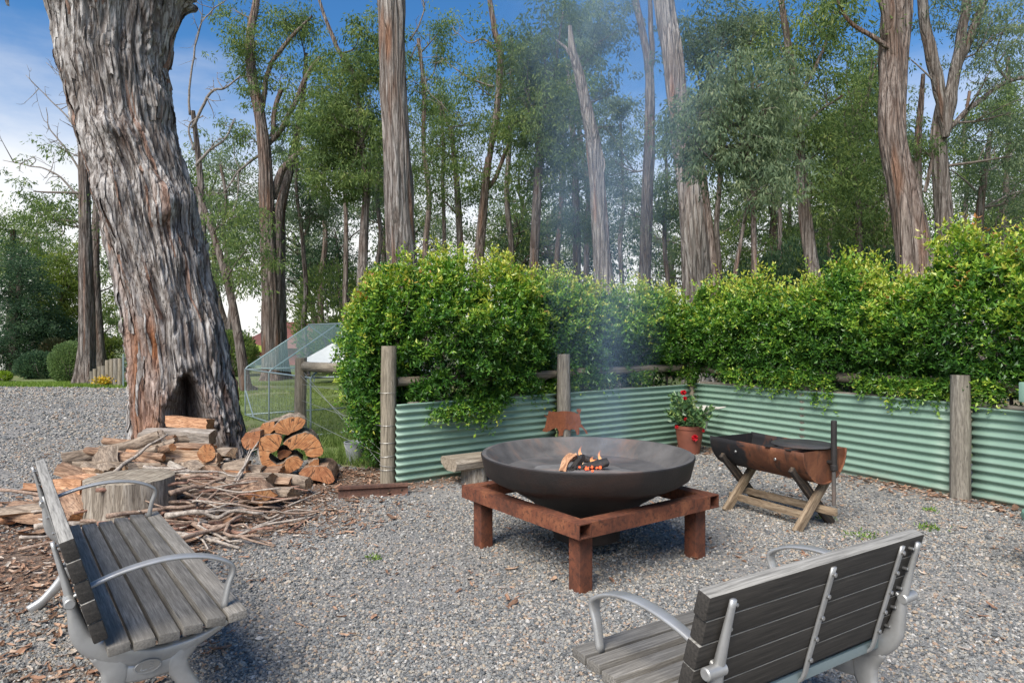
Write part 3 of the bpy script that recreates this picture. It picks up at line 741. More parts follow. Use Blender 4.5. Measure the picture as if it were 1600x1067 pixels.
def sprigs(org, dirs, nl, L, age, lsize=.060):
    """twigs with alternate leaves; age 0 old .. 1 new growth"""
    n = len(org); d = dirs / np.linalg.norm(dirs, axis=1)[:, None]
    B, A, Sd, C, LL = [], [], [], [], []
    rnd = RNG.normal(size=(n, 3)); s0 = np.cross(d, rnd); s0 /= np.linalg.norm(s0, axis=1)[:, None] + 1e-9
    for k in range(nl):
        t = (k + .5) / nl; sg = 1 if k % 2 else -1
        pos = org + d * (L * t)[:, None] + RNG.normal(0, .006, (n, 3)) + np.array([0, 0, -1]) * (L * t * t * .25)[:, None]
        perp = np.cross(d, s0) if k % 3 == 0 else s0
        ax = d * .75 + perp * sg * .9 + RNG.normal(0, .35, (n, 3)); sd = np.cross(ax, np.array([0, 0, 1.0])) + RNG.normal(0, .35, (n, 3))
        B.append(pos); A.append(ax); Sd.append(sd)
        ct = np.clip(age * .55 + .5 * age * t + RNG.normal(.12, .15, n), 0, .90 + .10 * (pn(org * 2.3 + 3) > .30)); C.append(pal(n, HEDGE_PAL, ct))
        LL.append(lsize * RNG.uniform(.5, 1.4, n) * (1 - .3 * t))
    LL = np.concatenate(LL)
    return leaf_cloud(np.concatenate(B), np.concatenate(A), np.concatenate(Sd), LL, LL * .52, np.concatenate(C))
def hedge(name, label, p, q, hgt, front, back, zbot, n, n_hang, seed, ends=None):
    """hedge along p->q (plan); hgt(s), front(s,z) = bulge towards the yard, zbot(s)"""
    rg = np.random.default_rng(seed); L = np.hypot(*(q - p)); d = (q - p) / L; nr_ = np.array([d[1], -d[0]])
    root = empty(name, (p[0], p[1], 0)); tag(root, label, 'hedge')
    # branchlets: each leaves the inside, reaches the surface and carries a spray of twigs
    per = 9; nb = n // per
    s = rg.uniform(-.02, 1.02, nb); u = rg.random(nb) ** .92
    top = hgt(s) + .16 * pn(np.stack([s * L * 1.6, s * 0 + seed, s * 0], 1)) + .10 * pn(np.stack([s * L * 5, s * 0 + seed, s * 0], 1))
    zb = zbot(s) + .10 * pn(np.stack([s * L * 2.2, s * 0 + seed + 9, s * 0], 1))
    z = zb + (top - zb) * u
    f = front(s, u) + .17 * pn(np.stack([s * L * 1.5, z * 1.5, s * 0 + seed + 2], 1)) + .06 * pn(np.stack([s * L * 4.5, z * 4.5, s * 0 + seed + 4], 1)) + rg.normal(0, .05, nb)
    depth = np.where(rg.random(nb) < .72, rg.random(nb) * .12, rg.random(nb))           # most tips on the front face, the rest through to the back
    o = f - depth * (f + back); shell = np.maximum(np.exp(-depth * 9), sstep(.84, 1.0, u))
    xy = p + d * (s * L)[:, None] + nr_ * o[:, None]
    tip = np.stack([xy[:, 0], xy[:, 1], z], 1)
    bd = np.stack([nr_[0] * (1 - depth * 1.7) * (1 - .8 * sstep(.8, 1, u)), nr_[1] * (1 - depth * 1.7) * (1 - .8 * sstep(.8, 1, u)), -.15 + 1.5 * u ** 1.2], 1) + rg.normal(0, .38, (nb, 3))
    bd /= np.linalg.norm(bd, axis=1)[:, None]; bl_ = rg.uniform(.22, .42, nb) * (1 + .5 * sstep(.85, 1, u))
    over = rg.normal(.02, .05, nb) + .16 * rg.random(nb) * sstep(.8, 1, u)
    t = np.tile(np.linspace(.30, 1.0, per), nb) + rg.normal(0, .03, nb * per)
    R_ = lambda q: np.repeat(q, per, 0)
    org = R_(tip + bd * over[:, None]) - R_(bd) * (R_(bl_) * (1 - t))[:, None] + rg.normal(0, .022, (nb * per, 3))
    dirs = R_(bd) * .9 + rg.normal(0, .62, (nb * per, 3)) * (1.15 - .55 * t)[:, None]
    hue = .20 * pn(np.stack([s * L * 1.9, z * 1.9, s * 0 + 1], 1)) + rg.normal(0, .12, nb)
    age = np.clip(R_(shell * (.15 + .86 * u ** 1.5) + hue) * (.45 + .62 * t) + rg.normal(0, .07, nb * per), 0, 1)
    LN = rg.uniform(.07, .13, nb * per)
    # shaded lower growth behind the iron
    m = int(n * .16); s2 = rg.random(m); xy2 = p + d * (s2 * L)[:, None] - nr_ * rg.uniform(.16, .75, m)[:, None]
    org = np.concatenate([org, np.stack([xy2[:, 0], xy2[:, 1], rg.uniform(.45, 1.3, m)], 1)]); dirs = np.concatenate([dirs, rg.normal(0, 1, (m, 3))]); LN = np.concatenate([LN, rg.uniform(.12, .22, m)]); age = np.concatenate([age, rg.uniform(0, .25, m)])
    # feathery new shoots standing above the top
    m = int(L * 120); s3 = rg.random(m); k3 = pn(np.stack([s3 * L * 2.6, s3 * 0 + seed + 50, s3 * 0], 1)) > -.12; s3 = s3[k3]; m = len(s3); xy3 = p + d * (s3 * L)[:, None] - nr_ * rg.uniform(-.05, .40, m)[:, None]
    org = np.concatenate([org, np.stack([xy3[:, 0], xy3[:, 1], hgt(s3) + rg.uniform(-.12, .06, m)], 1)]); dirs = np.concatenate([dirs, np.array([0, 0, 1.0]) + rg.normal(0, .2, (m, 3))]); LN = np.concatenate([LN, rg.uniform(.2, .46, m)]); age = np.concatenate([age, rg.uniform(.6, 1.0, m)])
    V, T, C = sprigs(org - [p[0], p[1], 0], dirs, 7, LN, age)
    # hanging and straggling shoots along the lower edge
    m = n_hang; s = rg.random(m); g = pn(np.stack([s * L * 1.5, s * 0 + seed + 20, s * 0], 1)); s = s[g > -.05]; m = len(s)
    zb = zbot(s); drop = rg.random(m) ** 2.6 * .24 * (1 + pn(np.stack([s * L * 2.0, s * 0 + 31, s * 0], 1)))
    xy = p + d * (s * L)[:, None] + nr_ * (front(s, 0 * s) * rg.uniform(.5, 1.15, m) + .10)[:, None]
    org = np.stack([xy[:, 0] - p[0], xy[:, 1] - p[1], zb - drop + .06], 1)
    dirs = np.stack([nr_[0] * .6 + rg.normal(0, .4, m), nr_[1] * .6 + rg.normal(0, .4, m), -.35 + rg.normal(0, .35, m)], 1)
    V2, T2, C2 = sprigs(org, dirs, 8, rg.uniform(.08, .18, m), np.clip(.36 + rg.normal(0, .15, m), 0, 1), .056)
    T2 = T2 + len(V); V = np.concatenate([V, V2]); T = np.concatenate([T, T2]); C = np.concatenate([C, C2])
    if ends is not None:
        e = ends(rg); V3, T3, C3 = sprigs(e[0] - [p[0], p[1], 0], e[1], 8, e[2], e[3]); T3 = T3 + len(V)
        V = np.concatenate([V, V3]); T = np.concatenate([T, T3]); C = np.concatenate([C, C3])
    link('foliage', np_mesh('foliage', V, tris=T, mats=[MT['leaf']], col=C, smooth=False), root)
    k = int(L / .75)
    for i in range(k + 1):
        sx = max(.13, (i + .3 + rg.uniform(-.15, .15)) / (k + .6)); b_ = d * L * sx - nr_ * rg.uniform(.18, .34); h_ = float(hgt(np.array([sx]))[0])
        mb = MB(); pth = smooth_path([(b_[0], b_[1], -.05), (b_[0] + rg.normal(0, .04), b_[1] + rg.normal(0, .04), h_ * .35), (b_[0] + rg.normal(0, .08), b_[1] + rg.normal(0, .08), h_ * .7), (b_[0] + rg.normal(0, .1), b_[1] + rg.normal(0, .1), h_ * .97)], 10)
        mb.add(*tube(pth, np.linspace(.024, .006, 10), 7))
        for j in range(7):
            a = pth[rg.integers(3, 9)]; e_ = a + np.array([nr_[0], nr_[1], 0]) * rg.uniform(-.3, .45) + np.array([d[0], d[1], 0]) * rg.normal(0, .3) + (0, 0, rg.uniform(.1, .4))
            mb.add(*tube(smooth_path([a, (a + e_) / 2 + rg.normal(0, .03, 3), e_], 5), np.linspace(.009, .003, 5), 5))
        mb.obj('stem', MT['branch'], root)
    return root
def profile(p, q, pts):
    """hedge-top heights along p->q, from measured points"""
    L = np.hypot(*(q - p)); d = (q - p) / L; nr_ = np.array([d[1], -d[0]]); ss = np.linspace(-.1, 1.1, 400); xy = p + d * (ss * L)[:, None] - nr_ * .12; px = 800 + FPX * xy[:, 0] / xy[:, 1]
    S_ = []; H = []
    for a, b in pts:
        k = np.argmin(np.abs(px - a)); S_.append(ss[k]); H.append(CAMZ - (b - HOR) / FPX * xy[k, 1] - .17)
    o = np.argsort(S_); S_, H = np.array(S_)[o], np.array(H)[o]
    return lambda s: np.interp(s, S_, H)
LP_, LQ_ = FA + [-.22, .06], FB + [.0, .22]; RP_, RQ_ = FB + [.08, .12], FC + [.17, -.03]
hl_h = profile(LP_, LQ_, [(540, 490), (575, 440), (610, 412), (650, 385), (690, 390), (735, 415), (780, 400), (825, 432), (870, 425), (920, 442), (960, 448), (1000, 438), (1050, 455), (1085, 452)])
hl_f = lambda s, u: -.30 * sstep(.10, .02, s) + .22 * sstep(.06, .12, s) * sstep(.46, .34, s) + np.interp(u, [0, .25, .6, .9, 1], [-.06, .10, .16, .02, -.2])
hl_z = lambda s: np.interp(s, [0, .08, .25, .45, .55, .75, 1], [.80, .72, .78, .90, .98, 1.02, 1.05])
def hl_end(rg):
    # the unclipped end beyond the tall post spills out and down to the ground
    n = 4200; t = rg.random(n); z = .12 + 2.2 * rg.random(n) ** .8
    wid = np.interp(z, [0, .4, 1.0, 1.5, 2.0, 2.4], [.20, .34, .50, .55, .40, .20])
    a = rg.uniform(0, 6.283, n); r = np.sqrt(rg.random(n))
    cx = np.interp(z, [0, .6, 1.4, 2.4], [-1.42, -1.52, -1.55, -1.35])
    org = np.stack([cx + np.cos(a) * r * wid * .85, 7.90 + np.sin(a) * r * wid * .95, z], 1)
    dirs = np.stack([np.cos(a), np.sin(a), .4 + 0 * a], 1) + rg.normal(0, .5, (n, 3))
    age = np.clip(r ** 3 * np.interp(z, [0, 1, 2.4], [.25, .5, .8]) + rg.normal(0, .12, n), 0, 1)
    return org, dirs, rg.uniform(.09, .19, n), age
hedge('hedge', 'leafy green hedge above the left corrugated fence, spilling past its tall post', LP_, LQ_, hl_h, hl_f, .55, hl_z, 16500, 1100, 3, hl_end)
hr_h = profile(RP_, RQ_, [(1070, 455), (1100, 445), (1130, 432), (1155, 455), (1190, 420), (1235, 450), (1265, 430), (1300, 402), (1345, 398), (1385, 440), (1420, 428), (1450, 425), (1475, 352), (1520, 345), (1560, 372), (1600, 362), (1680, 370)])
hr_f = lambda s, u: np.interp(u, [0, .25, .6, .9, 1], [-.02, .14, .18, .02, -.2])
hr_z = lambda s: np.interp(s, [0, .2, .4, .6, .8, 1], [1.06, 1.08, 1.04, 1.06, 1.05, 1.05])
hedge('hedge', 'long leafy hedge with bronze tips above the right corrugated fence', RP_, RQ_, hr_h, hr_f, .55, hr_z, 21000, 1700, 5)
# ------------------------------------------------------------------ the old gum with the hollow
def big_gum():
    Y0 = 8.6; rows = [(-60, 46, 292), (0, 57, 283), (50, 73, 270), (100, 82, 263), (200, 112, 276), (300, 140, 303), (400, 167, 326), (500, 189, 346), (600, 197, 366), (650, 199, 377), (690, 197, 386), (725, 192, 392)]
    zz = np.array([CAMZ - (r_[0] - HOR) / FPX * Y0 for r_ in rows]); cx = np.array([((r_[1] + r_[2]) / 2 - 800) / FPX * Y0 for r_ in rows]); rr = np.array([(r_[2] - r_[1]) / 2 / FPX * Y0 for r_ in rows])
    o = np.argsort(zz); zz, cx, rr = zz[o], cx[o], rr[o]
    base = np.array([cx[0], Y0, 0.0]); root = empty('gum_tree', base)
    tag(root, 'massive old grey gum tree with a hollow at its base behind the woodpile', 'tree')
    nz, na = 400, 280
    z = np.linspace(-.06, 6.3, nz)[:, None]; a = np.linspace(0, 2 * np.pi, na, endpoint=False)[None, :]
    z, a = np.broadcast_arrays(z, a)
    C = np.interp(z, zz, cx) - base[0]; Rz = np.interp(z, zz, rr)
    fx, fy = 4.2, -8.6; fl_ = math.hypot(fx, fy); fdir = math.atan2(fy, fx)             # towards the camera
    da = (a - fdir + np.pi) % (2 * np.pi) - np.pi; u = np.sin(da) ; front = np.cos(da) > 0
    # camera right is +u
    ca, sa = np.cos(a), np.sin(a)
    q = np.stack([ca * Rz * 1.0, sa * Rz * 1.0, z], -1)
    lobes = .055 * pn(np.stack([ca * 1.3, sa * 1.3, z * .25 + 3], -1)) + .05 * pn(np.stack([ca * 2.6, sa * 2.6, z * .4 + 8], -1)) * 1.3
    butt = np.exp(-z / .55) * (.10 * np.cos(5 * a + 1.0) + .05 * np.cos(9 * a))
    r = Rz * (1 + lobes + butt * .5)
    # stringy bark: strands follow a slow swirl
    sw = a * 1.0 + .22 * pn(np.stack([ca * 1.1, sa * 1.1, z * .5], -1)) + .05 * z
    strand = np.stack([np.cos(sw) * 10, np.sin(sw) * 10, z * .85], -1)
    n1 = pn(strand); n2 = pn(strand * [2.3, 2.3, 2.0] + 7); n3 = pn(strand * [5, 5, 3.2] + 17); n4 = pn(np.stack([ca * 3, sa * 3, z * 1.6], -1))
    fl1 = 1 - np.abs(n1) * 2.2
    n5 = pn(strand * [9, 9, 5] + 27); n6 = pn(strand * [.42, .42, .55] + 40)
    r = r - .06 * sstep(.55, 1.0, fl1) + .030 * n2 + .024 * n3 + .03 * n4 + .014 * n5 + .07 * n6 - .05 * sstep(.75, 1.0, 1 - np.abs(pn(strand * [.5, .5, .4] + 60)) * 2.5)
    # shaggy plates: stepped edges
    pl = pn(np.stack([np.cos(sw) * 5, np.sin(sw) * 5, z * 2.6 + 30], -1)); r = r + .022 * np.floor(pl * 4) / 2
    for (bu, bz, bs, bh) in ((-.28, 4.05, .16, .10), (.42, 3.25, .20, .09), (.15, 3.05, .15, .06), (.75, 4.5, .25, .09), (.05, 1.5, .3, .05), (-.62, 3.3, .3, .07), (.30, 4.9, .2, .05)):
        r = r + 1.7 * bh * np.exp(-((u - bu) ** 2 * (Rz ** 2) + (z - bz) ** 2) / bs ** 2) * front
    # the hollow
    zt = 1.12; w_ = .64 * np.clip(1 - np.clip(z, 0, zt) / zt, 0, 1) ** .62; uc = -.07 + .17 * np.clip(z / zt, 0, 1) ** 1.2
    uu = u - uc + .06 * n2 + .06 * n4 + .03 * n3
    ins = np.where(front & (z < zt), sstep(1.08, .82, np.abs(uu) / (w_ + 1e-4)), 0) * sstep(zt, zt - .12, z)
    lip = np.where(front, np.exp(-((np.abs(uu) - w_ * 1.28) / .10) ** 2), 0) * sstep(zt + .25, zt - .1, z)
    arch = np.where(front, np.exp(-((z - zt - .10) / .11) ** 2 - ((u - .12) / .28) ** 2), 0)
    r = r + .05 * lip + .07 * arch - ins * (.52 + .05 * n2)
    r = r * sstep(6.32, 6.05, z) + .02
    X = C + r * ca; Yv = r * sa; Zv = z + .02 * n2
    # keep the trunk as slim as measured: rescale each level about its own axis
    px = 800 + FPX * (X + base[0]) / (Yv + Y0); lo, hi = px.min(1), px.max(1); ker = np.ones(31) / 31; sm = lambda q: np.convolve(np.pad(q, 15, 'edge'), ker, 'valid')
    lo, hi = sm(lo), sm(hi); zr = z[:, 0]; tl = np.interp(zr, zz, [((c_ - r_) / Y0 * FPX + 800) for c_, r_ in zip(cx, rr)]); th = np.interp(zr, zz, [((c_ + r_) / Y0 * FPX + 800) for c_, r_ in zip(cx, rr)])
    k_ = ((th - tl) / (hi - lo))[:, None]; mid_s = ((lo + hi) / 2)[:, None]; mid_t = ((tl + th) / 2)[:, None]
    ok = (zr < 6.0)[:, None]; sh = (mid_t - mid_s) / FPX * Y0
    X = np.where(ok, C + (X - C) * k_ + sh, X); Yv = np.where(ok, Yv * np.minimum(k_, 1.05), Yv)
    V = np.stack([X, Yv, Zv], -1).reshape(-1, 3)
    i = np.arange(nz - 1)[:, None] * na; j = np.arange(na)[None, :]; j2 = (j + 1) % na
    Q = np.stack([i + j, i + j2, i + na + j2, i + na + j], -1).reshape(-1, 4)
    # bare orange wood low on the left flank and round the hollow
    pch = pn(np.stack([ca * 2.2, sa * 2.2, z * .9 + 5], -1))
    orange = sstep(-.25, -.75, u) * sstep(2.1, 1.3, z) * front * (.75 + .8 * pch)
    orange = np.maximum(orange, np.where(front, np.exp(-((u + .52) / .16) ** 2 - ((z - 1.45) / .40) ** 2) * 1.1, 0))
    orange = np.maximum(orange, lip * .9 * sstep(1.2, .7, z) * (.55 + pch) * np.where(u < uc, 1, .55))
    orange = np.maximum(orange, np.where(front, .55 * np.exp(-((u - .18) / .12) ** 2 - ((z - 3.0) / .35) ** 2), 0))
    orange = np.maximum(orange, np.where(front, .7 * np.exp(-((u - .72) / .09) ** 2 - ((z - .85) / .22) ** 2), 0))
    orange = np.clip(orange + .25 * sstep(.35, .6, pch), 0, 1)
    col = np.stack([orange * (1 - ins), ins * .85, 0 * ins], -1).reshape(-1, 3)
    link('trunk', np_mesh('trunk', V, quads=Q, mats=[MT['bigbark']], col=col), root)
    # loose bark ribbons standing off the trunk
    rg = np.random.default_rng(12); mb_v, mb_q, mb_c, k0 = [], [], [], 0
    for k in range(260):
        zi = rg.integers(20, nz - 30); ai = rg.integers(0, na)
        if ins[zi, ai] > .05: continue
        L = int(rg.uniform(25, 110)); wj = rg.integers(1, 3); lift = rg.uniform(.008, .035); zs = np.arange(zi, min(zi + L, nz - 2)); t = (zs - zi) / L
        bow = lift * (np.sin(t * np.pi) * .6 + .5 * (1 - t) ** 3 * rg.uniform(0, 2.5)) + .004
        cols_ = [(ai + int(x)) % na for x in (-wj, 0, wj)]; pts = []
        for ci, cidx in enumerate(cols_):
            drift = (t * rg.uniform(-1, 1) * 2).astype(int)
            b_ = V.reshape(nz, na, 3)[zs, (cidx + drift) % na]; nrm = np.stack([ca[zs, cidx], sa[zs, cidx], 0 * t], 1)
            pts.append(b_ + nrm * (bow + (.004 if ci == 1 else 0))[:, None])
        pts = np.stack(pts, 1); m_ = len(zs); mb_v.append(pts.reshape(-1, 3))
        for s_ in range(m_ - 1):
            for c_ in range(2): b0 = k0 + s_ * 3 + c_; mb_q.append((b0, b0 + 1, b0 + 4, b0 + 3))
        mb_c.append(np.tile([[float(rg.random() < .12) * .6, 0, 0]], (m_ * 3, 1))); k0 += m_ * 3
    o = link('bark_strips', np_mesh('bark_strips', np.concatenate(mb_v), quads=np.array(mb_q), mats=[MT['bigbark']], col=np.concatenate(mb_c)), root); o['kind'] = 'stuff'
    # the two great limbs above the fork, with a sparse high crown
    mb = MB(); cen = np.array([np.interp(5.9, zz, cx) - base[0], 0, 0])
    for pts, r0, r1 in (([(-.22, .05, 5.3), (-.50, .1, 6.3), (-1.1, .3, 8.2), (-2.0, .5, 11)], .42, .20), ([(.22, .02, 5.3), (.55, .05, 6.3), (1.1, .4, 8.1), (2.4, .8, 11)], .42, .2)):
        p = smooth_path(np.array(pts) + cen * [1, 1, 0], 26); v, f = tube(p, np.linspace(r0, r1, 26), 36); nn = pn(v * [5, 5, 1.0]); ctr = np.repeat(p, 36, 0); v = v + (v - ctr) * (nn * .12)[:, None]; mb.add(v, f)
    mb.obj('limb', MT['bigbark'], root, sharp=None)
    pts = np.concatenate([np.random.default_rng(5).normal(size=(45, 3)) * [1.6, 1.6, .9] + c for c in ((-2.6, .6, 11.8), (2.6, 1.0, 11.6))])
    crown_leaves(root, pts, 40, .55, .14, 3, GUM_A)
    # one ribbon of shed bark hanging at the upper left
    p = smooth_path([(-.95, -.35, 6.0), (-1.02, -.38, 5.8), (-1.0, -.40, 5.62), (-.99, -.4, 5.58)], 8) + cen * [1, 1, 0]
    mb = MB(); mb.add(*tube(p, np.linspace(.05, .03, 8), 6, True, np.array([(1, 0), (.4, .3), (-.8, .25), (-1, 0), (-.5, -.3), (.5, -.2)]))); mb.obj('hanging_bark', MT['bigbark'], root)
    return root

# ------------------------------------------------------------------ foliage and generic gums
GUM_A = [(0, (0.060, 0.105, 0.036)), (.4, (0.125, 0.189, 0.061)), (.75, (0.212, 0.279, 0.084)), (1, (0.333, 0.362, 0.121))]
GUM_B = [(0, (0.074, 0.117, 0.069)), (.4, (0.140, 0.198, 0.111)), (.75, (0.229, 0.285, 0.158)), (1, (0.351, 0.390, 0.225))]
GUM_Y = [(0, (0.058, 0.090, 0.017)), (.4, (0.111, 0.163, 0.029)), (.75, (0.182, 0.237, 0.042)), (1, (0.273, 0.300, 0.072))]
GUM_D = [(0, (0.027, 0.058, 0.033)), (.5, (0.059, 0.112, 0.058)), (1, (0.136, 0.203, 0.095))]
def clump_leaves(cen, nl, rad, L, rg, palette, droop=1.0):
    # each clump breaks into uneven sprays
    cen = np.repeat(cen, 4, 0) + rg.normal(size=(len(cen) * 4, 3)) * rad * [.62, .62, .42]; nl = max(6, int(nl * .42)); rad = rad * .55; L = L * .80; droop = droop * .75
    n = len(cen); k = n * nl; c = np.repeat(cen, nl, 0)
    sz = np.repeat(rg.uniform(.7, 1.25, n), nl); d = rg.normal(size=(k, 3)); d /= np.linalg.norm(d, axis=1)[:, None]
    rr = rg.random(k) ** .5; off = d * (rr * rad * sz)[:, None] * [1, 1, .72]
    base = c + off
    ax = d * [.6, .6, .25] + rg.normal(0, .45, (k, 3)) + np.array([0, 0, -1.0]) * droop
    sd = rg.normal(size=(k, 3)); LL = L * rg.uniform(.7, 1.3, k)
    tc = np.clip(np.repeat(rg.normal(.42, .16, n), nl) + .16 * d[:, 2] * rr + rg.normal(0, .16, k), 0, 1)
    return leaf_cloud(base, ax, sd, LL, LL * .30, pal(k, palette, tc), .15)
def crown_leaves(root, cen, nl, rad, L, seed, palette, name='crown', droop=1.0, mat='gumleaf'):
    rg = np.random.default_rng(seed); V, T, C = clump_leaves(np.asarray(cen), nl, rad, L, rg, palette, droop)
    return link(name, np_mesh(name, V, tris=T, mats=[MT[mat]], col=C, smooth=False), root)
def trunk_mesh(path, rad, sides, seg, rough, seed, flare=.35):
    """tapered trunk with lobes and stringy relief"""
    p = smooth_path(path, seg); r = np.interp(np.linspace(0, 1, seg), np.linspace(0, 1, len(rad)), rad)
    z = np.linspace(0, 1, seg)
    T, N, B = frames(p); a = np.linspace(0, 2 * np.pi, sides, endpoint=False); H = np.concatenate([[0], np.cumsum(np.linalg.norm(np.diff(p, axis=0), axis=1))])
    ca, sa = np.cos(a)[None, :], np.sin(a)[None, :]; h = H[:, None]
    st = np.stack(np.broadcast_arrays(ca * 3.4, sa * 3.4, h * .9 + seed * 7.3), -1)
    rr = r[:, None] * (1 + rough * (.9 * pn(st * [.4, .4, .5]) + .9 * pn(st) + .6 * pn(st * [2.4, 2.4, .7] + 5) + .45 * pn(st * [5.5, 5.5, 1.3] + 9)) + flare * np.exp(-h / .35) * (1 + .4 * np.cos(4 * a + seed))[None, :])
    v = (p[:, None, :] + rr[..., None] * (ca[..., None] * N[:, None, :] + sa[..., None] * B[:, None, :])).reshape(-1, 3)
    i = np.arange(seg - 1)[:, None] * sides; j = np.arange(sides)[None, :]; j2 = (j + 1) % sides
    Q = np.stack([i + j, i + j2, i + sides + j2, i + sides + j], -1).reshape(-1, 4)
    pch = pn(np.stack(np.broadcast_arrays(ca * 1.6, sa * 1.6, h * .55 + seed), -1))
    col = np.stack([sstep(.32, .6, pch) * .7, 0 * pch, 0 * pch], -1).reshape(-1, 3)
    return v, Q, col, p
def gum(name, label, Y, path, bark='bark_grey', blobs=(), limbs=(), palette=GUM_A, leaf=.13, nl=70, rad=.5, seed=1, dead=(), group=None, sides=None, cat='tree', droop=1.0, depth=1.6, rough=.10, scar=None):
    """path: (px, py, half width px) from the ground up, at depth Y; blobs: (px, py, rx, ry, clumps) crown masses; limbs / dead: px paths (px, py, hw)"""
    rg = np.random.default_rng(seed)
    W = [U(a, b, Y) for a, b, _ in path]
    if W[0][2] > 0: W.insert(0, np.array([W[0][0] + (W[0][0] - W[1][0]) * .15, Y, -.05])); path = [(path[0][0], 0, path[0][2] * 1.12)] + list(path)
    W = np.array(W); W[0][2] = -.05
    wob = np.linspace(0, 1, len(W)); W[:, 1] += .25 * np.sin(wob * 4 + seed) * (wob > 0)
    hw = np.array([c for _, _, c in path]) / FPX * Y * .88
    base = W[0].copy(); base[2] = 0
    root = empty(name, base); tag(root, label, cat, group)
    big = hw.max() > .2; sides = sides or (72 if big else 18); seg = 200 if big else 52; rough = rough * (1.25 if big else 1)
    v, Q, col, p = trunk_mesh(W - base, hw, sides, seg, rough, seed)
    if scar:
        c_ = U(*scar, Y) - base; w_ = np.exp(-((v[:, 0] - c_[0]) / .07) ** 2 - ((v[:, 2] - c_[2]) / .38) ** 2) * (v[:, 1] < c_[1]); col[:, 0] = np.maximum(col[:, 0], np.clip(w_ * 1.6, 0, 1)); v[:, 1] += .05 * w_
    link('trunk', np_mesh('trunk', v, quads=Q, mats=[MT[bark]], col=col), root)
    mb = MB(); cl = []
    def br(pts, r0, r1, n=9, s=6): mb.add(*tube(smooth_path(pts, n), np.linspace(r0, r1, n), s, True))
    def ppath(L_):
        q = [U(a, b, Y + dy) - base for (a, b, c, *rest) in L_ for dy in [rest[0] if rest else 0.0]]; return np.array(q)
    extra = [p]
    for L_ in limbs:
        q = ppath(L_); n = 5 * len(q); r_ = np.interp(np.linspace(0, 1, n), np.linspace(0, 1, len(q)), [l[2] / FPX * Y for l in L_]); sp_ = smooth_path(q, n); sp_ = sp_ + .03 * np.stack([pn(sp_ * 2.1 + k) for k in (0, 9, 18)], 1)
        lv, lQ, lc, _p = trunk_mesh(sp_, list(r_ * .86), 20 if r_.max() > .06 else 12, 6 * len(q) + 18, .09, seed + len(extra), -.25) if len(sp_) > 3 else None; lo_ = link('limb', np_mesh('limb', lv, quads=lQ, mats=[MT[bark]], col=lc), root); extra.append(sp_)
    allp = np.concatenate(extra)
    for (bx, by, rx, ry, nc) in blobs:
        c = U(bx, by, Y) - base + [0, rg.uniform(-.4, .4), 0]; sx, sz = rx / FPX * Y, ry / FPX * Y
        # limb to the mass from a lower point on the trunk or limb
        cand = allp[allp[:, 2] < c[2] - .25 * sz]; cand = cand if len(cand) else allp
        dd = np.linalg.norm((cand - c) * [1, 1, .7], axis=1); a0 = cand[np.argmin(dd + rg.uniform(0, .6, len(dd)))]
        dist = np.linalg.norm(c - a0); r0 = np.clip(.018 * dist + .012, .012, .06)
        mid = (a0 + c) / 2 + [0, rg.normal(0, .15 * dist), -.08 * dist] + rg.normal(0, .06 * dist, 3)
        lp = smooth_path([a0, mid, c], 12); mb.add(*tube(lp, np.linspace(r0, r0 * .45, 12), 7, True))
        e = rg.normal(size=(nc, 3)); e /= np.linalg.norm(e, axis=1)[:, None]; e *= (rg.random(nc) ** .4)[:, None]
        cc = c + e * [sx, min(depth, max(.8, sx * 1.3)), sz]
        cl.append(cc)
        for i_, k in enumerate(cc):
            if i_ % 2: continue
            s0 = lp[rg.integers(4, 12)]; dk = np.linalg.norm(k - s0)
            br([s0, (s0 + k) / 2 + rg.normal(0, .14 * dk, 3) + [0, 0, .06 * dk], k], .006 + .007 * dk, .004, 6, 5)
    if mb.n: mb.obj('branches', MT['branch'], root, sharp=None)['kind'] = 'stuff'
    md = MB()
    for L_ in dead:
        q = ppath(L_); n = 5 * len(q); sp_ = smooth_path(q, n); sp_ = sp_ + .04 * np.stack([pn(sp_ * 2.6 + k) for k in (0, 9, 18)], 1); r0 = L_[0][2] / FPX * Y * .62; r1 = L_[-1][2] / FPX * Y * .6
        md.add(*tube(sp_, np.linspace(r0, r1, n), 7, True))
        for k in range(3 + n // 4):
            i_ = rg.integers(n // 4, n); a0 = sp_[i_]; l_ = rg.uniform(.25, .9) * np.linalg.norm(q[-1] - q[0]) * .35; dirv = rg.normal(size=3) * [1, .6, .8] + [0, 0, .35]; dirv /= np.linalg.norm(dirv)
            e_ = a0 + dirv * l_; pth = smooth_path([a0, (a0 + e_) / 2 + rg.normal(0, .12 * l_, 3), e_], 6); md.add(*tube(pth, np.linspace(r0 * .4, .004, 6), 5, True))
            for k2 in range(2):
                f_ = pth[rg.integers(2, 6)]; g_ = f_ + rg.normal(size=3) * l_ * .28 + [0, 0, .1 * l_]; md.add(*tube(smooth_path([f_, (f_ + g_) / 2 + rg.normal(0, .05 * l_, 3), g_], 4), np.linspace(r0 * .2, .003, 4), 4, True))
    if md.n: md.obj('dead_branches', MT['deadbranch'], root, sharp=None)['kind'] = 'stuff'
    if cl: crown_leaves(root, np.concatenate(cl), int(nl * 1.25), rad * 1.05, leaf, seed, palette, 'crown', droop)
    return root

big_gum()

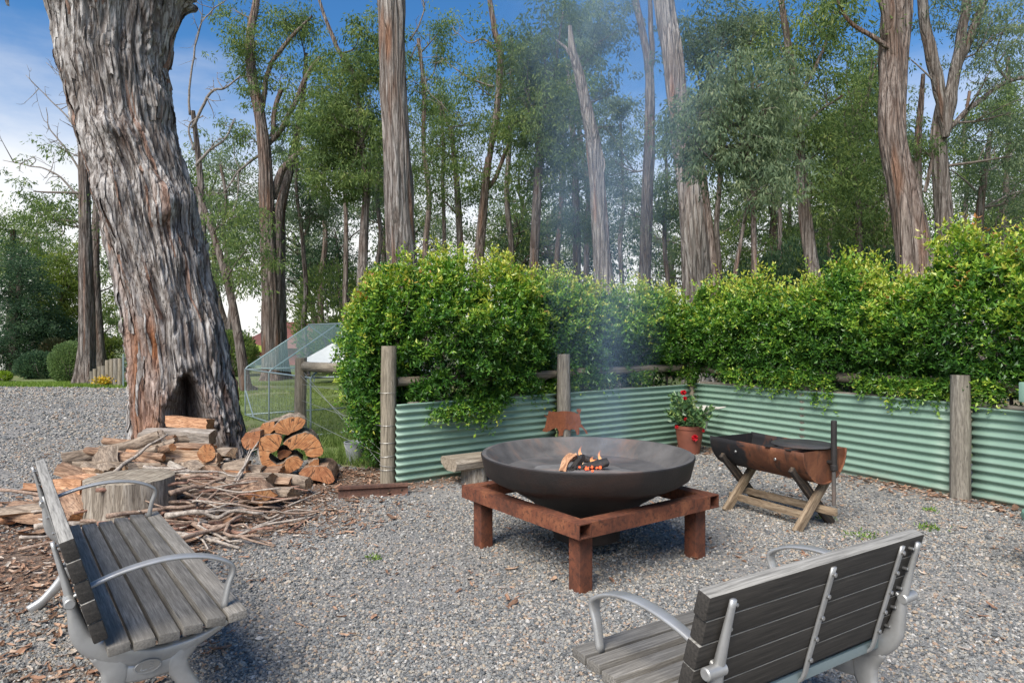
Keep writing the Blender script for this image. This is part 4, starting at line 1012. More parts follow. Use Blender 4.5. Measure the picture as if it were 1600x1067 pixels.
gum('gum_tree', 'tall straight pale barked gum trunk behind the left hedge', 15, [(632, 480, 28), (628, 380, 25), (622, 250, 23), (616, 120, 21), (614, 0, 23), (610, -120, 18), (612, -300, 13)], 'bark_pale', [(560, -190, 90, 70, 22), (680, -230, 90, 80, 22)], seed=21, scar=(613, 80),
    dead=[[(642, 90, 2), (656, 70, 1.6), (664, 130, 1.2), (700, 175, .8)], [(640, 65, 2.5), (662, 20, 2), (655, -30, 1)]])
gum('gum_tree', 'leaning pale and reddish gum trunk rising behind the smoke and the fence corner', 14, [(1088, 480, 25), (1080, 380, 22), (1068, 280, 19), (1056, 180, 17), (1046, 80, 17), (1036, 0, 17), (1024, -140, 14), (1015, -280, 10)], 'bark_pale', [(960, -180, 80, 60, 20), (1090, -220, 80, 60, 20)], seed=22)
gum('gum_tree', 'kinked thick reddish gum trunk behind the right hedge', 12.5, [(1420, 480, 31), (1417, 400, 28), (1404, 300, 23), (1393, 215, 22), (1398, 120, 22), (1408, 30, 23), (1420, -80, 19), (1428, -240, 14)], 'bark_red',
    [(1380, -210, 90, 60, 20), (1490, -230, 80, 60, 20), (1310, 5, 45, 25, 8)], limbs=[[(1400, 120, 9), (1395, 60, 12), (1385, 0, 13), (1372, -80, 10), (1366, -180, 7)], [(1400, 80, 3), (1385, 72, 5), (1350, 50, 4), (1318, 20, 3), (1300, -20, 2)]], seed=23)
gum('gum_tree', 'forked grey gum with spreading limbs, right of the kinked trunk', 17, [(1480, 480, 15), (1480, 400, 14.5), (1480, 300, 14), (1476, 220, 13), (1478, 165, 9), (1479, 140, 4)], 'bark_grey',
    [(1545, 60, 55, 45, 18), (1500, 15, 60, 45, 14), (1590, 25, 60, 40, 16), (1570, 180, 50, 40, 16), (1450, -60, 80, 50, 16), (1575, 245, 45, 35, 14), (1530, 120, 40, 30, 10)],
    limbs=[[(1478, 215, 7), (1472, 165, 10), (1460, 110, 10), (1446, 40, 9), (1438, -30, 8), (1430, -130, 5)], [(1478, 215, 7), (1484, 160, 10), (1496, 95, 10), (1506, 30, 8), (1520, -50, 6)], [(1480, 205, 4), (1495, 188, 5), (1530, 158, 5, .3), (1575, 128, 4, .5), (1630, 118, 3, .6)], [(1492, 125, 4), (1499, 100, 6), (1520, 50, 7), (1545, -20, 5), (1560, -80, 4)]],
    dead=[[(1478, 145, 3), (1450, 118, 2.2), (1425, 95, 1.6)]], palette=GUM_B, leaf=.12, nl=60, rad=.42, seed=24)
gum('gum_tree', 'slim red brown gum stem between the two thick trunks on the right', 16, [(1450, 480, 9), (1446, 400, 8), (1444, 300, 7), (1440, 220, 6), (1438, 170, 5), (1436, 120, 3)], 'bark_red', [(1425, 235, 30, 30, 5)], limbs=[[(1446, 300, 4), (1456, 250, 3.5), (1464, 215, 3)]], seed=25)
gum('dead_tree', 'leaning dead gum snag with broken top behind the smoke', 16, [(952, 480, 19), (945, 420, 16), (938, 330, 14), (929, 230, 13), (918, 180, 11), (905, 125, 9), (893, 85, 7), (889, 48, 3)], 'bark_pale', limbs=[[(896, 95, 5), (884, 75, 3.5), (868, 62, 1.2)], [(936, 285, 3), (945, 260, 2.2), (941, 236, 1)]], seed=26, cat='tree')
gum('gum_tree', 'dark slim upright gum trunk between the leaning snag and the leaning pale trunk', 21, [(1008, 480, 11), (1009, 400, 10), (1010, 310, 10), (1013, 220, 9), (1012, 120, 7), (1000, 50, 6), (990, 0, 6), (982, -80, 5)], 'bark_grey', [(960, 250, 50, 60, 14), (985, 330, 40, 40, 10), (950, -60, 50, 40, 10)], limbs=[[(1012, 150, 6), (1018, 90, 5), (1015, 0, 4), (1018, -60, 3)]], palette=GUM_B, seed=27)
gum('gum_tree', 'twin stemmed gum with forked pale limbs on the lawn behind the netting run', 23.6, [(424, 594, 16), (423, 480, 14), (421, 380, 13), (420, 310, 12), (417, 240, 11), (409, 180, 9), (396, 120, 8), (392, 60, 7), (400, 0, 6), (402, -60, 5)], 'bark_red',
    [(385, 85, 26, 26, 9), (405, 75, 35, 26, 10), (440, 25, 40, 24, 9), (395, 130, 24, 35, 9), (385, 210, 20, 24, 7), (445, 120, 30, 26, 7), (470, 30, 30, 24, 6), (360, 10, 24, 20, 4), (460, 165, 30, 20, 6)],
    limbs=[[(427, 310, 9), (436, 275, 7), (450, 255, 6), (476, 230, 3)], [(416, 232, 5), (440, 200, 5), (462, 160, 4.5), (478, 120, 4), (500, 90, 3)], [(425, 215, 5), (430, 170, 4.5), (440, 140, 4)], [(410, 170, 5), (420, 110, 4), (450, 65, 3.5), (488, 25, 2)]],
    dead=[[(416, 236, 4), (392, 252, 3), (372, 268, 2.5), (350, 300, 1.6), (318, 306, 1)], [(372, 268, 2), (372, 300, 1.2), (362, 340, .8)]], leaf=.17, nl=60, rad=.55, seed=28)
gum('gum_tree', 'thick brown gum trunk standing close behind the twin stemmed gum', 24.6, [(441, 592, 12), (440, 500, 11), (438, 400, 10), (438, 330, 9), (446, 285, 7.5), (458, 225, 6), (470, 150, 4.5), (476, 80, 3)], 'bark_grey', [(495, 95, 30, 28, 9), (470, 50, 30, 26, 9), (505, 145, 26, 24, 7)], leaf=.16, nl=60, rad=.5, seed=281)
gum('gum_tree', 'slanting thin brown trunk just right of the massive old tree', 19, [(390, 604, 9), (380, 540, 8), (362, 460, 6.5), (338, 385, 5.5), (318, 335, 5), (300, 290, 4)], 'bark_far', [(365, 350, 35, 28, 10), (395, 385, 32, 30, 10), (380, 440, 25, 24, 8)], leaf=.15, nl=55, seed=29)
gum('gum_tree', 'bright leaved gum with a rounded crown left of the pale straight trunk', 19, [(566, 500, 10), (566, 420, 9), (567, 350, 8), (570, 300, 7), (575, 250, 5)], 'bark_grey',
    [(515, 195, 42, 42, 22), (560, 230, 48, 45, 26), (500, 260, 35, 35, 14), (545, 280, 45, 32, 18), (575, 150, 38, 55, 20), (540, 100, 42, 42, 14), (565, 45, 42, 36, 10), (520, 150, 30, 30, 10)],
    limbs=[[(572, 300, 5), (566, 230, 4.5), (555, 130, 4), (525, 70, 4), (505, 20, 3), (492, -20, 2)]], palette=GUM_A, leaf=.15, nl=90, rad=.5, seed=30)
gum('gum_tree', 'slim gum with open crown and sky between its leaves, right of the pale straight trunk', 22, [(715, 500, 7), (718, 420, 6.5), (716, 340, 6), (712, 270, 5), (705, 200, 4)], 'bark_grey',
    [(680, 220, 40, 45, 12), (715, 240, 40, 38, 12), (690, 160, 36, 36, 8), (735, 190, 36, 36, 7), (665, 290, 34, 38, 11), (720, 305, 34, 26, 9)], leaf=.15, nl=60, rad=.5, seed=31, palette=GUM_A)
gum('gum_tree', 'brown forking gum between the slim open gum and the dense crowned gum', 20, [(742, 490, 10), (746, 420, 9), (752, 360, 8.5), (758, 300, 7), (764, 250, 6)], 'bark_red', [(740, 265, 36, 30, 10), (775, 230, 34, 36, 10), (745, 130, 45, 40, 8), (770, 60, 45, 35, 7)],
    limbs=[[(764, 250, 6), (778, 160, 6), (782, 90, 6), (772, 40, 5), (762, -20, 4)], [(760, 300, 4), (778, 270, 4), (795, 225, 3)]], dead=[[(772, 135, 3), (745, 128, 2.4), (722, 115, 1.8), (690, 92, 1)], [(782, 85, 3), (755, 62, 2), (735, 68, 1.4), (712, 50, .8)]], leaf=.15, nl=50, seed=32, palette=GUM_A)
gum('gum_tree', 'dense crowned dark stemmed gum left of the leaning snag', 18, [(832, 500, 9), (834, 420, 8.5), (838, 330, 8), (842, 250, 7), (845, 190, 6)], 'bark_grey',
    [(815, 110, 32, 40, 18), (850, 130, 42, 50, 28), (820, 190, 36, 42, 22), (865, 210, 38, 46, 24), (835, 270, 42, 36, 20), (890, 160, 30, 40, 14), (850, 60, 36, 36, 12), (880, 20, 45, 32, 12)], palette=GUM_A, leaf=.14, nl=90, rad=.48, seed=33)
gum('gum_tree', 'smoky green gum filling the gap behind the leaning snag', 22, [(900, 500, 8), (900, 400, 7), (898, 280, 6), (892, 180, 5), (888, 100, 4)], 'bark_grey', [(925, 90, 34, 36, 14), (960, 60, 36, 36, 12), (895, 260, 36, 45, 18), (900, 345, 42, 40, 18), (960, 200, 32, 40, 12), (955, 150, 28, 28, 8), (940, 20, 45, 26, 8)], palette=GUM_B, leaf=.16, nl=75, rad=.5, seed=34)
gum('gum_tree', 'young gum with twin thin stems and hanging blue green leaves, behind the fence corner', 11, [(1168, 500, 5), (1170, 430, 5), (1172, 360, 4.5), (1176, 300, 4), (1172, 220, 3), (1165, 150, 2.5)], 'bark_red',
    [(1105, 175, 48, 40, 26), (1085, 240, 40, 38, 20), (1150, 235, 48, 46, 30), (1190, 180, 46, 50, 28), (1210, 260, 40, 40, 22), (1140, 130, 46, 36, 18), (1060, 200, 30, 30, 10), (1170, 300, 45, 30, 16), (1200, 120, 40, 30, 12)],
    limbs=[[(1148, 500, 4), (1150, 420, 4), (1160, 360, 3.5), (1168, 320, 3)]], palette=GUM_B, leaf=.115, nl=42, rad=.30, seed=35, droop=1.3)
gum('gum_tree', 'tall gum with pale crown above the young blue green gum', 17, [(1118, 500, 8), (1112, 400, 8), (1104, 300, 7), (1096, 220, 6), (1098, 140, 5)], 'bark_red', [(1100, 60, 45, 36, 18), (1140, 30, 45, 32, 16), (1075, 95, 32, 32, 10), (1160, 85, 40, 34, 16), (1190, 40, 34, 30, 10)], palette=GUM_B, leaf=.14, nl=70, seed=36)
gum('gum_tree', 'leaning brown gum with full crown midway along the right hedge', 15, [(1278, 490, 13), (1272, 420, 12), (1263, 330, 11.5), (1257, 230, 9), (1250, 140, 8), (1236, 60, 6), (1222, -10, 5), (1212, -80, 4)], 'bark_grey',
    [(1270, 60, 45, 38, 16), (1220, 90, 32, 34, 10), (1300, 130, 40, 36, 14), (1235, 200, 40, 36, 16), (1295, 215, 44, 40, 22), (1330, 260, 42, 36, 20), (1265, 20, 50, 28, 10), (1310, 40, 34, 30, 8), (1290, 295, 40, 30, 14)],
    limbs=[[(1257, 140, 4), (1272, 110, 3.5), (1290, 70, 2.5), (1300, 40, 1.5)], [(1256, 200, 4), (1285, 170, 3), (1315, 150, 2)]], palette=GUM_A, leaf=.13, nl=52, rad=.48, seed=37)
gum('gum_tree', 'gum with drooping crown just left of the kinked thick trunk', 18, [(1352, 500, 8), (1348, 420, 7), (1340, 340, 6), (1332, 280, 5)], 'bark_far', [(1345, 150, 30, 34, 12), (1360, 200, 30, 40, 16), (1345, 290, 40, 40, 20), (1370, 350, 36, 36, 16), (1310, 350, 40, 34, 16), (1360, 100, 24, 30, 7)], palette=GUM_A, leaf=.15, nl=55, seed=38)
gum('gum_tree', 'spindly gum with bare crossing twigs at the far right edge', 19, [(1535, 500, 8), (1530, 400, 7), (1526, 330, 6), (1530, 270, 5), (1540, 210, 4)], 'bark_grey', [(1540, 285, 36, 30, 10), (1585, 300, 36, 30, 10), (1520, 215, 30, 26, 7), (1590, 350, 30, 26, 8)],
    dead=[[(1526, 335, 3), (1555, 315, 2.4), (1590, 300, 2), (1630, 290, 1.2)], [(1528, 300, 3), (1500, 275, 2), (1478, 262, 1.2)], [(1530, 270, 3), (1565, 255, 2.2), (1600, 215, 1.4)]], palette=GUM_B, leaf=.14, nl=45, seed=39)
gum('gum_tree', 'straight dark trunked gum at the drive, its bare twigs left of the massive old tree', 21.6, [(131, 601, 15), (135, 520, 13), (138, 430, 11), (140, 340, 9.5), (138, 260, 8), (134, 180, 6), (130, 90, 4)], 'bark_grey', [(100, 300, 24, 22, 6), (80, 330, 28, 22, 8), (60, 340, 18, 16, 4), (110, 340, 22, 22, 8), (95, 232, 20, 12, 3), (55, 300, 18, 14, 3)],
    dead=[[(138, 330, 3.5), (112, 296, 2.6), (85, 270, 2), (40, 258, 1.2), (5, 252, .7)], [(138, 290, 3), (105, 235, 2), (78, 200, 1.2), (72, 168, .7)], [(136, 250, 3), (110, 190, 2), (82, 160, 1.2), (40, 118, .7)], [(134, 170, 2), (112, 130, 1.4), (72, 98, .7)]], leaf=.16, nl=45, rad=.5, seed=40)
gum('gum_tree', 'thinner dark gum trunk between the drive trunk and the massive old tree', 25, [(161, 597, 9), (158, 500, 8), (154, 400, 7), (151, 320, 6), (150, 240, 5)], 'bark_far', [(185, 420, 24, 40, 10), (180, 500, 24, 30, 8)], leaf=.17, nl=60, seed=41)
gum('gum_tree', 'gum with bare crooked boughs against the sky right of the massive old trunk', 21, [(322, 602, 8), (318, 500, 7), (316, 400, 6.5), (312, 320, 6), (304, 240, 5), (296, 170, 4)], 'bark_grey', [(340, 390, 34, 24, 9), (330, 440, 28, 26, 8)],
    dead=[[(300, 200, 4), (330, 145, 3), (352, 138, 2.4), (375, 118, 1.8)], [(306, 260, 4), (330, 232, 3), (352, 218, 2), (366, 186, 1.4)], [(296, 180, 3), (297, 130, 3), (310, 50, 2.4), (330, 18, 1.8), (358, -2, 1.2)], [(303, 235, 3), (296, 195, 2), (318, 180, 1.4)]], leaf=.15, nl=45, seed=42)

SLIM = [(478, 26, 470, 250, 5, 'slim gum stem just right of the twin stemmed gum'), (505, 30, 505, 200, 6, 'thin gum stem left of the bright leaved gum'), (543, 24, 535, 120, 5, 'thin gum stem close left of the bright leaved gum trunk'), (590, 27, 596, 180, 5, 'thin gum stem just left of the pale straight trunk'), (668, 26, 662, 60, 6, 'thin gum stem just right of the pale straight trunk'), (695, 30, 690, 150, 5, 'thin gum stem left of the slim open gum'),
 (792, 25, 800, 60, 6, 'thin gum stem right of the brown forking gum'), (868, 27, 878, 120, 6, 'thin gum stem left of the leaning dead snag'), (918, 30, 905, 40, 6, 'thin gum stem just behind the leaning dead snag'), (972, 28, 975, 190, 5, 'thin gum stem between the snag and the dark upright trunk'), (1045, 25, 1040, 230, 5, 'thin gum stem left of the leaning pale trunk'), (1128, 22, 1122, 150, 6, 'thin gum stem right of the leaning pale trunk'),
 (1222, 24, 1215, 130, 5, 'thin gum stem left of the leaning brown gum'), (1298, 22, 1300, 180, 7, 'thin gum stem just right of the leaning brown gum'), (1328, 27, 1338, 120, 5, 'thin crooked gum stem midway to the kinked trunk'), (1380, 25, 1376, 160, 6, 'thin gum stem hard against the kinked thick trunk'), (1512, 24, 1518, 140, 5, 'thin gum stem right of the forked grey gum'), (1570, 27, 1580, 90, 6, 'thin gum stem near the far right edge'), (358, 28, 352, 260, 5, 'thin gum stem between the old tree and the twin stemmed gum')]
for i, (x0, Y, x1, yt, h0, lab) in enumerate(SLIM):
    rq = np.random.default_rng(900 + i); n_ = 7; ys = np.linspace(560, yt, n_); xs = np.linspace(x0, x1, n_) + rq.normal(0, 4, n_)
    bl = [(x1 + rq.normal(0, 22), yt + rq.uniform(-20, 130), rq.uniform(20, 36), rq.uniform(18, 34), 7) for _ in range(6)]
    gum('slim_gum', lab, Y, [(a, b, h0 * (1 - .55 * k / n_)) for k, (a, b) in enumerate(zip(xs, ys))], ['bark_grey', 'bark_red', 'bark_far'][i % 3], bl, palette=GUM_A if i % 3 else GUM_B, leaf=.17, nl=60, rad=.55, seed=950 + i)

# left background: dark evergreens, a big soft tree, a pale clipped bush
gum('evergreen_tree', 'dark blue green evergreen tree at the far left edge beyond the drive', 27, [(20, 602, 9), (22, 520, 7), (24, 440, 5), (25, 400, 3)], 'bark_far', [(20, 455, 40, 24, 24), (45, 500, 42, 26, 28), (15, 540, 45, 26, 28), (60, 545, 34, 30, 24), (25, 410, 32, 22, 14), (80, 580, 30, 18, 14), (20, 585, 40, 14, 10)], palette=GUM_D, leaf=.16, nl=110, rad=.6, seed=43, droop=.1)
gum('gum_tree', 'airy gum rising above the dark evergreen at the far left edge', 33, [(10, 590, 7), (12, 480, 6), (18, 400, 5), (25, 360, 4)], 'bark_far', [(20, 360, 34, 20, 12), (50, 375, 28, 18, 10), (5, 390, 24, 18, 8), (40, 405, 34, 16, 10), (15, 425, 30, 14, 8)], palette=GUM_A, leaf=.2, nl=60, rad=.6, seed=44)
gum('gum_tree', 'full yellow green tree behind the pale round bush', 30, [(100, 592, 8), (102, 520, 7), (100, 450, 6)], 'bark_far', [(95, 440, 34, 30, 20), (85, 485, 30, 30, 20), (115, 500, 34, 34, 24), (100, 400, 28, 24, 10), (120, 440, 26, 30, 14), (90, 540, 24, 30, 16), (175, 540, 24, 34, 16), (190, 470, 22, 40, 12)], palette=GUM_Y, leaf=.18, nl=80, rad=.6, seed=45)
def bush(name, label, c, rx, rz, n, L, palette, seed, cat='shrub'):
    rg = np.random.default_rng(seed); root = empty(name, (c[0], c[1], 0)); tag(root, label, cat)
    d = rg.normal(size=(n, 3)); d /= np.linalg.norm(d, axis=1)[:, None]; r = rg.uniform(.72, 1.0, n) + .08 * pn(d * 3 + seed)
    p = d * r[:, None] * [rx, rx, rz] + [0, 0, rz * .92]; k = p[:, 2] > 0; p, d = p[k], d[k]; n = len(p)
    ax = d + rg.normal(0, .4, (n, 3)) + [0, 0, .8]; LL = L * rg.uniform(.6, 1.3, n)
    V, T, C = leaf_cloud(p, ax, rg.normal(size=(n, 3)), LL, LL * .4, pal(n, palette, np.clip(rg.normal(.5, .2, n), 0, 1)))
    link('foliage', np_mesh('foliage', V, tris=T, mats=[MT['gumleaf']], col=C, smooth=False), root)
    mb = MB()
    for i in range(6):
        a = rg.uniform(0, 6.28); mb.add(*tube(smooth_path([(0, 0, -.02), (math.cos(a) * rx * .25, math.sin(a) * rx * .25, rz * .7), (math.cos(a) * rx * .55, math.sin(a) * rx * .55, rz * 1.4)], 7), np.linspace(.03, .008, 7), 6))
    mb.obj('stems', MT['branch'], root); return root
BUSH_PAL = [(0, (.075, .125, .045)), (.5, (.15, .225, .085)), (1, (.24, .32, .13))]
bush('round_bush', 'pale green rounded bush beside the drive trunk', U(110, 600, 22.6), .62, .70, 7000, .09, BUSH_PAL, 3)
bush('low_shrub', 'small lime green shrub at the far left edge of the drive', U(3, 600, 23), .28, .16, 900, .09, [(0, (.12, .2, .02)), (1, (.3, .4, .06))], 5)
bush('dark_shrub', 'dark shrub under the evergreen tree beyond the verge', U(62, 600, 24.5), .75, .50, 4000, .12, GUM_D, 6)
bush('dark_shrub', 'dark shrub with rusty tones left of the pale round bush', U(86, 598, 25.5), .55, .75, 4000, .12, [(0, (.02, .03, .015)), (.7, (.05, .06, .025)), (1, (.12, .05, .03))], 7)
bush('understorey_shrub', 'dark leafy shrub behind the netting run at the lawn edge', U(360, 598, 26), 1.0, .9, 5000, .14, GUM_A, 8)
bush('understorey_shrub', 'broad leafy shrub behind the twin stemmed gum', U(545, 590, 30), 1.6, 1.3, 7000, .16, GUM_A, 9)

# ---- background row: slim gums of the woodland behind the hedges, three builds and their copies
def far_gum(seed, hgt, pal_):
    rg = np.random.default_rng(seed); root = empty('woodland_gum', (0, 0, 0)); n = 6; lean = rg.normal(0, .35, 2)
    zs = np.linspace(-.05, hgt * .8, n); path = np.stack([lean[0] * (zs / hgt) ** 2 * 3 + rg.normal(0, .08, n), lean[1] * (zs / hgt) ** 2 * 3 + rg.normal(0, .08, n), zs], 1)
    v, Q, col, p = trunk_mesh(path, np.linspace(.24, .07, n), 12, 40, .1, seed); link('trunk', np_mesh('trunk', v, quads=Q, mats=[MT['bark_far']], col=col), root)
    mb = MB(); cl = []
    for i in range(15):
        a0 = p[rg.integers(12, 40)]; az = rg.uniform(0, 6.28); ln = rg.uniform(1.0, 2.6); e = a0 + [math.cos(az) * ln, math.sin(az) * ln, rg.uniform(.4, 1.8)]
        lp = smooth_path([a0, (a0 + e) / 2 + rg.normal(0, .2, 3), e], 8); mb.add(*tube(lp, np.linspace(.06, .02, 8), 6, True))
        k = e + rg.normal(size=(7, 3)) * [.7, .7, .55]; cl.append(k)
        for q in k[:4]: mb.add(*tube(smooth_path([lp[5], (lp[5] + q) / 2 + rg.normal(0, .1, 3), q], 5), np.linspace(.02, .006, 5), 4, True))
    mb.obj('branches', MT['branch'], root, sharp=None)['kind'] = 'stuff'; crown_leaves(root, np.concatenate(cl), 64, .72, .21, seed, pal_)
    return root
protos = [far_gum(61, 10.5, GUM_A), far_gum(62, 12.0, GUM_B), far_gum(63, 9.0, GUM_A), far_gum(64, 8.0, GUM_D)]
spots = [(345, 34), (470, 33), (500, 38), (535, 31), (590, 36), (655, 40), (815, 31), (870, 34), (925, 38), (1060, 36), (1125, 30), (1150, 35), (1195, 29), (1230, 33), (1290, 30), (1325, 34), (1380, 29), (1430, 33), (1510, 30), (1560, 35), (1600, 31), (1660, 33), (60, 40), (1245, 39), (1345, 40), (845, 42)]
REFS = [(60, 'evergreen at the far left'), (322, 'crooked bare gum by the old trunk'), (424, 'twin stemmed gum'), (566, 'bright leaved gum'), (630, 'pale straight trunk'), (750, 'brown forking gum'), (834, 'dense crowned gum'), (945, 'leaning dead snag'), (1008, 'dark slim upright trunk'), (1085, 'leaning pale trunk'), (1160, 'young blue green gum'), (1272, 'leaning brown gum'), (1350, 'drooping gum'), (1418, 'kinked thick trunk'), (1480, 'forked grey gum'), (1535, 'spindly gum at the right edge')]
seen = {}
used = set(); rgp = np.random.default_rng(77)
for i, (px, Y) in enumerate(spots):
    k = i % 4; o = protos[k] if k not in used else copy_tree(protos[k]); used.add(k)
    o.location = ((px - 800) / FPX * Y, Y, 0); o.rotation_euler = (0, 0, rgp.uniform(0, 6.28)); s = rgp.uniform(.85, 1.2); o.scale = (s, s, s)
    ref = min(REFS, key=lambda q: abs(q[0] - px)); side = 'left' if px < ref[0] else 'right'; key = (ref[1], side); seen[key] = seen.get(key, 0) + 1
    tag(o, '%sslender distant woodland gum seen just %s of the %s' % (['', 'second ', 'third ', 'fourth ', 'fifth '][seen[key] - 1], side, ref[1]), 'tree', 'far woodland gums behind the hedges')
# the far wood reads as one dark mass
rg = np.random.default_rng(88); n = 420; x = rg.uniform(-75, 75, n); y = rg.uniform(52, 70, n); h = 2.6 + 1.4 * pn(np.stack([x * .12, y * 0, y * 0], 1))
cen = np.stack([x, y, h * rg.random(n)], 1); V, T, C = clump_leaves(cen, 60, 1.3, .45, rg, GUM_D)
mbw = link('far_wood', np_mesh('far_wood', V, tris=T, mats=[MT['gumleaf']], col=C, smooth=False)); tag(mbw, 'dark wooded skyline beyond the trees', 'woodland', kind='stuff')
# understorey masses behind the hedges
for i, (px, Y, rx, rz) in enumerate([(860, 25, 1.1, 1.5), (930, 27, 1.1, 1.4), (1190, 20, 1.6, 2.0), (1250, 23, 1.8, 2.6), (1330, 21, 1.5, 2.4), (1380, 18, 1.2, 2.0), (520, 27, 1.6, 2.4), (1140, 24, 1.3, 2.0)]):
    bush('understorey_shrub', ['tall dark understorey shrub behind the hedge, left of the leaning snag', 'tall dark understorey shrub behind the leaning snag', 'dark understorey shrub behind the young blue green gum', 'big dark understorey shrub left of the leaning brown gum', 'dark understorey shrub right of the leaning brown gum', 'dark understorey shrub just left of the kinked thick trunk', 'tall green understorey shrub left of the bright leaved gum', 'dark understorey shrub right of the leaning pale trunk'][i], U(px, 525, Y), rx, rz, 5200, .16, GUM_A if i in (0, 6) else GUM_D, 100 + i)
# ------------------------------------------------------------------ benches
def flat_section(w, t, n=3):
    """rounded rectangle section, w along first axis"""
    o = []; r = min(w, t) * .42
    for cx, cy, a0 in ((w / 2 - r, t / 2 - r, 0), (-w / 2 + r, t / 2 - r, 90), (-w / 2 + r, -t / 2 + r, 180), (w / 2 - r, -t / 2 + r, 270)):
        for k in range(n): a = R(a0 + 90 * k / (n - 1)); o.append((cx + r * math.cos(a), cy + r * math.sin(a)))
    return np.array(o)
def sweep_yz(pts, widths, thick, x0, n=26, seg=3):
    """casting member in the bench's side plane: path (y, z), in-plane widths, thickness along x"""
    p = smooth_path([(0, a, b) for a, b in pts], n); wd = np.interp(np.linspace(0, 1, n), np.linspace(0, 1, len(widths)), widths)
    th = np.interp(np.linspace(0, 1, n), np.linspace(0, 1, len(thick)), thick) if isinstance(thick, (list, tuple)) else np.full(n, thick)
    T = np.gradient(p, axis=0); T /= np.linalg.norm(T, axis=1)[:, None]; N = np.stack([0 * T[:, 0], -T[:, 2], T[:, 1]], 1)
    v = []; k = None
    for i in range(n):
        s = flat_section(wd[i], th[i], seg); k = len(s)
        v.append(p[i] + s[:, :1] * N[i] + s[:, 1:] * np.array([[1.0, 0, 0]]) + [x0, 0, 0])
    f = []
    for i in range(n - 1):
        for j in range(k): j2 = (j + 1) % k; f.append((i * k + j, i * k + j2, (i + 1) * k + j2, (i + 1) * k + j))
    f.append(tuple(range(k))[::-1]); f.append(tuple((n - 1) * k + j for j in range(k)))
    return np.concatenate(v), f
def cyl(r, L, axis='x', c=(0, 0, 0), n=14, ch=.2):
    e = min(r * ch, L * .3)
    p = lathe([(1e-4, -L / 2), (r - e, -L / 2), (r, -L / 2 + e), (r, L / 2 - e), (r - e, L / 2), (1e-4, L / 2)], n)
    M_ = {'x': rotm(0, R(90), 0), 'y': rotm(R(90), 0, 0), 'z': np.eye(3)}[axis]; return xf(p, M_, c)
SEAT = [(.035, .412, 5), (.118, .408, 2), (.201, .411, -1), (.284, .418, -5), (.367, .426, -6), (.450, .428, 4)]      # y, z centre, tilt of each seat slat
BLEAN = R(15.5)
def bl(t, off): return (-.030 - math.sin(BLEAN) * t - math.cos(BLEAN) * off, .492 + math.cos(BLEAN) * t - math.sin(BLEAN) * off)
BACK = [(-.030 - math.sin(BLEAN) * .0795 * i, .492 + math.cos(BLEAN) * .0795 * i) for i in range(5)]
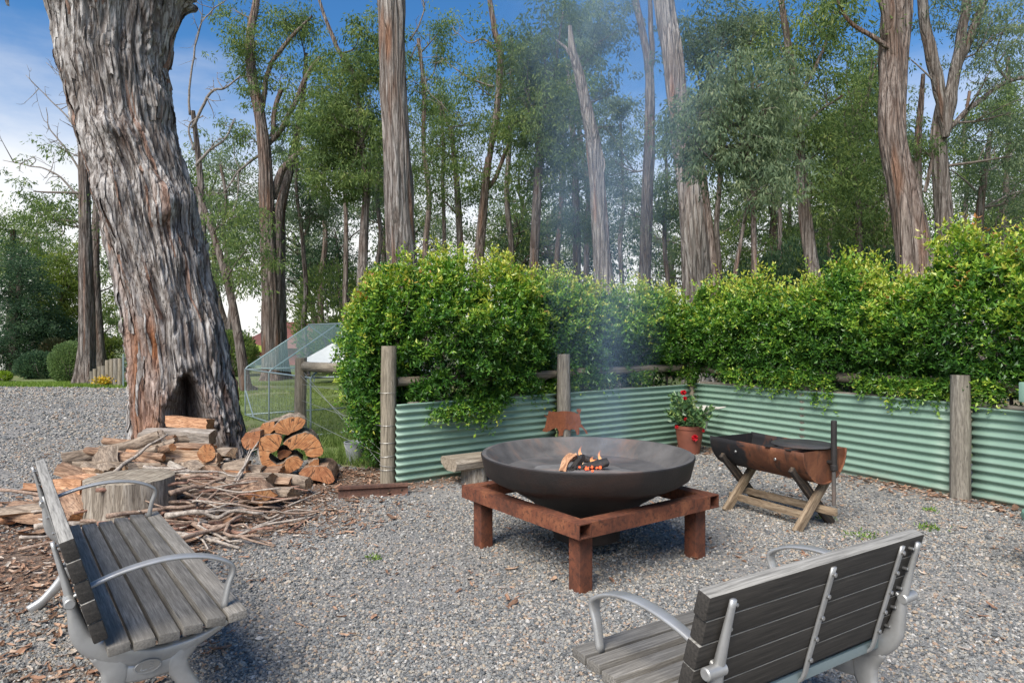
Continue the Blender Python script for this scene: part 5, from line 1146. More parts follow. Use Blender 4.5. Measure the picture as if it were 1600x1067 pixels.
def make_bench(L, label, straps, inset, foot=1.0):
    root = empty('park_bench'); tag(root, label, 'bench', 'park benches round the fire')
    ss = MB(); ss.add(*box(L, .0725, .036, ch=.005)); sm = ss.mesh('seat_slat', MT['slat'], True, 30)
    bs = MB(); bs.add(*box(L, .048, .0785, ch=.008)); bmh = bs.mesh('back_slat', MT['backslat'], True, 30)
    for (y, z, t) in SEAT: link('seat_slat', sm, root, (random.uniform(-.004, .004), y, z), (R(t), 0, 0))
    for i, (y, z) in enumerate(BACK):
        o = link('back_slat', bmh, root, (random.uniform(-.005, .005), y, z), (BLEAN, 0, 0))
    for sgn in (-1, 1):
        x = sgn * (L / 2 - inset)
        m = MB()
        # spine behind the back, curling under the seat into a cradle
        m.add(*sweep_yz([bl(.345, .040), bl(.23, .042), bl(.10, .046), bl(-.03, .050), (.01, .372), (.14, .325), (.25, .325), (.35, .350), (.455, .396)], [.014, .022, .036, .070, .080, .070, .065, .042, .028], [.022, .028, .036, .042, .042, .04, .04, .036, .03], x, 40))
        f_ = m.obj('end_frame', MT['cast'], root, sharp=None)
        for pts, wd in (([(-.02, .385), (.035, .29), (-.01, .17), (-.105, .06), (-.175, .012)], [.07, .095, .062, .048, .062]), ([(.30, .335), (.245, .27), (.30, .16), (.40, .06), (.47, .012)], [.06, .085, .056, .046, .060])):
            m = MB(); m.add(*sweep_yz(pts, wd, [.036, .044, .044, .04, .044], x, 26)); lg = m.obj('leg', MT['cast'], f_, sharp=None)
        m = MB(); m.add(*sweep_yz([(.03, .285), (.14, .268), (.25, .28)], [.075, .07, .075], .036, x, 12)); m.obj('hub_web', MT['cast'], f_, sharp=None)
        # oval medallion on the outer side
        m = MB(); ov = np.stack([.045 * np.cos(np.linspace(0, 6.283, 24, endpoint=False)), .024 * np.sin(np.linspace(0, 6.283, 24, endpoint=False))], 1)
        pr_, fc = prism(ov, 0, .010); pr_ = pr_ @ np.array([[0, 1, 0], [sgn, 0, 0], [0, 0, 1]]).astype(float) if False else np.stack([x + sgn * (.014 + pr_[:, 1]), .14 + pr_[:, 0], .292 + pr_[:, 2]], 1)
        m.add(pr_, fc); md_ = m.obj('medallion', MT['bolt'], f_, sharp=30)
        rim = MB(); a = np.linspace(0, 2 * np.pi, 29); rim.add(*tube(np.stack([0 * a + x + sgn * .024, .14 + .045 * np.cos(a), .292 + .024 * np.sin(a)], 1), .0025, 6, False)); rim.obj('medallion_rim', MT['cast'], f_)
        em = MB()                                                    # raised monogram strokes
        for st in ([(-.022, .014), (-.020, .0), (-.024, -.011), (-.004, -.010)], [(.020, .010), (.010, .012), (.006, .005), (.018, -.002), (.016, -.010), (.004, -.010)]):
            em.add(*tube(np.array([(x + sgn * .0245, .14 + sgn * p_[0], .292 + p_[1]) for p_ in smooth_path([(q[0], q[1], 0) for q in st], 12)]), .0018, 5))
        em.obj('monogram', MT['cast'], f_)
        # arm rest
        n = 34; p = smooth_path([(-.165, .575), (-.06, .625), (.08, .668), (.22, .680), (.35, .660), (.435, .620), (.452, .585), (.436, .535), (.420, .44)], n) if False else smooth_path([(x, a, b) for a, b in (bl(.125, .045), (-.04, .634), (.08, .668), (.22, .682), (.35, .664), (.438, .622), (.455, .585), (.438, .530), (.420, .438))], n)
        T = np.gradient(p, axis=0); T /= np.linalg.norm(T, axis=1)[:, None]; N = np.stack([0 * T[:, 0], -T[:, 2], T[:, 1]], 1); v = []; tt = np.linspace(0, 1, n)
        wd = np.interp(tt, [0, .3, .55, .68, .8, 1], [.030, .046, .056, .050, .040, .030]); th = np.interp(tt, [0, .5, .7, 1], [.018, .013, .018, .024])
        for i in range(n):
            s = flat_section(wd[i], th[i]); v.append(p[i] + s[:, :1] * np.array([[1.0, 0, 0]]) + s[:, 1:] * N[i])
        k = 12; f = [(i * k + j, i * k + (j + 1) % k, (i + 1) * k + (j + 1) % k, (i + 1) * k + j) for i in range(n - 1) for j in range(k)] + [tuple(range(k))[::-1], tuple((n - 1) * k + j for j in range(k))]
        m = MB(); m.add(np.concatenate(v), f); ar = m.obj('armrest', MT['cast'], root, sharp=None)
        m = MB(); m.add(*cyl(.019, .080, 'x', (x + sgn * .022, *bl(.125, .05)), 20)); m.obj('pivot_boss', MT['cast'], ar, sharp=30)
        for (y, z) in BACK:
            for dz in (.004,):
                m = MB(); m.add(*cyl(.006, .02, 'y', (x - sgn * .022, y - .033, z - .006), 8)); m.obj('bolt', MT['bolt'], f_, sharp=30)
    for s_ in straps:
        x = -L / 2 + s_ * L; m = MB()
        m.add(*sweep_yz([bl(.340, .030), bl(.20, .030), bl(.02, .030), (-.035, .405), (.02, .380), (.12, .380), (.44, .396)], [.010] * 7, [.024] * 7, x, 24)); st = m.obj('back_strap', MT['cast'], root, sharp=None)
        for (y, z) in BACK: m = MB(); m.add(*cyl(.008, .012, 'y', (x, y - .037, z - .010), 8)); m.obj('bolt', MT['bolt'], st, sharp=30)
    m = MB(); m.add(*box(L - 2 * inset, .012, .034, (0, -.022, .408), .003)); m.obj('tie_bar', MT['galv'], root, sharp=30)
    return root
b1 = make_bench(1.93, 'weathered grey slatted bench with silver arms at the left, facing the fire bowl', (.5,), .10)
b1.location = (-2.04, 3.185, 0); b1.rotation_euler = (0, 0, R(-52.6))
b2 = make_bench(1.13, 'weathered grey slatted bench seen from behind at the lower right', (.5, .86), .075)
b2.location = (.95, 2.275, 0); b2.rotation_euler = (0, 0, R(32.0))

# ------------------------------------------------------------------ fire bowl on its stand
PC, PA = np.array([.535, 4.83]), R(36.0)
def lift(vf): return vf
st = empty('fire_pit_stand', (PC[0], PC[1], 0), PA); tag(st, 'rusted square steel stand on four legs carrying the big fire bowl', 'stand')
S_, W_, H_ = 1.30, .100, .090; ZT = .448
def hollow_beam(L, w, h, t=.007):
    """rectangular hollow section along local x"""
    o = np.array([(-w / 2, -h / 2), (w / 2, -h / 2), (w / 2, h / 2), (-w / 2, h / 2)]); i_ = o * [(w - 2 * t) / w, (h - 2 * t) / h]
    v = []
    for x in (-L / 2, L / 2):
        for q in (o, i_): v += [(x, a, b) for a, b in q]
    f = []
    for j in range(4):
        j2 = (j + 1) % 4
        f += [(j, 8 + j, 8 + j2, j2), (4 + j, 4 + j2, 12 + j2, 12 + j), (j, j2, 4 + j2, 4 + j), (8 + j, 12 + j, 12 + j2, 8 + j2)]
    return np.array(v), f
hb = MB(); hb.add(*hollow_beam(S_, W_, H_)); hbm = hb.mesh('beam', MT['rust'], False)
hb2 = MB(); hb2.add(*hollow_beam(S_ - 2 * W_ - .002, W_, H_)); hbm2 = hb2.mesh('beam', MT['rust'], False)
for sy in (-1, 1):
    o = link('beam', hbm, st, (sy * (S_ / 2 - W_ / 2), 0, ZT - H_ / 2), (0, 0, R(90)))
    o = link('beam', hbm2, st, (0, sy * (S_ / 2 - W_ / 2), ZT - H_ / 2 - .001), (0, 0, 0))
lm = MB(); lm.add(*box(.105, .105, ZT - H_ + .04, (0, 0, (ZT - H_ - .04) / 2), .010)); lmm = lm.mesh('leg', MT['rust'], True, 30)
for sx in (-1, 1):
    for sy in (-1, 1): link('leg', lmm, st, (sx * .535, sy * .535, 0))
bw = empty('fire_bowl', (PC[0], PC[1], 0)); tag(bw, 'huge black cast iron fire bowl resting on the rusted stand', 'fire bowl')
BC = np.array([0, 0])
outp = [(.02, .10), (.20, .10), (.235, .115), (.245, .20), (.30, .30), (.42, .40), (.56, .485), (.685, .545), (.725, .575), (.742, .64), (.757, .700), (.757, .710), (.750, .716)]
inp = [(.750, .716), (.722, .716), (.712, .706), (.66, .655), (.595, .603), (.588, .594), (.40, .582), (.2, .575), (.02, .572)]
m = MB(); m.add(*lathe(outp, 112)); ob = m.obj('outer_shell', MT['bowl_out'], bw, sharp=40)
m = MB(); m.add(*lathe(inp, 112)); m.obj('inner_dish', MT['bowl_in'], bw, sharp=40)
# ash, embers, burning wood
rg = np.random.default_rng(31); m = MB()
n_ = 40; a = np.linspace(0, 2 * np.pi, n_, endpoint=False); rads = np.array([.36, .24, .12, .01]); hh = [.586, .598, .612, .618]; v = []
for r_, h_ in zip(rads, hh):
    k = 1 + .25 * pn(np.stack([np.cos(a) * 2, np.sin(a) * 2, a * 0 + r_], 1)); v.append(np.stack([np.cos(a) * r_ * k, np.sin(a) * r_ * k, np.full(n_, h_) + .008 * pn(np.stack([np.cos(a) * 6, np.sin(a) * 6, a * 0 + r_ * 9], 1))], 1))
f = [(i * n_ + j, i * n_ + (j + 1) % n_, (i + 1) * n_ + (j + 1) % n_, (i + 1) * n_ + j) for i in range(3) for j in range(n_)] + [tuple(3 * n_ + j for j in range(n_))]
m.add(np.concatenate(v), f); o = m.obj('ash_bed', MT['ash'], None, (PC[0] - .03, PC[1] - .08, 0), sharp=None); tag(o, 'bed of pale grey ash in the middle of the fire bowl', 'ash', kind='stuff')
def dense(sec, k, amp, seed):
    o = []
    rg_ = np.random.default_rng(seed)
    for i in range(len(sec)):
        a, b = sec[i], sec[(i + 1) % len(sec)]; o.append(a); l = math.hypot(b[0] - a[0], b[1] - a[1]); n = int(l / k)
        for q in range(1, n + 1):
            t = q / (n + 1); o.append((a[0] + (b[0] - a[0]) * t + rg_.normal(0, amp), a[1] + (b[1] - a[1]) * t + rg_.normal(0, amp), a[2] and b[2]))
    return o
def split_log(name, label, loc, rot, L, sec, mats, seed, cat='log', group=None, taper=0.0, seg=11, bend=.022, lump=.11):
    """split or round log along local y; sec = outline (x, z, is_bark); mats = [bark, split, end]"""
    sec = dense(sec, .026, .0035, seed); rg = np.random.default_rng(seed); o = np.array([(a, b) for a, b, _ in sec]); bk = [c for _, _, c in sec]; k = len(o); v = []
    for i in range(seg + 1):
        t = i / seg; y = -L / 2 + L * t; s = 1 - taper * t
        off = np.array([bend * math.sin(t * 3 + seed), bend * math.cos(t * 2.3 + seed * 2)])
        n = pn(np.stack([o[:, 0] * 12 + seed, np.full(k, y * 4), o[:, 1] * 12], 1)); r_ = o * s * (1 + lump * n)[:, None] + off
        v.append(np.stack([r_[:, 0], np.full(k, y) + (rg.normal(0, .008, k) if i in (0, seg) else 0), r_[:, 1]], 1))
    m = MB(); V = np.concatenate(v); m.add(V, [])
    for i in range(seg):
        for j in range(k):
            j2 = (j + 1) % k; m.f.append((i * k + j, (i + 1) * k + j, (i + 1) * k + j2, i * k + j2)); m.m.append(0 if (bk[j] and bk[j2]) else 1)
    m.f.append(tuple(range(k))); m.m.append(2); m.f.append(tuple(seg * k + j for j in range(k))[::-1]); m.m.append(2)
    q = m.obj(name, mats, None, loc, rot, sharp=38); tag(q, label, cat, group); return q
def sec_round(r, n=18, sq=1.0):
    return [(r * math.cos(a), r * sq * math.sin(a), 1) for a in np.linspace(0, 2 * np.pi, n, endpoint=False)]
def sec_wedge(r, ang=95, n=9):
    """a split sector: pith corner, bark arc"""
    a = np.linspace(R(90 - ang / 2), R(90 + ang / 2), n); s = [(0, -.35 * r, 0)] + [(.25 * r, -.02 * r, 0)] + [(r * math.cos(x), r * math.sin(x) - .35 * r, 1) for x in a] + [(-.25 * r, .0, 0)]
    return s
def sec_half(r, n=11):
    return [(-r * .5, -.2 * r, 0), (0, -.22 * r, 0), (r * .5, -.2 * r, 0)] + [(r * math.cos(x), r * .85 * math.sin(x) - .2 * r, 1) for x in np.linspace(0, np.pi, n)]
def sec_block(w, h):
    return [(-w / 2, -h / 2, 0), (0, -h * .53, 0), (w / 2, -h / 2, 0), (w * .53, 0, 0), (w / 2, h / 2, 0), (0, h * .5, 0), (-w / 2, h * .45, 0), (-w * .52, 0, 0)]
LB, LR = [MT['logbark'], MT['split_tan'], MT['end_tan']], [MT['logbark_red'], MT['split_orange'], MT['end_orange']]
LG = [MT['logbark'], MT['split_grey'], MT['end_tan']]
CH = [MT['charlog'], MT['charlog'], MT['charlog']]
split_log('firewood', 'split log burning in the bowl, its orange split face towards the left', (PC[0] - .135, PC[1] - .10, .655), (R(46), R(20), R(-28)), .17, sec_block(.05, .032), [MT['charlog'], MT['split_orange'], MT['end_orange']], 3, 'firewood')
split_log('firewood', 'charred black log leaning beside the orange split log in the bowl', (PC[0] - .085, PC[1] - .10, .648), (R(42), R(-10), R(-35)), .16, sec_block(.045, .04), CH, 4, 'firewood')
split_log('firewood', 'charred log lying flat at the right of the fire in the bowl', (PC[0] + .02, PC[1] - .10, .632), (R(5), 0, R(-75)), .24, sec_round(.032, 10), CH, 5, 'firewood')
split_log('firewood', 'small charred stick crossing behind the flames in the bowl', (PC[0] - .02, PC[1] + .02, .642), (R(8), 0, R(60)), .26, sec_round(.025, 10), CH, 6, 'firewood')
m = MB()
for i in range(40):
    bm = bmesh.new(); bmesh.ops.create_icosphere(bm, subdivisions=1, radius=rg.uniform(.005, .011)); vv = np.array([q.co[:] for q in bm.verts]); vv = vv * rg.uniform(.7, 1.3, (len(vv), 1)); bm.verts.index_update(); ff = [[q.index for q in p.verts] for p in bm.faces]; bm.free()
    m.add(vv + [rg.normal(-.04, .05), rg.normal(-.13, .035), .622 + rg.uniform(0, .02)], ff, int(rg.random() < .62))
o = m.obj('embers', [MT['ember'], MT['charlog']], None, (PC[0], PC[1], 0), smooth=False); tag(o, 'glowing red embers under the burning logs', 'embers', kind='stuff')
fl0 = empty('fire', (PC[0], PC[1], .62)); tag(fl0, 'small orange flames rising from the logs in the bowl', 'fire')
for (dx, dy, h_, w_, sd) in ((-.045, -.02, .15, .016, 2), (.035, -.06, .08, .020, 3), (.085, -.08, .13, .012, 4), (.06, -.05, .06, .022, 5)):
    pth = smooth_path([(dx, dy, 0), (dx + .008, dy, h_ * .35), (dx - .006, dy + .004, h_ * .7), (dx + .010, dy, h_)], 12)
    m = MB(); m.add(*tube(pth, w_ * np.array([.5, .85, 1, 1, .95, .85, .72, .58, .44, .30, .16, .02]), 9)); m.obj('flame', MT['flame'], fl0, sharp=None)

# ------------------------------------------------------------------ half drum barbecue
DC, DA = np.array([2.255, 5.77]), math.atan2(-.88, .47)
dr = empty('drum_barbecue', (DC[0], DC[1], 0), DA); tag(dr, 'rusty half drum barbecue on crossed timber legs with a round hotplate', 'barbecue')
DL, DR_, DZ = .98, .262, .645; m = MB(); n = 22; a = np.linspace(np.pi, 2 * np.pi, n); v = []; xs = np.array([-.5, -.49, -.25, -.17, -.16, -.15, 0, .15, .16, .17, .25, .49, .5]) * DL
for x in xs:
    rr = DR_ * (1 + .012 * math.exp(-((abs(x) - .16 * DL) / .012) ** 2))
    rim = .014 * pn(np.array([[x * 3, 0, 2.0]]))[0]
    for k in range(n): v.append((x, rr * math.cos(a[k]), DZ + rr * 1.03 * math.sin(a[k]) + (rim if k in (0, n - 1) else 0)))
f = [(i * n + j, i * n + j + 1, (i + 1) * n + j + 1, (i + 1) * n + j) for i in range(len(xs) - 1) for j in range(n - 1)]
m.add(v, f); o = m.obj('drum_shell', MT['drum'], dr, sharp=60); md = o.modifiers.new('thick', 'SOLIDIFY'); md.thickness = .005
for sx in (-1, 1):
    m = MB(); pts = [((sx * (DL / 2 - .012)), DR_ * .985 * math.cos(t), DZ + DR_ * 1.01 * math.sin(t) - .004) for t in a]; pr2 = np.array(pts); bk_ = pr2 - [sx * .006, 0, 0]; k = len(pts)
    m.add(np.concatenate([pr2, bk_]), [tuple(range(k)), tuple(range(2 * k - 1, k - 1, -1))] + [(j, k + j, k + (j + 1) % k, (j + 1) % k) for j in range(k)]); m.obj('end_plate', MT['drum'], dr, sharp=30)
    m = MB(); m.add(*tube(np.array(pts) + [sx * .012, 0, 0], .007, 6)); m.obj('end_rim', MT['drum'], dr, sharp=None)
def beam_between(a_, b_, w, t, mat, parent, name, roll=0.0):
    a_, b_ = np.array(a_, float), np.array(b_, float); L = np.linalg.norm(b_ - a_); m = MB(); m.add(*box(L, w, t, ch=.004)); o = m.obj(name, mat, parent, tuple((a_ + b_) / 2), sharp=30)
    q = Vector(b_ - a_).to_track_quat('X', 'Z'); o.rotation_mode = 'QUATERNION'; o.rotation_quaternion = q; return o
for sx, xx in ((-1, -.37), (1, .37)):
    beam_between((xx, .24, 0), (xx, -.235, .50), .040, .072, MT['legdark'], dr, 'leg')
    beam_between((xx + .041, -.24, 0), (xx + .041, .235, .50), .040, .072, MT['legwood'], dr, 'leg')
beam_between((-.40, .045, .15), (.56, .045, .16), .03, .06, MT['legwood'], dr, 'stretcher')
beam_between((-.42, -.09, .11), (.36, -.09, .11), .03, .06, MT['legwood'], dr, 'stretcher')
m = MB(); m.add(*lathe([(.002, 0), (.235, 0), (.242, .004), (.242, .012), (.236, .016), (.002, .016)], 44)); o = m.obj('hotplate', MT['hotplate'], dr, (.265, .02, .652), sharp=40)
m = MB(); m.add(*box(.05, .56, .006, (.16, 0, .646))); m.add(*box(.05, .54, .006, (.36, 0, .646))); o = m.obj('plate_bar', MT['pole'], dr); o['kind'] = 'stuff'
pl_ = (DL / 2 + .035, .06)
m = MB(); m.add(*cyl(.023, .40, 'z', (*pl_, .68), 16)); m.obj('pole_sleeve', MT['pole'], dr, sharp=40)
m = MB(); m.add(*cyl(.016, .28, 'z', (*pl_, .345), 14)); m.obj('pole', MT['pole_grey'], dr, sharp=40)
m = MB(); m.add(*cyl(.028, .05, 'z', (*pl_, .505), 16)); m.obj('pole_collar', MT['pole'], dr, sharp=40)
m = MB(); m.add(*box(.06, .05, .02, (DL / 2 + .01, .06, .55))); m.obj('pole_bracket', MT['pole'], dr)
for xx in (-.2, .22):
    m = MB(); m.add(*cyl(.012, .012, 'y', (xx, -DR_ * .96, DZ - .095), 10)); m.obj('bolt', MT['bolt'], dr, sharp=30)

# ------------------------------------------------------------------ things along the fence
FD = (FB - FA) / np.hypot(*(FB - FA)); FN = np.array([FD[1], -FD[0]]); FANG = math.atan2(FD[1], FD[0])
sb = empty('slab_seat', (*(FA + FD * .62 + FN * .30), 0), FANG); tag(sb, 'rough timber slab seat on log blocks against the green fence', 'seat')
o2 = [(-.17, .19), (-.13, .165), (.02, .16), (.13, .175), (.165, .21), (.175, .255), (.15, .285), (0, .292), (-.16, .288), (-.185, .25)]
m = MB(); k = len(o2); v = []
for i in range(15):
    x = -.17 + i * .115; n_ = pn(np.stack([np.full(k, x * 3), np.array(o2)[:, 0] * 7, np.array(o2)[:, 1] * 7], 1)); sc_ = np.where(np.array(o2)[:, 1] > .28, 0, .016) * n_
    v.append(np.stack([np.full(k, x) + (.02 * n_ if i in (0, 14) else 0), np.array(o2)[:, 0] * (1 + sc_ * 3), np.array(o2)[:, 1] + sc_], 1))
f = [(i * k + j, (i + 1) * k + j, (i + 1) * k + (j + 1) % k, i * k + (j + 1) % k) for i in range(14) for j in range(k)] + [tuple(range(k)), tuple(14 * k + j for j in range(k))[::-1]]
m.add(np.concatenate(v), f); m.obj('slab', MT['slab'], sb, sharp=35)
for xx in (.14, 1.15):
    m = MB(); vv, ff = tube(np.stack([np.full(7, xx), np.zeros(7), np.linspace(-.03, .168, 7)], 1), np.array([.15, .145, .135, .13, .13, .135, .14]), 16); vv[:, :2] = (vv[:, :2] - [xx, 0]) * (1 + .14 * pn(vv * 9))[:, None] + [xx, 0]; m.add(vv, ff); m.obj('log_block', MT['stump'], sb, sharp=45)

bo = [(207, 330), (222, 318), (240, 300), (250, 262), (262, 215), (268, 175), (240, 158), (228, 132), (246, 148), (272, 158), (285, 130), (292, 95), (310, 92), (330, 108), (352, 95), (375, 106), (420, 108), (470, 100), (540, 102), (600, 110), (650, 120), (690, 142), (712, 140), (712, 128), (690, 118), (678, 98), (690, 82), (705, 76), (716, 84), (735, 80), (750, 98), (738, 112), (735, 132), (722, 150), (732, 180), (735, 225), (748, 250), (740, 272), (770, 300), (790, 335), (820, 360), (838, 395), (846, 412), (818, 410), (800, 372), (772, 340), (742, 318), (712, 322), (722, 350), (718, 415), (682, 415), (676, 380), (655, 345), (612, 335), (585, 352), (555, 338), (520, 330), (500, 350), (488, 415), (428, 415), (436, 370), (415, 325), (385, 310), (345, 322), (305, 345), (265, 358), (235, 352), (212, 345)]
BY = 8.02; sc_ = (140 / 1149) / FPX * BY; op = np.array([((x - 475) * sc_, -(y - 260) * sc_) for x, y in bo])
c = U(820 + 475 * 140 / 1149, 630 + 260 * 130 / 1067, BY)
m = MB(); m.add(*prism(op, -.003, .003)); o = m.obj('boar_silhouette', MT['rustplate'], None, c, (0, 0, FANG * .55), sharp=30); tag(o, 'rusty flat steel cut-out of a wild boar fixed to the fence post', 'ornament')

pc = U(1077, 707, 8.85); pt = empty('flower_pot', (pc[0], pc[1], 0)); tag(pt, 'terracotta pot with a red flowering leafy plant in the fence corner', 'potted plant')
m = MB(); m.add(*lathe([(.001, 0), (.12, 0), (.13, .01), (.165, .22), (.178, .33), (.188, .335), (.19, .375), (.176, .378), (.168, .35), (.001, .34)], 40)); m.obj('pot', MT['terracotta'], pt, sharp=35)
m = MB(); m.add(*lathe([(.001, .358), (.1, .352), (.168, .352)], 30)); m.obj('soil', MT['soil'], pt, sharp=None)
rg = np.random.default_rng(9); PL = [(0, (.045, .10, .045)), (.5, (.11, .21, .085)), (.85, (.20, .32, .12)), (1, (.34, .42, .12))]
org = []; stp = []
mst = MB()
for i in range(26):
    a = rg.uniform(0, 6.28); r_ = rg.uniform(.02, .25); h_ = rg.uniform(.42, .62) + (.18 if i < 6 else 0) ; e = np.array([math.cos(a) * r_ - (.05 if i < 6 else 0), math.sin(a) * r_, h_])
    b0 = np.array([math.cos(a) * .06, math.sin(a) * .06, .35]); pth = smooth_path([b0, (b0 + e) / 2 + [0, 0, .05], e], 7); mst.add(*tube(pth, np.linspace(.006, .003, 7), 5))
    for k in range(3, 7): org += [pth[k] + rg.normal(0, .035, 3) for _ in range(9)]
mst.obj('stems', MT['branch'], pt)['kind'] = 'stuff'
org = np.array(org); n = len(org); ax = org * [3, 3, .3] + rg.normal(0, .6, (n, 3)) + [0, 0, .2]; LL = rg.uniform(.045, .095, n)
V, T, C = leaf_cloud(org, ax, np.cross(ax, [0, 0, 1.0]) + rg.normal(0, .3, (n, 3)), LL, LL * .75, pal(n, PL)); link('foliage', np_mesh('foliage', V, tris=T, mats=[MT['leaf']], col=C, smooth=False), pt)['kind'] = 'stuff'
for (px, py, s_) in ((1068, 613, .036), (1070.5, 622, .024), (1057.5, 667, .022), (1086, 684, .042), (1071, 655, .022), (1099, 673, .018)):
    q = U(px, py, 8.66) - np.array([pc[0], pc[1], 0]); n = 60; d = rg.normal(size=(n, 3)); d /= np.linalg.norm(d, axis=1)[:, None]
    V, T, C = leaf_cloud(q + d * s_ * .25, d, rg.normal(size=(n, 3)), np.full(n, s_ * .9), np.full(n, s_ * .8), pal(n, [(0, (.38, .008, .015)), (1, (.75, .03, .05))])); link('flower', np_mesh('flower', V, tris=T, mats=[MT['petal']], col=C, smooth=False), pt)
# horned skull hung on the fence beside the pot
sk = empty('animal_skull', U(1096, 648, 8.98)); sk.scale = (1.25, 1.25, 1.25); tag(sk, 'white horned animal skull hanging on the fence behind the potted plant', 'skull')
m = MB(); vv, ff = tube(smooth_path([(-.015, 0, .085), (0, -.02, .05), (.01, -.03, -.02), (.015, -.04, -.10), (.015, -.03, -.16)], 16), np.interp(np.linspace(0, 1, 16), [0, .12, .3, .5, .8, 1], [.02, .065, .07, .05, .036, .022]), 14); m.add(vv, ff); m.obj('cranium', MT['bone'], sk, sharp=None)
for sx in (-1, 1):
    m = MB(); m.add(*tube(smooth_path([(sx * .03, 0, .05), (sx * .10, -.01, .075), (sx * .18, 0, .07), (sx * .26, .0, .085)], 14), np.linspace(.034, .005, 14), 10)); m.obj('horn', MT['bone'], sk, sharp=None)
    m = MB(); m.add(*cyl(.016, .01, 'y', (sx * .036, -.075, .01), 12)); m.obj('dark_socket_disc', MT['soil'], sk)  # dark disc in soil colour, painting the shade inside the eye socket
# rusty piece of rail in the dirt
ra = empty('iron_rail', (-1.34, 6.50, 0), R(14)); tag(ra, 'short rusty length of iron rail lying on the ground before the tall post', 'rail')
prof = [(-.055, .0), (.055, .0), (.055, .010), (.012, .020), (.010, .075), (.032, .088), (.032, .112), (-.032, .112), (-.032, .088), (-.010, .075), (-.012, .020), (-.055, .010)]
m = MB(); k = len(prof); v = np.array([(x, a, b) for x in (-.33, .33) for a, b in prof]); f = [(j, k + j, k + (j + 1) % k, (j + 1) % k) for j in range(k)] + [tuple(range(k))[::-1], tuple(k + j for j in range(k))]
m.add(v, f); m.obj('rail_bar', MT['railrust'], ra, smooth=False)
for xx in (.15, .27):
    m = MB(); m.add(*cyl(.011, .006, 'y', (xx, -.013, .05), 12)); m.obj('dark_hole_disc', MT['soil'], ra)  # no opening here: a dark disc paints the hole's shade on the web
# grey bucket among the weeds
bk = empty('bucket', (-1.93, 8.25, 0), .3); tag(bk, 'grey metal bucket half hidden in weeds left of the tall post', 'bucket')
m = MB(); m.add(*lathe([(.001, .01), (.085, .01), (.09, 0), (.125, .24), (.133, .245), (.133, .255), (.12, .255), (.085, .02), (.001, .02)], 28)); m.obj('body', MT['bucket'], bk, sharp=40)
a = np.linspace(0, np.pi, 15); m = MB(); m.add(*tube(np.stack([.128 * np.cos(a), -.128 * np.sin(a) * .8, .24 - .11 * np.sin(a)], 1), .004, 6)); m.obj('handle', MT['wire'], bk)
# things cut by the right edge
gp = empty('garden_pot', (3.575, 4.30, 0)); tag(gp, 'green glazed garden pot cut by the right edge of the photo', 'pot')
m = MB(); m.add(*lathe([(.001, 0), (.15, 0), (.165, .02), (.215, .14), (.235, .26), (.232, .33), (.25, .345), (.258, .37), (.25, .395), (.225, .395), (.215, .36), (.001, .34)], 48)); m.obj('body', MT['greenplastic'], gp, sharp=50)
m = MB(); m.add(*lathe([(.001, .365), (.1, .36), (.217, .358)], 24)); m.obj('soil', MT['soil'], gp)
gb = empty('meter_box', U(1618, 613, 5.75)); tag(gb, 'pale green box on the fence at the right edge of the photo', 'box')
m = MB(); m.add(*box(.22, .10, .172, ch=.012)); m.obj('body', MT['greenbox'], gb, sharp=35)
m = MB(); m.add(*box(.19, .012, .145, (0, -.055, 0), ch=.005)); m.obj('lid', MT['greenbox'], gb, sharp=35)

# ------------------------------------------------------------------ wood pile
# big sawn rounds stacked face-on
def px2(pts, Yf): return [U(370 + x * .13125, 640 + y * .13125, Yf) for x, y in pts]
def sawn(label, pts, Yf, depth, pith, mats, seed, yaw=0.0):
    W_ = np.array(px2(pts, Yf)); pv = px2([pith], Yf)[0]; o = np.stack([(W_[:, 0] - pv[0]) * 1.05, W_[:, 2] - pv[2]], 1); yaw = yaw + R(18.5)
    # resample the outline so that the bark edge wavers
    n = 44; cl = np.vstack([o, o[:1]]); s = np.concatenate([[0], np.cumsum(np.hypot(*np.diff(cl, axis=0).T))]); t = np.linspace(0, s[-1], n, endpoint=False)
    o = np.stack([np.interp(t, s, cl[:, 0]), np.interp(t, s, cl[:, 1])], 1); o = o + .006 * np.stack([pn(np.stack([o[:, 0] * 25, o[:, 1] * 25, o[:, 0] * 0 + seed], 1)), pn(np.stack([o[:, 0] * 25, o[:, 1] * 25, o[:, 0] * 0 + seed + 9], 1))], 1)
    seg = 6; v = []
    for i in range(seg + 1):
        y = depth * i / seg; nn = pn(np.stack([o[:, 0] * 9, np.full(n, y * 5 + seed), o[:, 1] * 9], 1)); v.append(np.stack([o[:, 0] * (1 + .05 * nn * (i > 0)), np.full(n, y), o[:, 1] * (1 + .05 * nn * (i > 0))], 1))
    m = MB(); m.add(np.concatenate(v), [tuple(range(n))], 1)
    for i in range(seg):
        for j in range(n): m.f.append((i * n + j, (i + 1) * n + j, (i + 1) * n + (j + 1) % n, i * n + (j + 1) % n)); m.m.append(0)
    m.f.append(tuple(seg * n + j for j in range(n))[::-1]); m.m.append(1)
    # n-gon ends may be concave: triangulate
    me = m.mesh('sawn_log', mats, True, 40); bm = bmesh.new(); bm.from_mesh(me); bmesh.ops.triangulate(bm, faces=[q for q in bm.faces if len(q.verts) > 4]); bm.to_mesh(me); bm.free()
    q = link('sawn_log', me, None, pv, (0, 0, yaw)); tag(q, label, 'log', 'big sawn logs stacked beside the old tree'); return q
EO, ER = [MT['logbark'], MT['end_orange']], [MT['logbark_red'], MT['end_red']]
CX = (600, 540)
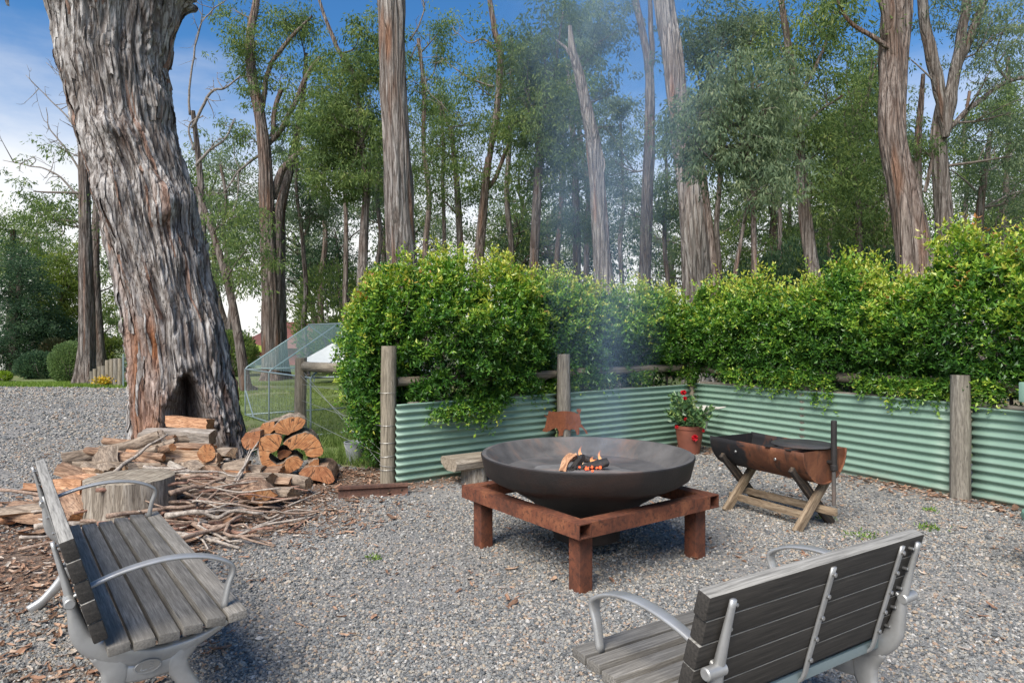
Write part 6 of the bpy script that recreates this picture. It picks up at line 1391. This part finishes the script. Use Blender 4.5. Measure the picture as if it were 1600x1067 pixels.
sawn('C-shaped hollow sawn log, largest of the face-on stack', [(300, 330), (380, 295), (460, 280), (545, 300), (535, 380), (515, 450), (470, 495), (415, 505), (400, 545), (430, 600), (490, 650), (560, 640), (600, 580), (700, 550), (775, 620), (750, 690), (640, 750), (540, 790), (440, 765), (355, 690), (312, 590), (296, 450)], 7.02, .42, CX, EO, 1)
sawn('thick curved sawn log at the upper right of the face-on stack', [(555, 400), (600, 355), (690, 305), (790, 282), (880, 310), (950, 390), (995, 500), (985, 560), (930, 582), (850, 580), (800, 555), (790, 500), (720, 462), (635, 485), (605, 430)], 7.0, .45, CX, EO, 2)
sawn('small sawn core piece in the hole of the face-on stack', [(488, 510), (540, 475), (625, 488), (640, 520), (600, 560), (515, 592), (490, 560)], 7.08, .35, (540, 530), ER, 3)
sawn('half round sawn log on top of the face-on stack', [(460, 200), (520, 130), (650, 85), (740, 90), (805, 135), (792, 180), (740, 240), (660, 268), (610, 302), (480, 265)], 7.05, .42, (640, 290), EO, 4)
sawn('square cut log at the upper left of the face-on stack', [(58, 370), (85, 310), (118, 268), (270, 255), (270, 340), (235, 440), (170, 470), (118, 478), (75, 430)], 6.92, .52, (170, 330), ER, 5, R(-14))
sawn('pale split log behind the square cut log on the stack', [(275, 250), (310, 160), (445, 140), (435, 240), (385, 290), (290, 325)], 7.05, .50, (350, 230), EO, 6, R(-14))
sawn('flat sawn log lying lowest at the right of the face-on stack', [(752, 750), (800, 700), (870, 675), (980, 675), (1060, 685), (1115, 740), (1150, 840), (1120, 880), (1080, 892), (1010, 860), (920, 832), (860, 835), (770, 790)], 6.95, .50, (950, 640), ER, 7, R(-10))
sawn('small orange offcut above the lowest log of the stack', [(860, 640), (915, 600), (968, 588), (975, 665), (870, 672)], 7.0, .40, (915, 640), EO, 8)
W_ = np.array(px2([(285, 335), (262, 420), (272, 520), (300, 620), (340, 710), (385, 768)], 6.97)); m = MB(); bsx = W_[0].copy()
m.add(*tube(smooth_path(W_ - bsx, 16), np.interp(np.linspace(0, 1, 16), [0, .3, .8, 1], [.024, .026, .016, .006]), 8, True, np.array([(.5, 0), (.35, .7), (0, 1), (-.35, .7), (-.5, 0), (-.35, -.7), (0, -1), (.35, -.7)]))); o = m.obj('bark_strip', MT['palestrip'], None, bsx, sharp=None); tag(o, 'pale curved bark strip leaning on the C-shaped log', 'bark')

pz = lambda px, py, Y: U(px, py, Y)
split_log('firewood', 'reddish split log topmost in the mouth of the hollow', pz(297, 660, 7.45), (0, R(8), R(84)), .50, sec_block(.17, .125), LR, 11, 'log')
split_log('firewood', 'long weathered grey split log below the reddish one at the hollow', pz(277, 684, 7.25), (0, R(-6), R(86)), .80, sec_block(.16, .135), LG, 12, 'log')
G1 = 'split logs of the woodpile'
pile = [  # px, py, Y, length, yaw, pitch, section, mats, label
    (235, 716, 6.9, .80, 82, 2, sec_wedge(.14), LG, 'grey brown split log along the left top of the woodpile'),
    (322, 712, 6.95, .62, 30, -12, sec_round(.085, 14), LR, 'round log whose sawn end faces out of the top of the woodpile'),
    (255, 738, 6.75, .75, 84, 3, sec_wedge(.13), LB, 'tan split log second from the top at the left of the woodpile'),
    (300, 745, 6.6, .62, 70, 0, sec_half(.11), LR, 'orange brown split log in the middle of the woodpile'),
    (362, 738, 6.9, .70, 80, 2, sec_wedge(.11), LB, 'split log running right from the old tree towards the sawn stack'),
    (365, 752, 6.5, .85, 76, 0, sec_half(.13), LB, 'thick tan half log across the centre of the woodpile'),
    (340, 768, 6.25, .80, 98, 2, sec_round(.09, 14), LR, 'smooth reddish round log low in the woodpile front'),
    (400, 774, 6.05, .50, 32, 0, sec_wedge(.17, 110), LR, 'log with bright orange sawn face at the front right of the woodpile'),
    (432, 771, 6.22, .42, 66, 0, sec_half(.10), LB, 'stubby barked log right of the bright orange sawn face'),
    (400, 752, 6.55, .80, 74, 0, sec_wedge(.12), LR, 'rugged red barked slab in front of the sawn stack'),
    (455, 753, 6.52, .40, 66, -2, sec_round(.06, 14), LG, 'short grey round log poking right from the red barked slab'),
    (172, 728, 6.5, .34, 20, 40, sec_wedge(.17), LB, 'upright split chunk behind the chopping stump'),
    (205, 742, 6.7, .55, 60, 6, sec_wedge(.12), LG, 'weathered split log between the stump and the woodpile'),
    (285, 770, 6.35, .55, 40, 8, sec_wedge(.15), LB, 'split log tipped up beside the chopping stump'),
    (320, 734, 6.75, .60, 52, 14, sec_wedge(.12), LR, 'split log with flared end lying on the woodpile'),
    (262, 760, 6.5, .60, 100, 0, sec_half(.12), LG, 'half log at the foot of the woodpile by the stump'),
    (312, 786, 6.05, .55, 92, 0, sec_wedge(.10), LB, 'small split log under the tangle of sticks'),
    (128, 768, 5.75, .42, 60, 0, sec_block(.26, .24), LR, 'pale square split block left of the chopping stump'),
    (75, 800, 5.5, .70, 78, 0, sec_half(.13), LR, 'split half log on the ground left of the square block'),
    (122, 797, 5.5, .42, 48, 10, sec_wedge(.17), LR, 'tilted split chunk leaning between the half log and the stump'),
    (40, 802, 5.45, .45, 96, 0, sec_half(.09), LB, 'small split billet leftmost on the ground behind the left bench'),
]
for i, (px, py, Y, L_, yaw, pit, sc_, mt, lab) in enumerate(pile):
    split_log('firewood', lab, pz(px, py, Y), (R(pit), R(random.uniform(-30, 30)), R(yaw)), L_, sc_, mt, 30 + i, 'log', G1)
# filler logs that carry the heap from inside
for i, (x, y, z, L_, yaw) in enumerate([(-3.75, 7.15, .12, .8, 85), (-3.2, 7.1, .12, .8, 95), (-3.5, 7.0, .32, .8, 80), (-3.9, 6.95, .2, .7, 92), (-3.0, 6.75, .11, .8, 80), (-3.6, 6.6, .11, .7, 100), (-2.7, 6.9, .1, .7, 84), (-3.3, 6.75, .3, .7, 88)]):
    split_log('firewood', 'rough split log buried inside the woodpile', (x, y, z), (0, R(random.uniform(-60, 60)), R(yaw)), L_, sec_wedge(.15), LB if i % 2 else LR, 70 + i, 'log', 'buried logs of the woodpile')
rgx = np.random.default_rng(501)
for i in range(46):
    t = rgx.random(); x = -4.15 + 1.25 * t; y = rgx.uniform(6.1, 7.15); z = np.interp(y, [5.9, 6.4, 6.9, 7.2], [.08, .26, .42, .48]) * (1 - .5 * t) + rgx.uniform(-.02, .06)
    split_log('firewood', 'loose split branch wood thrown over the woodpile', (x, y, max(.06, z)), (R(rgx.normal(0, 9)), R(rgx.uniform(0, 360)), R(rgx.normal(78, 30))), rgx.uniform(.45, .9), [sec_wedge(.11), sec_half(.08), sec_round(.04, 12), sec_wedge(.085, 130)][i % 4], [LB, LR, LG, LB][(i // 2) % 4], 600 + i, 'log', 'loose split wood on the heap', bend=.04)
# chopping stump
sc0 = U(204, 815, 5.62); stp_ = empty('tree_stump', (sc0[0], sc0[1], 0)); tag(stp_, 'broad grey chopping stump behind the left bench', 'stump')
n = 64; a = np.linspace(0, 2 * np.pi, n, endpoint=False); v = []; zs = np.linspace(-.03, .375, 14)
for z in zs:
    r_ = .335 * (1 + .10 * (1 - z / .38) ** 2) * (1 + .05 * pn(np.stack([np.cos(a) * 2, np.sin(a) * 2, 0 * a + z], 1)) + .035 * pn(np.stack([np.cos(a) * 9, np.sin(a) * 9, 0 * a + z * 1.2], 1)) + .02 * pn(np.stack([np.cos(a) * 22, np.sin(a) * 22, 0 * a + z * 2], 1))); v.append(np.stack([np.cos(a) * r_, np.sin(a) * r_, 0 * a + z], 1))
V = np.concatenate(v); m = MB(); m.add(V, [(i * n + j, i * n + (j + 1) % n, (i + 1) * n + (j + 1) % n, (i + 1) * n + j) for i in range(13) for j in range(n)]); m.obj('side', MT['stump'], stp_, sharp=None)
rt = [V[-n:]] + [V[-n:] * [k, k, 1] + [0, 0, .006] for k in (.96, .6, .3)]; m = MB(); vt = np.concatenate(rt); vt[:, 2] += .008 * pn(vt * 8) * (np.arange(len(vt)) >= n)
m.add(vt, [(i * n + j, i * n + (j + 1) % n, (i + 1) * n + (j + 1) % n, (i + 1) * n + j) for i in range(3) for j in range(n)] + [tuple(3 * n + j for j in range(n))]); tp = m.obj('top', MT['stump_top'], stp_, sharp=None)

# sticks: a tangle in front of the heap
rg = np.random.default_rng(44)
def stick(a_, b_, r, mat, lab, grp=None, wob=.06, fork=0, name='stick'):
    a_, b_ = np.array(a_, float), np.array(b_, float); L = np.linalg.norm(b_ - a_); n = 14; t = np.linspace(0, 1, n)[:, None]; p = a_ + (b_ - a_) * t; sd = rg.uniform(0, 99)
    p = p + L * wob * np.stack([pn(np.stack([t[:, 0] * 2.6 + sd, t[:, 0] * 0 + k, t[:, 0] * 0], 1)) for k in (0.3, 5.1, 9.7)], 1) * np.array([1, 1, .6]) * np.sin(t * np.pi).clip(.15, 1)
    p[:, 2] = np.maximum(p[:, 2], r + .004)
    m = MB(); c0 = p[n // 2].copy(); m.add(*tube(p - c0, np.linspace(r, r * .45, n) * (1 + .12 * np.sin(np.arange(n) * 2.1 + sd)), 7))
    for k in range(fork):
        i_ = rg.integers(4, 11); e = p[i_] + (b_ - a_) * rg.uniform(.15, .35) + rg.normal(0, .1 * L, 3) * [1, 1, .5]; e[2] = max(e[2], .01); m.add(*tube(smooth_path([p[i_], (p[i_] + e) / 2 + rg.normal(0, .02 * L, 3), e], 6) - c0, np.linspace(r * .55, r * .25, 6), 6))
    o = m.obj(name, mat, None, c0, sharp=None); tag(o, lab, 'stick', grp); return o
SM = [MT['stick_a'], MT['stick_b'], MT['stick_c'], MT['stick_a']]
GS = 'thin sticks heaped before the woodpile'
for i in range(84):
    x = rg.uniform(-3.35, -2.2) + rg.normal(0, .15); y = rg.uniform(5.05, 6.15); L = rg.uniform(.5, 1.35); yaw = rg.normal(6, 30); hmax = .30 * sstep(4.9, 5.9, np.array([y]))[0] + .04
    if i < 10: x -= .25; y = rg.uniform(5.6, 6.3)
    z = rg.uniform(.01, hmax); dx, dy = math.cos(R(yaw)) * L / 2, math.sin(R(yaw)) * L / 2 * .8; dz = rg.uniform(-.05, .05) * L
    stick((x - dx, y - dy, max(.012, z + dz)), (x + dx, y + dy, max(.012, z - dz)), rg.uniform(.009, .024), SM[i % 4], 'thin dry stick in the tangle of sticks in front of the woodpile', GS, .20, int(rg.integers(0, 3)))
stick(U(5, 752, 5.9) if False else U(150, 766, 5.25), U(330, 762, 5.9), .018, MT['stick_c'], 'long red brown stick arching behind the left bench over the stump foot', None, .05)
stick(U(355, 770, 6.1), U(404, 690, 6.75), .016, MT['stick_b'], 'forked pale stick propped against the square cut log', None, .04, 1)
stick(U(362, 778, 6.0), U(391, 700, 6.8), .012, MT['stick_b'], 'thin pale stick crossing the forked propped stick', None, .05, 0)
stick(U(180, 738, 6.2), U(262, 678, 6.75), .020, MT['stick_b'], 'grey curved branch lying over the left of the woodpile', None, .10, 0)
stick(U(225, 730, 6.2), U(292, 735, 6.2), .022, MT['stick_b'], 'short pale knobbly branch on top of the pile behind the stump', None, .08, 1)
stick(U(240, 735, 6.3), U(395, 800, 5.75), .014, MT['stick_b'], 'long pale stick slanting down from the pile to the front', None, .05, 1)
stick(U(196, 722, 6.4), U(262, 728, 6.4), .013, MT['stick_a'], 'brown stick laid across the pile behind the stump', None, .08, 0)
stick(U(448, 837, 5.4) if False else U(452, 835, 5.25), U(487, 812, 5.7), .013, MT['stick_c'], 'single stick lying apart on the dirt right of the tangle', None, .04, 0)
stick(U(450, 790, 6.0), U(502, 768, 6.3), .010, MT['stick_b'], 'pale stick poking right towards the iron rail', None, .06, 0)
stick(U(360, 838, 5.2), U(446, 806, 5.55), .015, MT['stick_b'], 'thick grey stick along the front edge of the tangle', None, .06, 0)
# bigger curls of bark tossed round the pile
for i in range(26):
    c = np.array([rg.uniform(-4.3, -2.2), rg.uniform(4.9, 6.6), .02]); L = rg.uniform(.12, .32); w_ = rg.uniform(.02, .05); n = 7; t = np.linspace(-.5, .5, n); cu = rg.uniform(.02, .08); v = []
    for k in t:
        for s_ in (-1, 0, 1): v.append((k * L, s_ * w_ * (1 - k * k * 2.2) + .01 * math.sin(k * 6 + i), cu * k * k * 2 + .012 * abs(s_) + .004))
    V_ = np.array(v); th_ = V_ + [0, 0, .005]; kk = len(V_); f = []
    for q in range(n - 1):
        for s_ in (0, 1): b0 = q * 3 + s_; f += [(b0, b0 + 3, b0 + 4, b0 + 1), (kk + b0, kk + b0 + 1, kk + b0 + 4, kk + b0 + 3)]
    m = MB(); m.add(np.concatenate([V_, th_]), f); o = m.obj('bark_piece', [MT['logbark_red'], MT['split_tan'], MT['split_orange']][i % 3], None, c, (rg.normal(0, .15), rg.normal(0, .15), rg.uniform(0, 6.28)), sharp=None); tag(o, 'curled piece of loose bark lying by the woodpile', 'bark', 'loose bark pieces by the woodpile')

# ------------------------------------------------------------------ netting run on the lawn
A_, Bv = np.array([-5.16, 13.0]), np.array([-3.08, 10.28]); D_ = (Bv - A_) / np.hypot(*(Bv - A_)); Np = np.array([-D_[1], D_[0]])
nr_ = empty('netting_run', (*A_, 0)); tag(nr_, 'galvanised pipe run with gabled netting roof on the lawn left of the hedge', 'animal run')
EZ, RZ, HW = .93, 1.76, 1.25; LN = np.hypot(*(Bv - A_))
def w3(s, t, z): p = D_ * s + Np * t; return (p[0], p[1], z)
fr_s = [0, LN * .42, LN * 1.0]
for s in fr_s:
    m = MB(); pth = np.concatenate([smooth_path([w3(s, 0, -.02), w3(s, 0, EZ - .06)], 4), smooth_path([w3(s, 0, EZ - .03), w3(s, .03, EZ + .012), w3(s, .08, EZ + .05)], 4), smooth_path([w3(s, .2, EZ + .13), w3(s, HW, RZ)], 4), smooth_path([w3(s, HW + .03, RZ - .012), w3(s, 2 * HW - .06, EZ + .04)], 4), smooth_path([w3(s, 2 * HW, EZ - .03), w3(s, 2 * HW, -.02)], 4)])
    m.add(*tube(pth, .015, 8)); m.obj('hoop', MT['galv'], nr_, sharp=None)
for (t, z, nm) in ((0, EZ - .02, 'eave_rail'), (2 * HW, EZ - .02, 'eave_rail'), (HW, RZ + .02, 'ridge_rail'), (0, .03, 'base_rail'), (2 * HW, .03, 'base_rail')):
    m = MB(); m.add(*tube([w3(0, t, z), w3(LN, t, z)], .016, 8)); m.obj(nm, MT['galv'], nr_, sharp=None)
for s in (0, LN):
    m = MB(); m.add(*tube([w3(s, .02, EZ - .02), w3(s, 2 * HW - .02, EZ - .02)], .014, 8)); m.obj('tie_rail', MT['galv'], nr_, sharp=None)
    m = MB(); m.add(*tube([w3(s, .02, .03), w3(s, 2 * HW - .02, .03)], .014, 8)); m.obj('base_rail', MT['galv'], nr_, sharp=None)
m = MB(); m.add(*tube([w3(.05, 0, .05), w3(.05, -.02, .06)], .01, 6)); m.add(*tube([w3(.03, .0, .50), w3(.55, .0, .02)], .012, 6)); m.obj('brace', MT['galv'], nr_)
for (a_, b_) in ((0, HW), (2 * HW, HW)):
    m = MB(); m.add([w3(.02, a_ + (.02 if a_ == 0 else -.02), EZ + .03), w3(LN - .02, a_ + (.02 if a_ == 0 else -.02), EZ + .03), w3(LN - .02, b_, RZ + .012), w3(.02, b_, RZ + .012)], [(0, 1, 2, 3)]); m.obj('roof_netting', MT['mesh_cloth'], nr_, smooth=False)
for t in (0, 2 * HW):
    m = MB(); m.add([w3(.02, t, .04), w3(LN - .02, t, .04), w3(LN - .02, t, EZ - .04), w3(.02, t, EZ - .04)], [(0, 1, 2, 3)]); m.obj('wall_netting', MT['mesh_wall'], nr_, smooth=False)
    mm_ = MB()
    for k in range(1, 22): mm_.add(*tube([w3(LN * k / 22, t, .04), w3(LN * k / 22, t, EZ - .04)], .0009, 3))
    for k in range(1, 7): mm_.add(*tube([w3(.02, t, EZ * k / 7), w3(LN - .02, t, EZ * k / 7)], .0009, 3))
    mm_.obj('netting_wires', MT['galv'], nr_)['kind'] = 'stuff'
m = MB(); m.add(*box(.34, .02, .19, ch=.004)); o = m.obj('sign_plate', MT['bucket'], nr_, w3(LN * .72, 2 * HW - .03, 1.12), (0, 0, math.atan2(D_[1], D_[0])))
# small canopy, house and tarpaulin far behind
cn = empty('white_canopy', U(520, 590, 22)); tag(cn, 'white peaked canopy beyond the lawn behind the netting run', 'canopy')
m = MB(); m.add([(-.9, -.9, .35), (.9, -.9, .35), (.9, .9, .35), (-.9, .9, .35), (0, 0, .98), (-.9, -.9, .28), (.9, -.9, .28), (.9, .9, .28), (-.9, .9, .28)], [(0, 1, 4), (1, 2, 4), (2, 3, 4), (3, 0, 4), (5, 6, 1, 0), (6, 7, 2, 1), (7, 8, 3, 2), (8, 5, 0, 3)]); o = m.obj('canopy_top', MT['white'], cn, (0, 0, .15), smooth=False)
for sx in (-1, 1):
    for sy in (-1, 1): m = MB(); m.add(*tube([(sx * .86, sy * .86, -cn.location[2]), (sx * .86, sy * .86, .5)], .02, 6)); m.obj('canopy_pole', MT['galv'], cn)
hs = empty('house', (-11.0, 36, -1.35)); tag(hs, 'low red walled house with grey roof glimpsed through the trees beyond the lawn', 'house')
m = MB(); m.add(*box(7, 5, 2.3, (0, 2.5, 1.15))); m.obj('wall', MT['pinkwall'], hs, smooth=False)
m = MB(); m.add([(-3.9, -.5, 2.25), (3.9, -.5, 2.25), (3.9, 5.5, 2.25), (-3.9, 5.5, 2.25), (-2.2, 2.5, 3.7), (2.2, 2.5, 3.7)], [(0, 1, 5, 4), (2, 3, 4, 5), (1, 2, 5), (3, 0, 4), (3, 2, 1, 0)]); m.obj('roof', MT['roofgrey'], hs, smooth=False)
for xx in (-2.2, .2, 2.4):
    m = MB(); m.add(*box(1.1, .06, 1.0, (xx, -.02, 1.35))); wo = m.obj('window', MT['white'], hs, smooth=False)
    m = MB(); m.add(*box(.96, .03, .86, (xx, -.06, 1.35))); m.obj('pane', MT['glass'], wo, smooth=False)
tp = empty('lime_tarpaulin', U(398, 585, 31)); tag(tp, 'lime green tarpaulin shelter beyond the lawn right of the old trunk', 'shelter')
m = MB(); m.add([(-.9, -.6, 1.25), (.8, -.6, 1.0), (.8, .8, 1.15), (-.9, .8, 1.5), (0, .1, 1.22)], [(0, 1, 4), (1, 2, 4), (2, 3, 4), (3, 0, 4)]); m.obj('sheet', MT['limeplastic'], tp, smooth=False)
for (a_, b_, h_) in ((-.85, -.55, 1.25), (.75, -.55, 1.0), (.75, .75, 1.15), (-.85, .75, 1.5)): m = MB(); m.add(*tube([(a_, b_, -tp.location[2]), (a_, b_, h_)], .025, 6)); m.obj('prop', MT['post'], tp)
# log wall and gate far left
lw = empty('log_wall', U(170, 602, 21.2)); tag(lw, 'row of upright weathered logs stepping up to the gate beside the drive', 'log fence')
for i, (px, h_, w_) in enumerate([(144, .44, .10), (149, .52, .11), (156, .60, .12), (163, .62, .13), (169, .80, .13), (176, .84, .12), (182, .86, .16), (188, .86, .13)]):
    p = U(px, 602, 21.2 - i * .08); timber('log_post', MT['post'] if i % 3 else MT['post_grey'], lw, (p[0], p[1], -.05), (p[0] + random.uniform(-.02, .02), p[1], h_), w_ * .62, seed=40 + i, sides=12, seg=8); lw.children[-1].location = Vector((p[0], p[1], -.05)) - lw.location
gt = empty('farm_gate', U(199, 602, 20.4)); tag(gt, 'galvanised farm gate seen between the log fence and the old trunk', 'gate')
for k in range(6): m = MB(); m.add(*tube([(-.12, 0, .12 + .14 * k), (1.6, 1.4, .12 + .14 * k)], .014, 6)); m.obj('bar', MT['galv'], gt)
for s_ in (0, 1): m = MB(); m.add(*tube([(-.12 + 1.72 * s_, 1.4 * s_, -.02), (-.12 + 1.72 * s_, 1.4 * s_, .95)], .025, 8)); m.obj('stile', MT['galv'], gt)
yc = empty('yellow_flowers', U(164, 601, 20.7)); tag(yc, 'clump of yellow flowers at the foot of the log fence', 'flowers')
n = 260; p = np.random.default_rng(2).normal(size=(n, 3)) * [.16, .12, .06] + [0, 0, .13]; p[:, 2] = np.abs(p[:, 2]); V, T, C = leaf_cloud(p, np.random.default_rng(3).normal(size=(n, 3)), np.random.default_rng(4).normal(size=(n, 3)), np.full(n, .07), np.full(n, .06), pal(n, [(0, (.2, .25, .04)), (.4, (.5, .34, .03)), (1, (.62, .42, .04))])); o = link('flowers', np_mesh('flowers', V, tris=T, mats=[MT['petal']], col=C, smooth=False), yc); o['kind'] = 'stuff'
# pale car half hidden in the shrubs at the far left
cr = empty('parked_car', (-21.6, 28.5, -.15), R(8)); tag(cr, 'pale car half hidden behind the dark shrubs at the far left', 'car')
sd = [(-2.0, .35), (-2.05, .75), (-1.5, .88), (-.9, 1.32), (.5, 1.36), (1.2, .95), (2.0, .82), (2.08, .4), (1.7, .3), (-1.7, .3)]
m = MB(); m.add(*prism(sd, -.8, .8)); m.obj('body', MT['white'], cr, sharp=30)
for s_ in (-1, 1):
    m = MB(); m.add(*prism([(-1.25, .92), (-.8, 1.26), (.42, 1.29), (.95, .95)], s_ * .8, s_ * .812)); m.obj('window', MT['glass'], cr, smooth=False)
    for xx in (-1.3, 1.3): m = MB(); m.add(*cyl(.31, .18, 'y', (xx, s_ * .75, .31), 24)); m.obj('wheel', MT['tyre'], cr, sharp=30)
# small weeds in the gravel
for i, (px, py, s_) in enumerate([(1350, 842, .10), (1452, 828, .06), (585, 875, .035), (1290, 812, .05), (1452, 800, .04)]):
    p = G(px, py); n = 90 if s_ > .05 else 40; rr = np.random.default_rng(i); q = np.abs(rr.normal(size=(n, 3))) * [0, 0, s_ * .12] + rr.normal(size=(n, 3)) * [s_, s_ * .9, 0] * .8 + [0, 0, .012]; ax = rr.normal(size=(n, 3)) + [0, 0, .7]
    V, T, C = leaf_cloud(q, ax, rr.normal(size=(n, 3)), rr.uniform(.02, .045, n), rr.uniform(.008, .014, n), pal(n, [(0, (.07, .15, .02)), (1, (.22, .33, .05))])); o = link('weed', np_mesh('weed', V, tris=T, mats=[MT['leaf']], col=C, smooth=False), None, (p[0], p[1], 0)); tag(o, ['largest green weed in the gravel behind the right bench', 'small weed in the gravel near the right fence post', 'tiny weed in the gravel left of the stand', 'weed sprouting at the feet of the drum barbecue', 'tiny weed by the foot of the right fence'][i], 'weed')

# ------------------------------------------------------------------ smoke drifting up from the bowl
def smokemat():
    m_ = bpy.data.materials.new('smoke'); m_.use_nodes = True; t = m_.node_tree; t.nodes.clear(); o = t.nodes.new('ShaderNodeOutputMaterial'); v = t.nodes.new('ShaderNodeVolumePrincipled')
    tc = t.nodes.new('ShaderNodeTexCoord'); mp = t.nodes.new('ShaderNodeMapping'); mp.inputs['Scale'].default_value = (1.5, 1.5, .7); nz = t.nodes.new('ShaderNodeTexNoise'); nz.inputs['Scale'].default_value = 1.5; nz.inputs['Detail'].default_value = 4; nz.inputs['Distortion'].default_value = .8
    rp = t.nodes.new('ShaderNodeValToRGB'); rp.color_ramp.elements[0].position = .40; rp.color_ramp.elements[0].color = (.06, .06, .06, 1); rp.color_ramp.elements[1].position = .68
    g = t.nodes.new('ShaderNodeTexGradient'); g.gradient_type = 'SPHERICAL'
    sx = t.nodes.new('ShaderNodeSeparateXYZ'); mul = t.nodes.new('ShaderNodeMath'); mul.operation = 'MULTIPLY'; mul.inputs[1].default_value = SMOKE_D
    L = t.links.new; L(tc.outputs['Object'], mp.inputs[0]); L(mp.outputs[0], nz.inputs['Vector']); L(nz.outputs[0], rp.inputs[0])
    # soft edge: fade with distance from the drifting axis
    ax = t.nodes.new('ShaderNodeMath'); ax.operation = 'MULTIPLY'; ax.inputs[1].default_value = .06; L(tc.outputs['Object'], sx.inputs[0])
    def mth(op, a, b):
        q = t.nodes.new('ShaderNodeMath'); q.operation = op
        for i, val in enumerate((a, b)):
            if isinstance(val, (int, float)): q.inputs[i].default_value = val
            else: L(val, q.inputs[i])
        return q.outputs[0]
    z = sx.outputs[2]; cx = mth('MULTIPLY', z, .035); dx = mth('SUBTRACT', sx.outputs[0], cx); r2 = mth('ADD', mth('MULTIPLY', dx, dx), mth('MULTIPLY', sx.outputs[1], sx.outputs[1])); rad = mth('ADD', mth('MULTIPLY', z, .23), .24)
    fall = mth('MAXIMUM', mth('SUBTRACT', 1.0, mth('DIVIDE', mth('SQRT', r2, 0), rad)), 0.0)
    zf = mth('DIVIDE', 1.0, mth('ADD', 1.0, mth('MULTIPLY', z, .55)))
    L(mth('MULTIPLY', mth('MULTIPLY', rp.outputs[0], fall), zf), mul.inputs[0]); L(mul.outputs[0], v.inputs['Density'])
    v.inputs['Color'].default_value = (.50, .72, 1.0, 1); v.inputs['Anisotropy'].default_value = .1; L(v.outputs[0], o.inputs['Volume']); return m_
SMOKE_D = 2.1
n = 16; z = np.linspace(0, 4.6, n); m = MB(); m.add(*tube(np.stack([.035 * z, 0 * z, z], 1), .24 + .23 * z, 28)); me = m.mesh('smoke', smokemat(), True, None)
o = link('smoke', me, None, (PC[0] + .11, PC[1], .66)); tag(o, 'thin blue smoke drifting up from the fire bowl', 'smoke', kind='stuff')
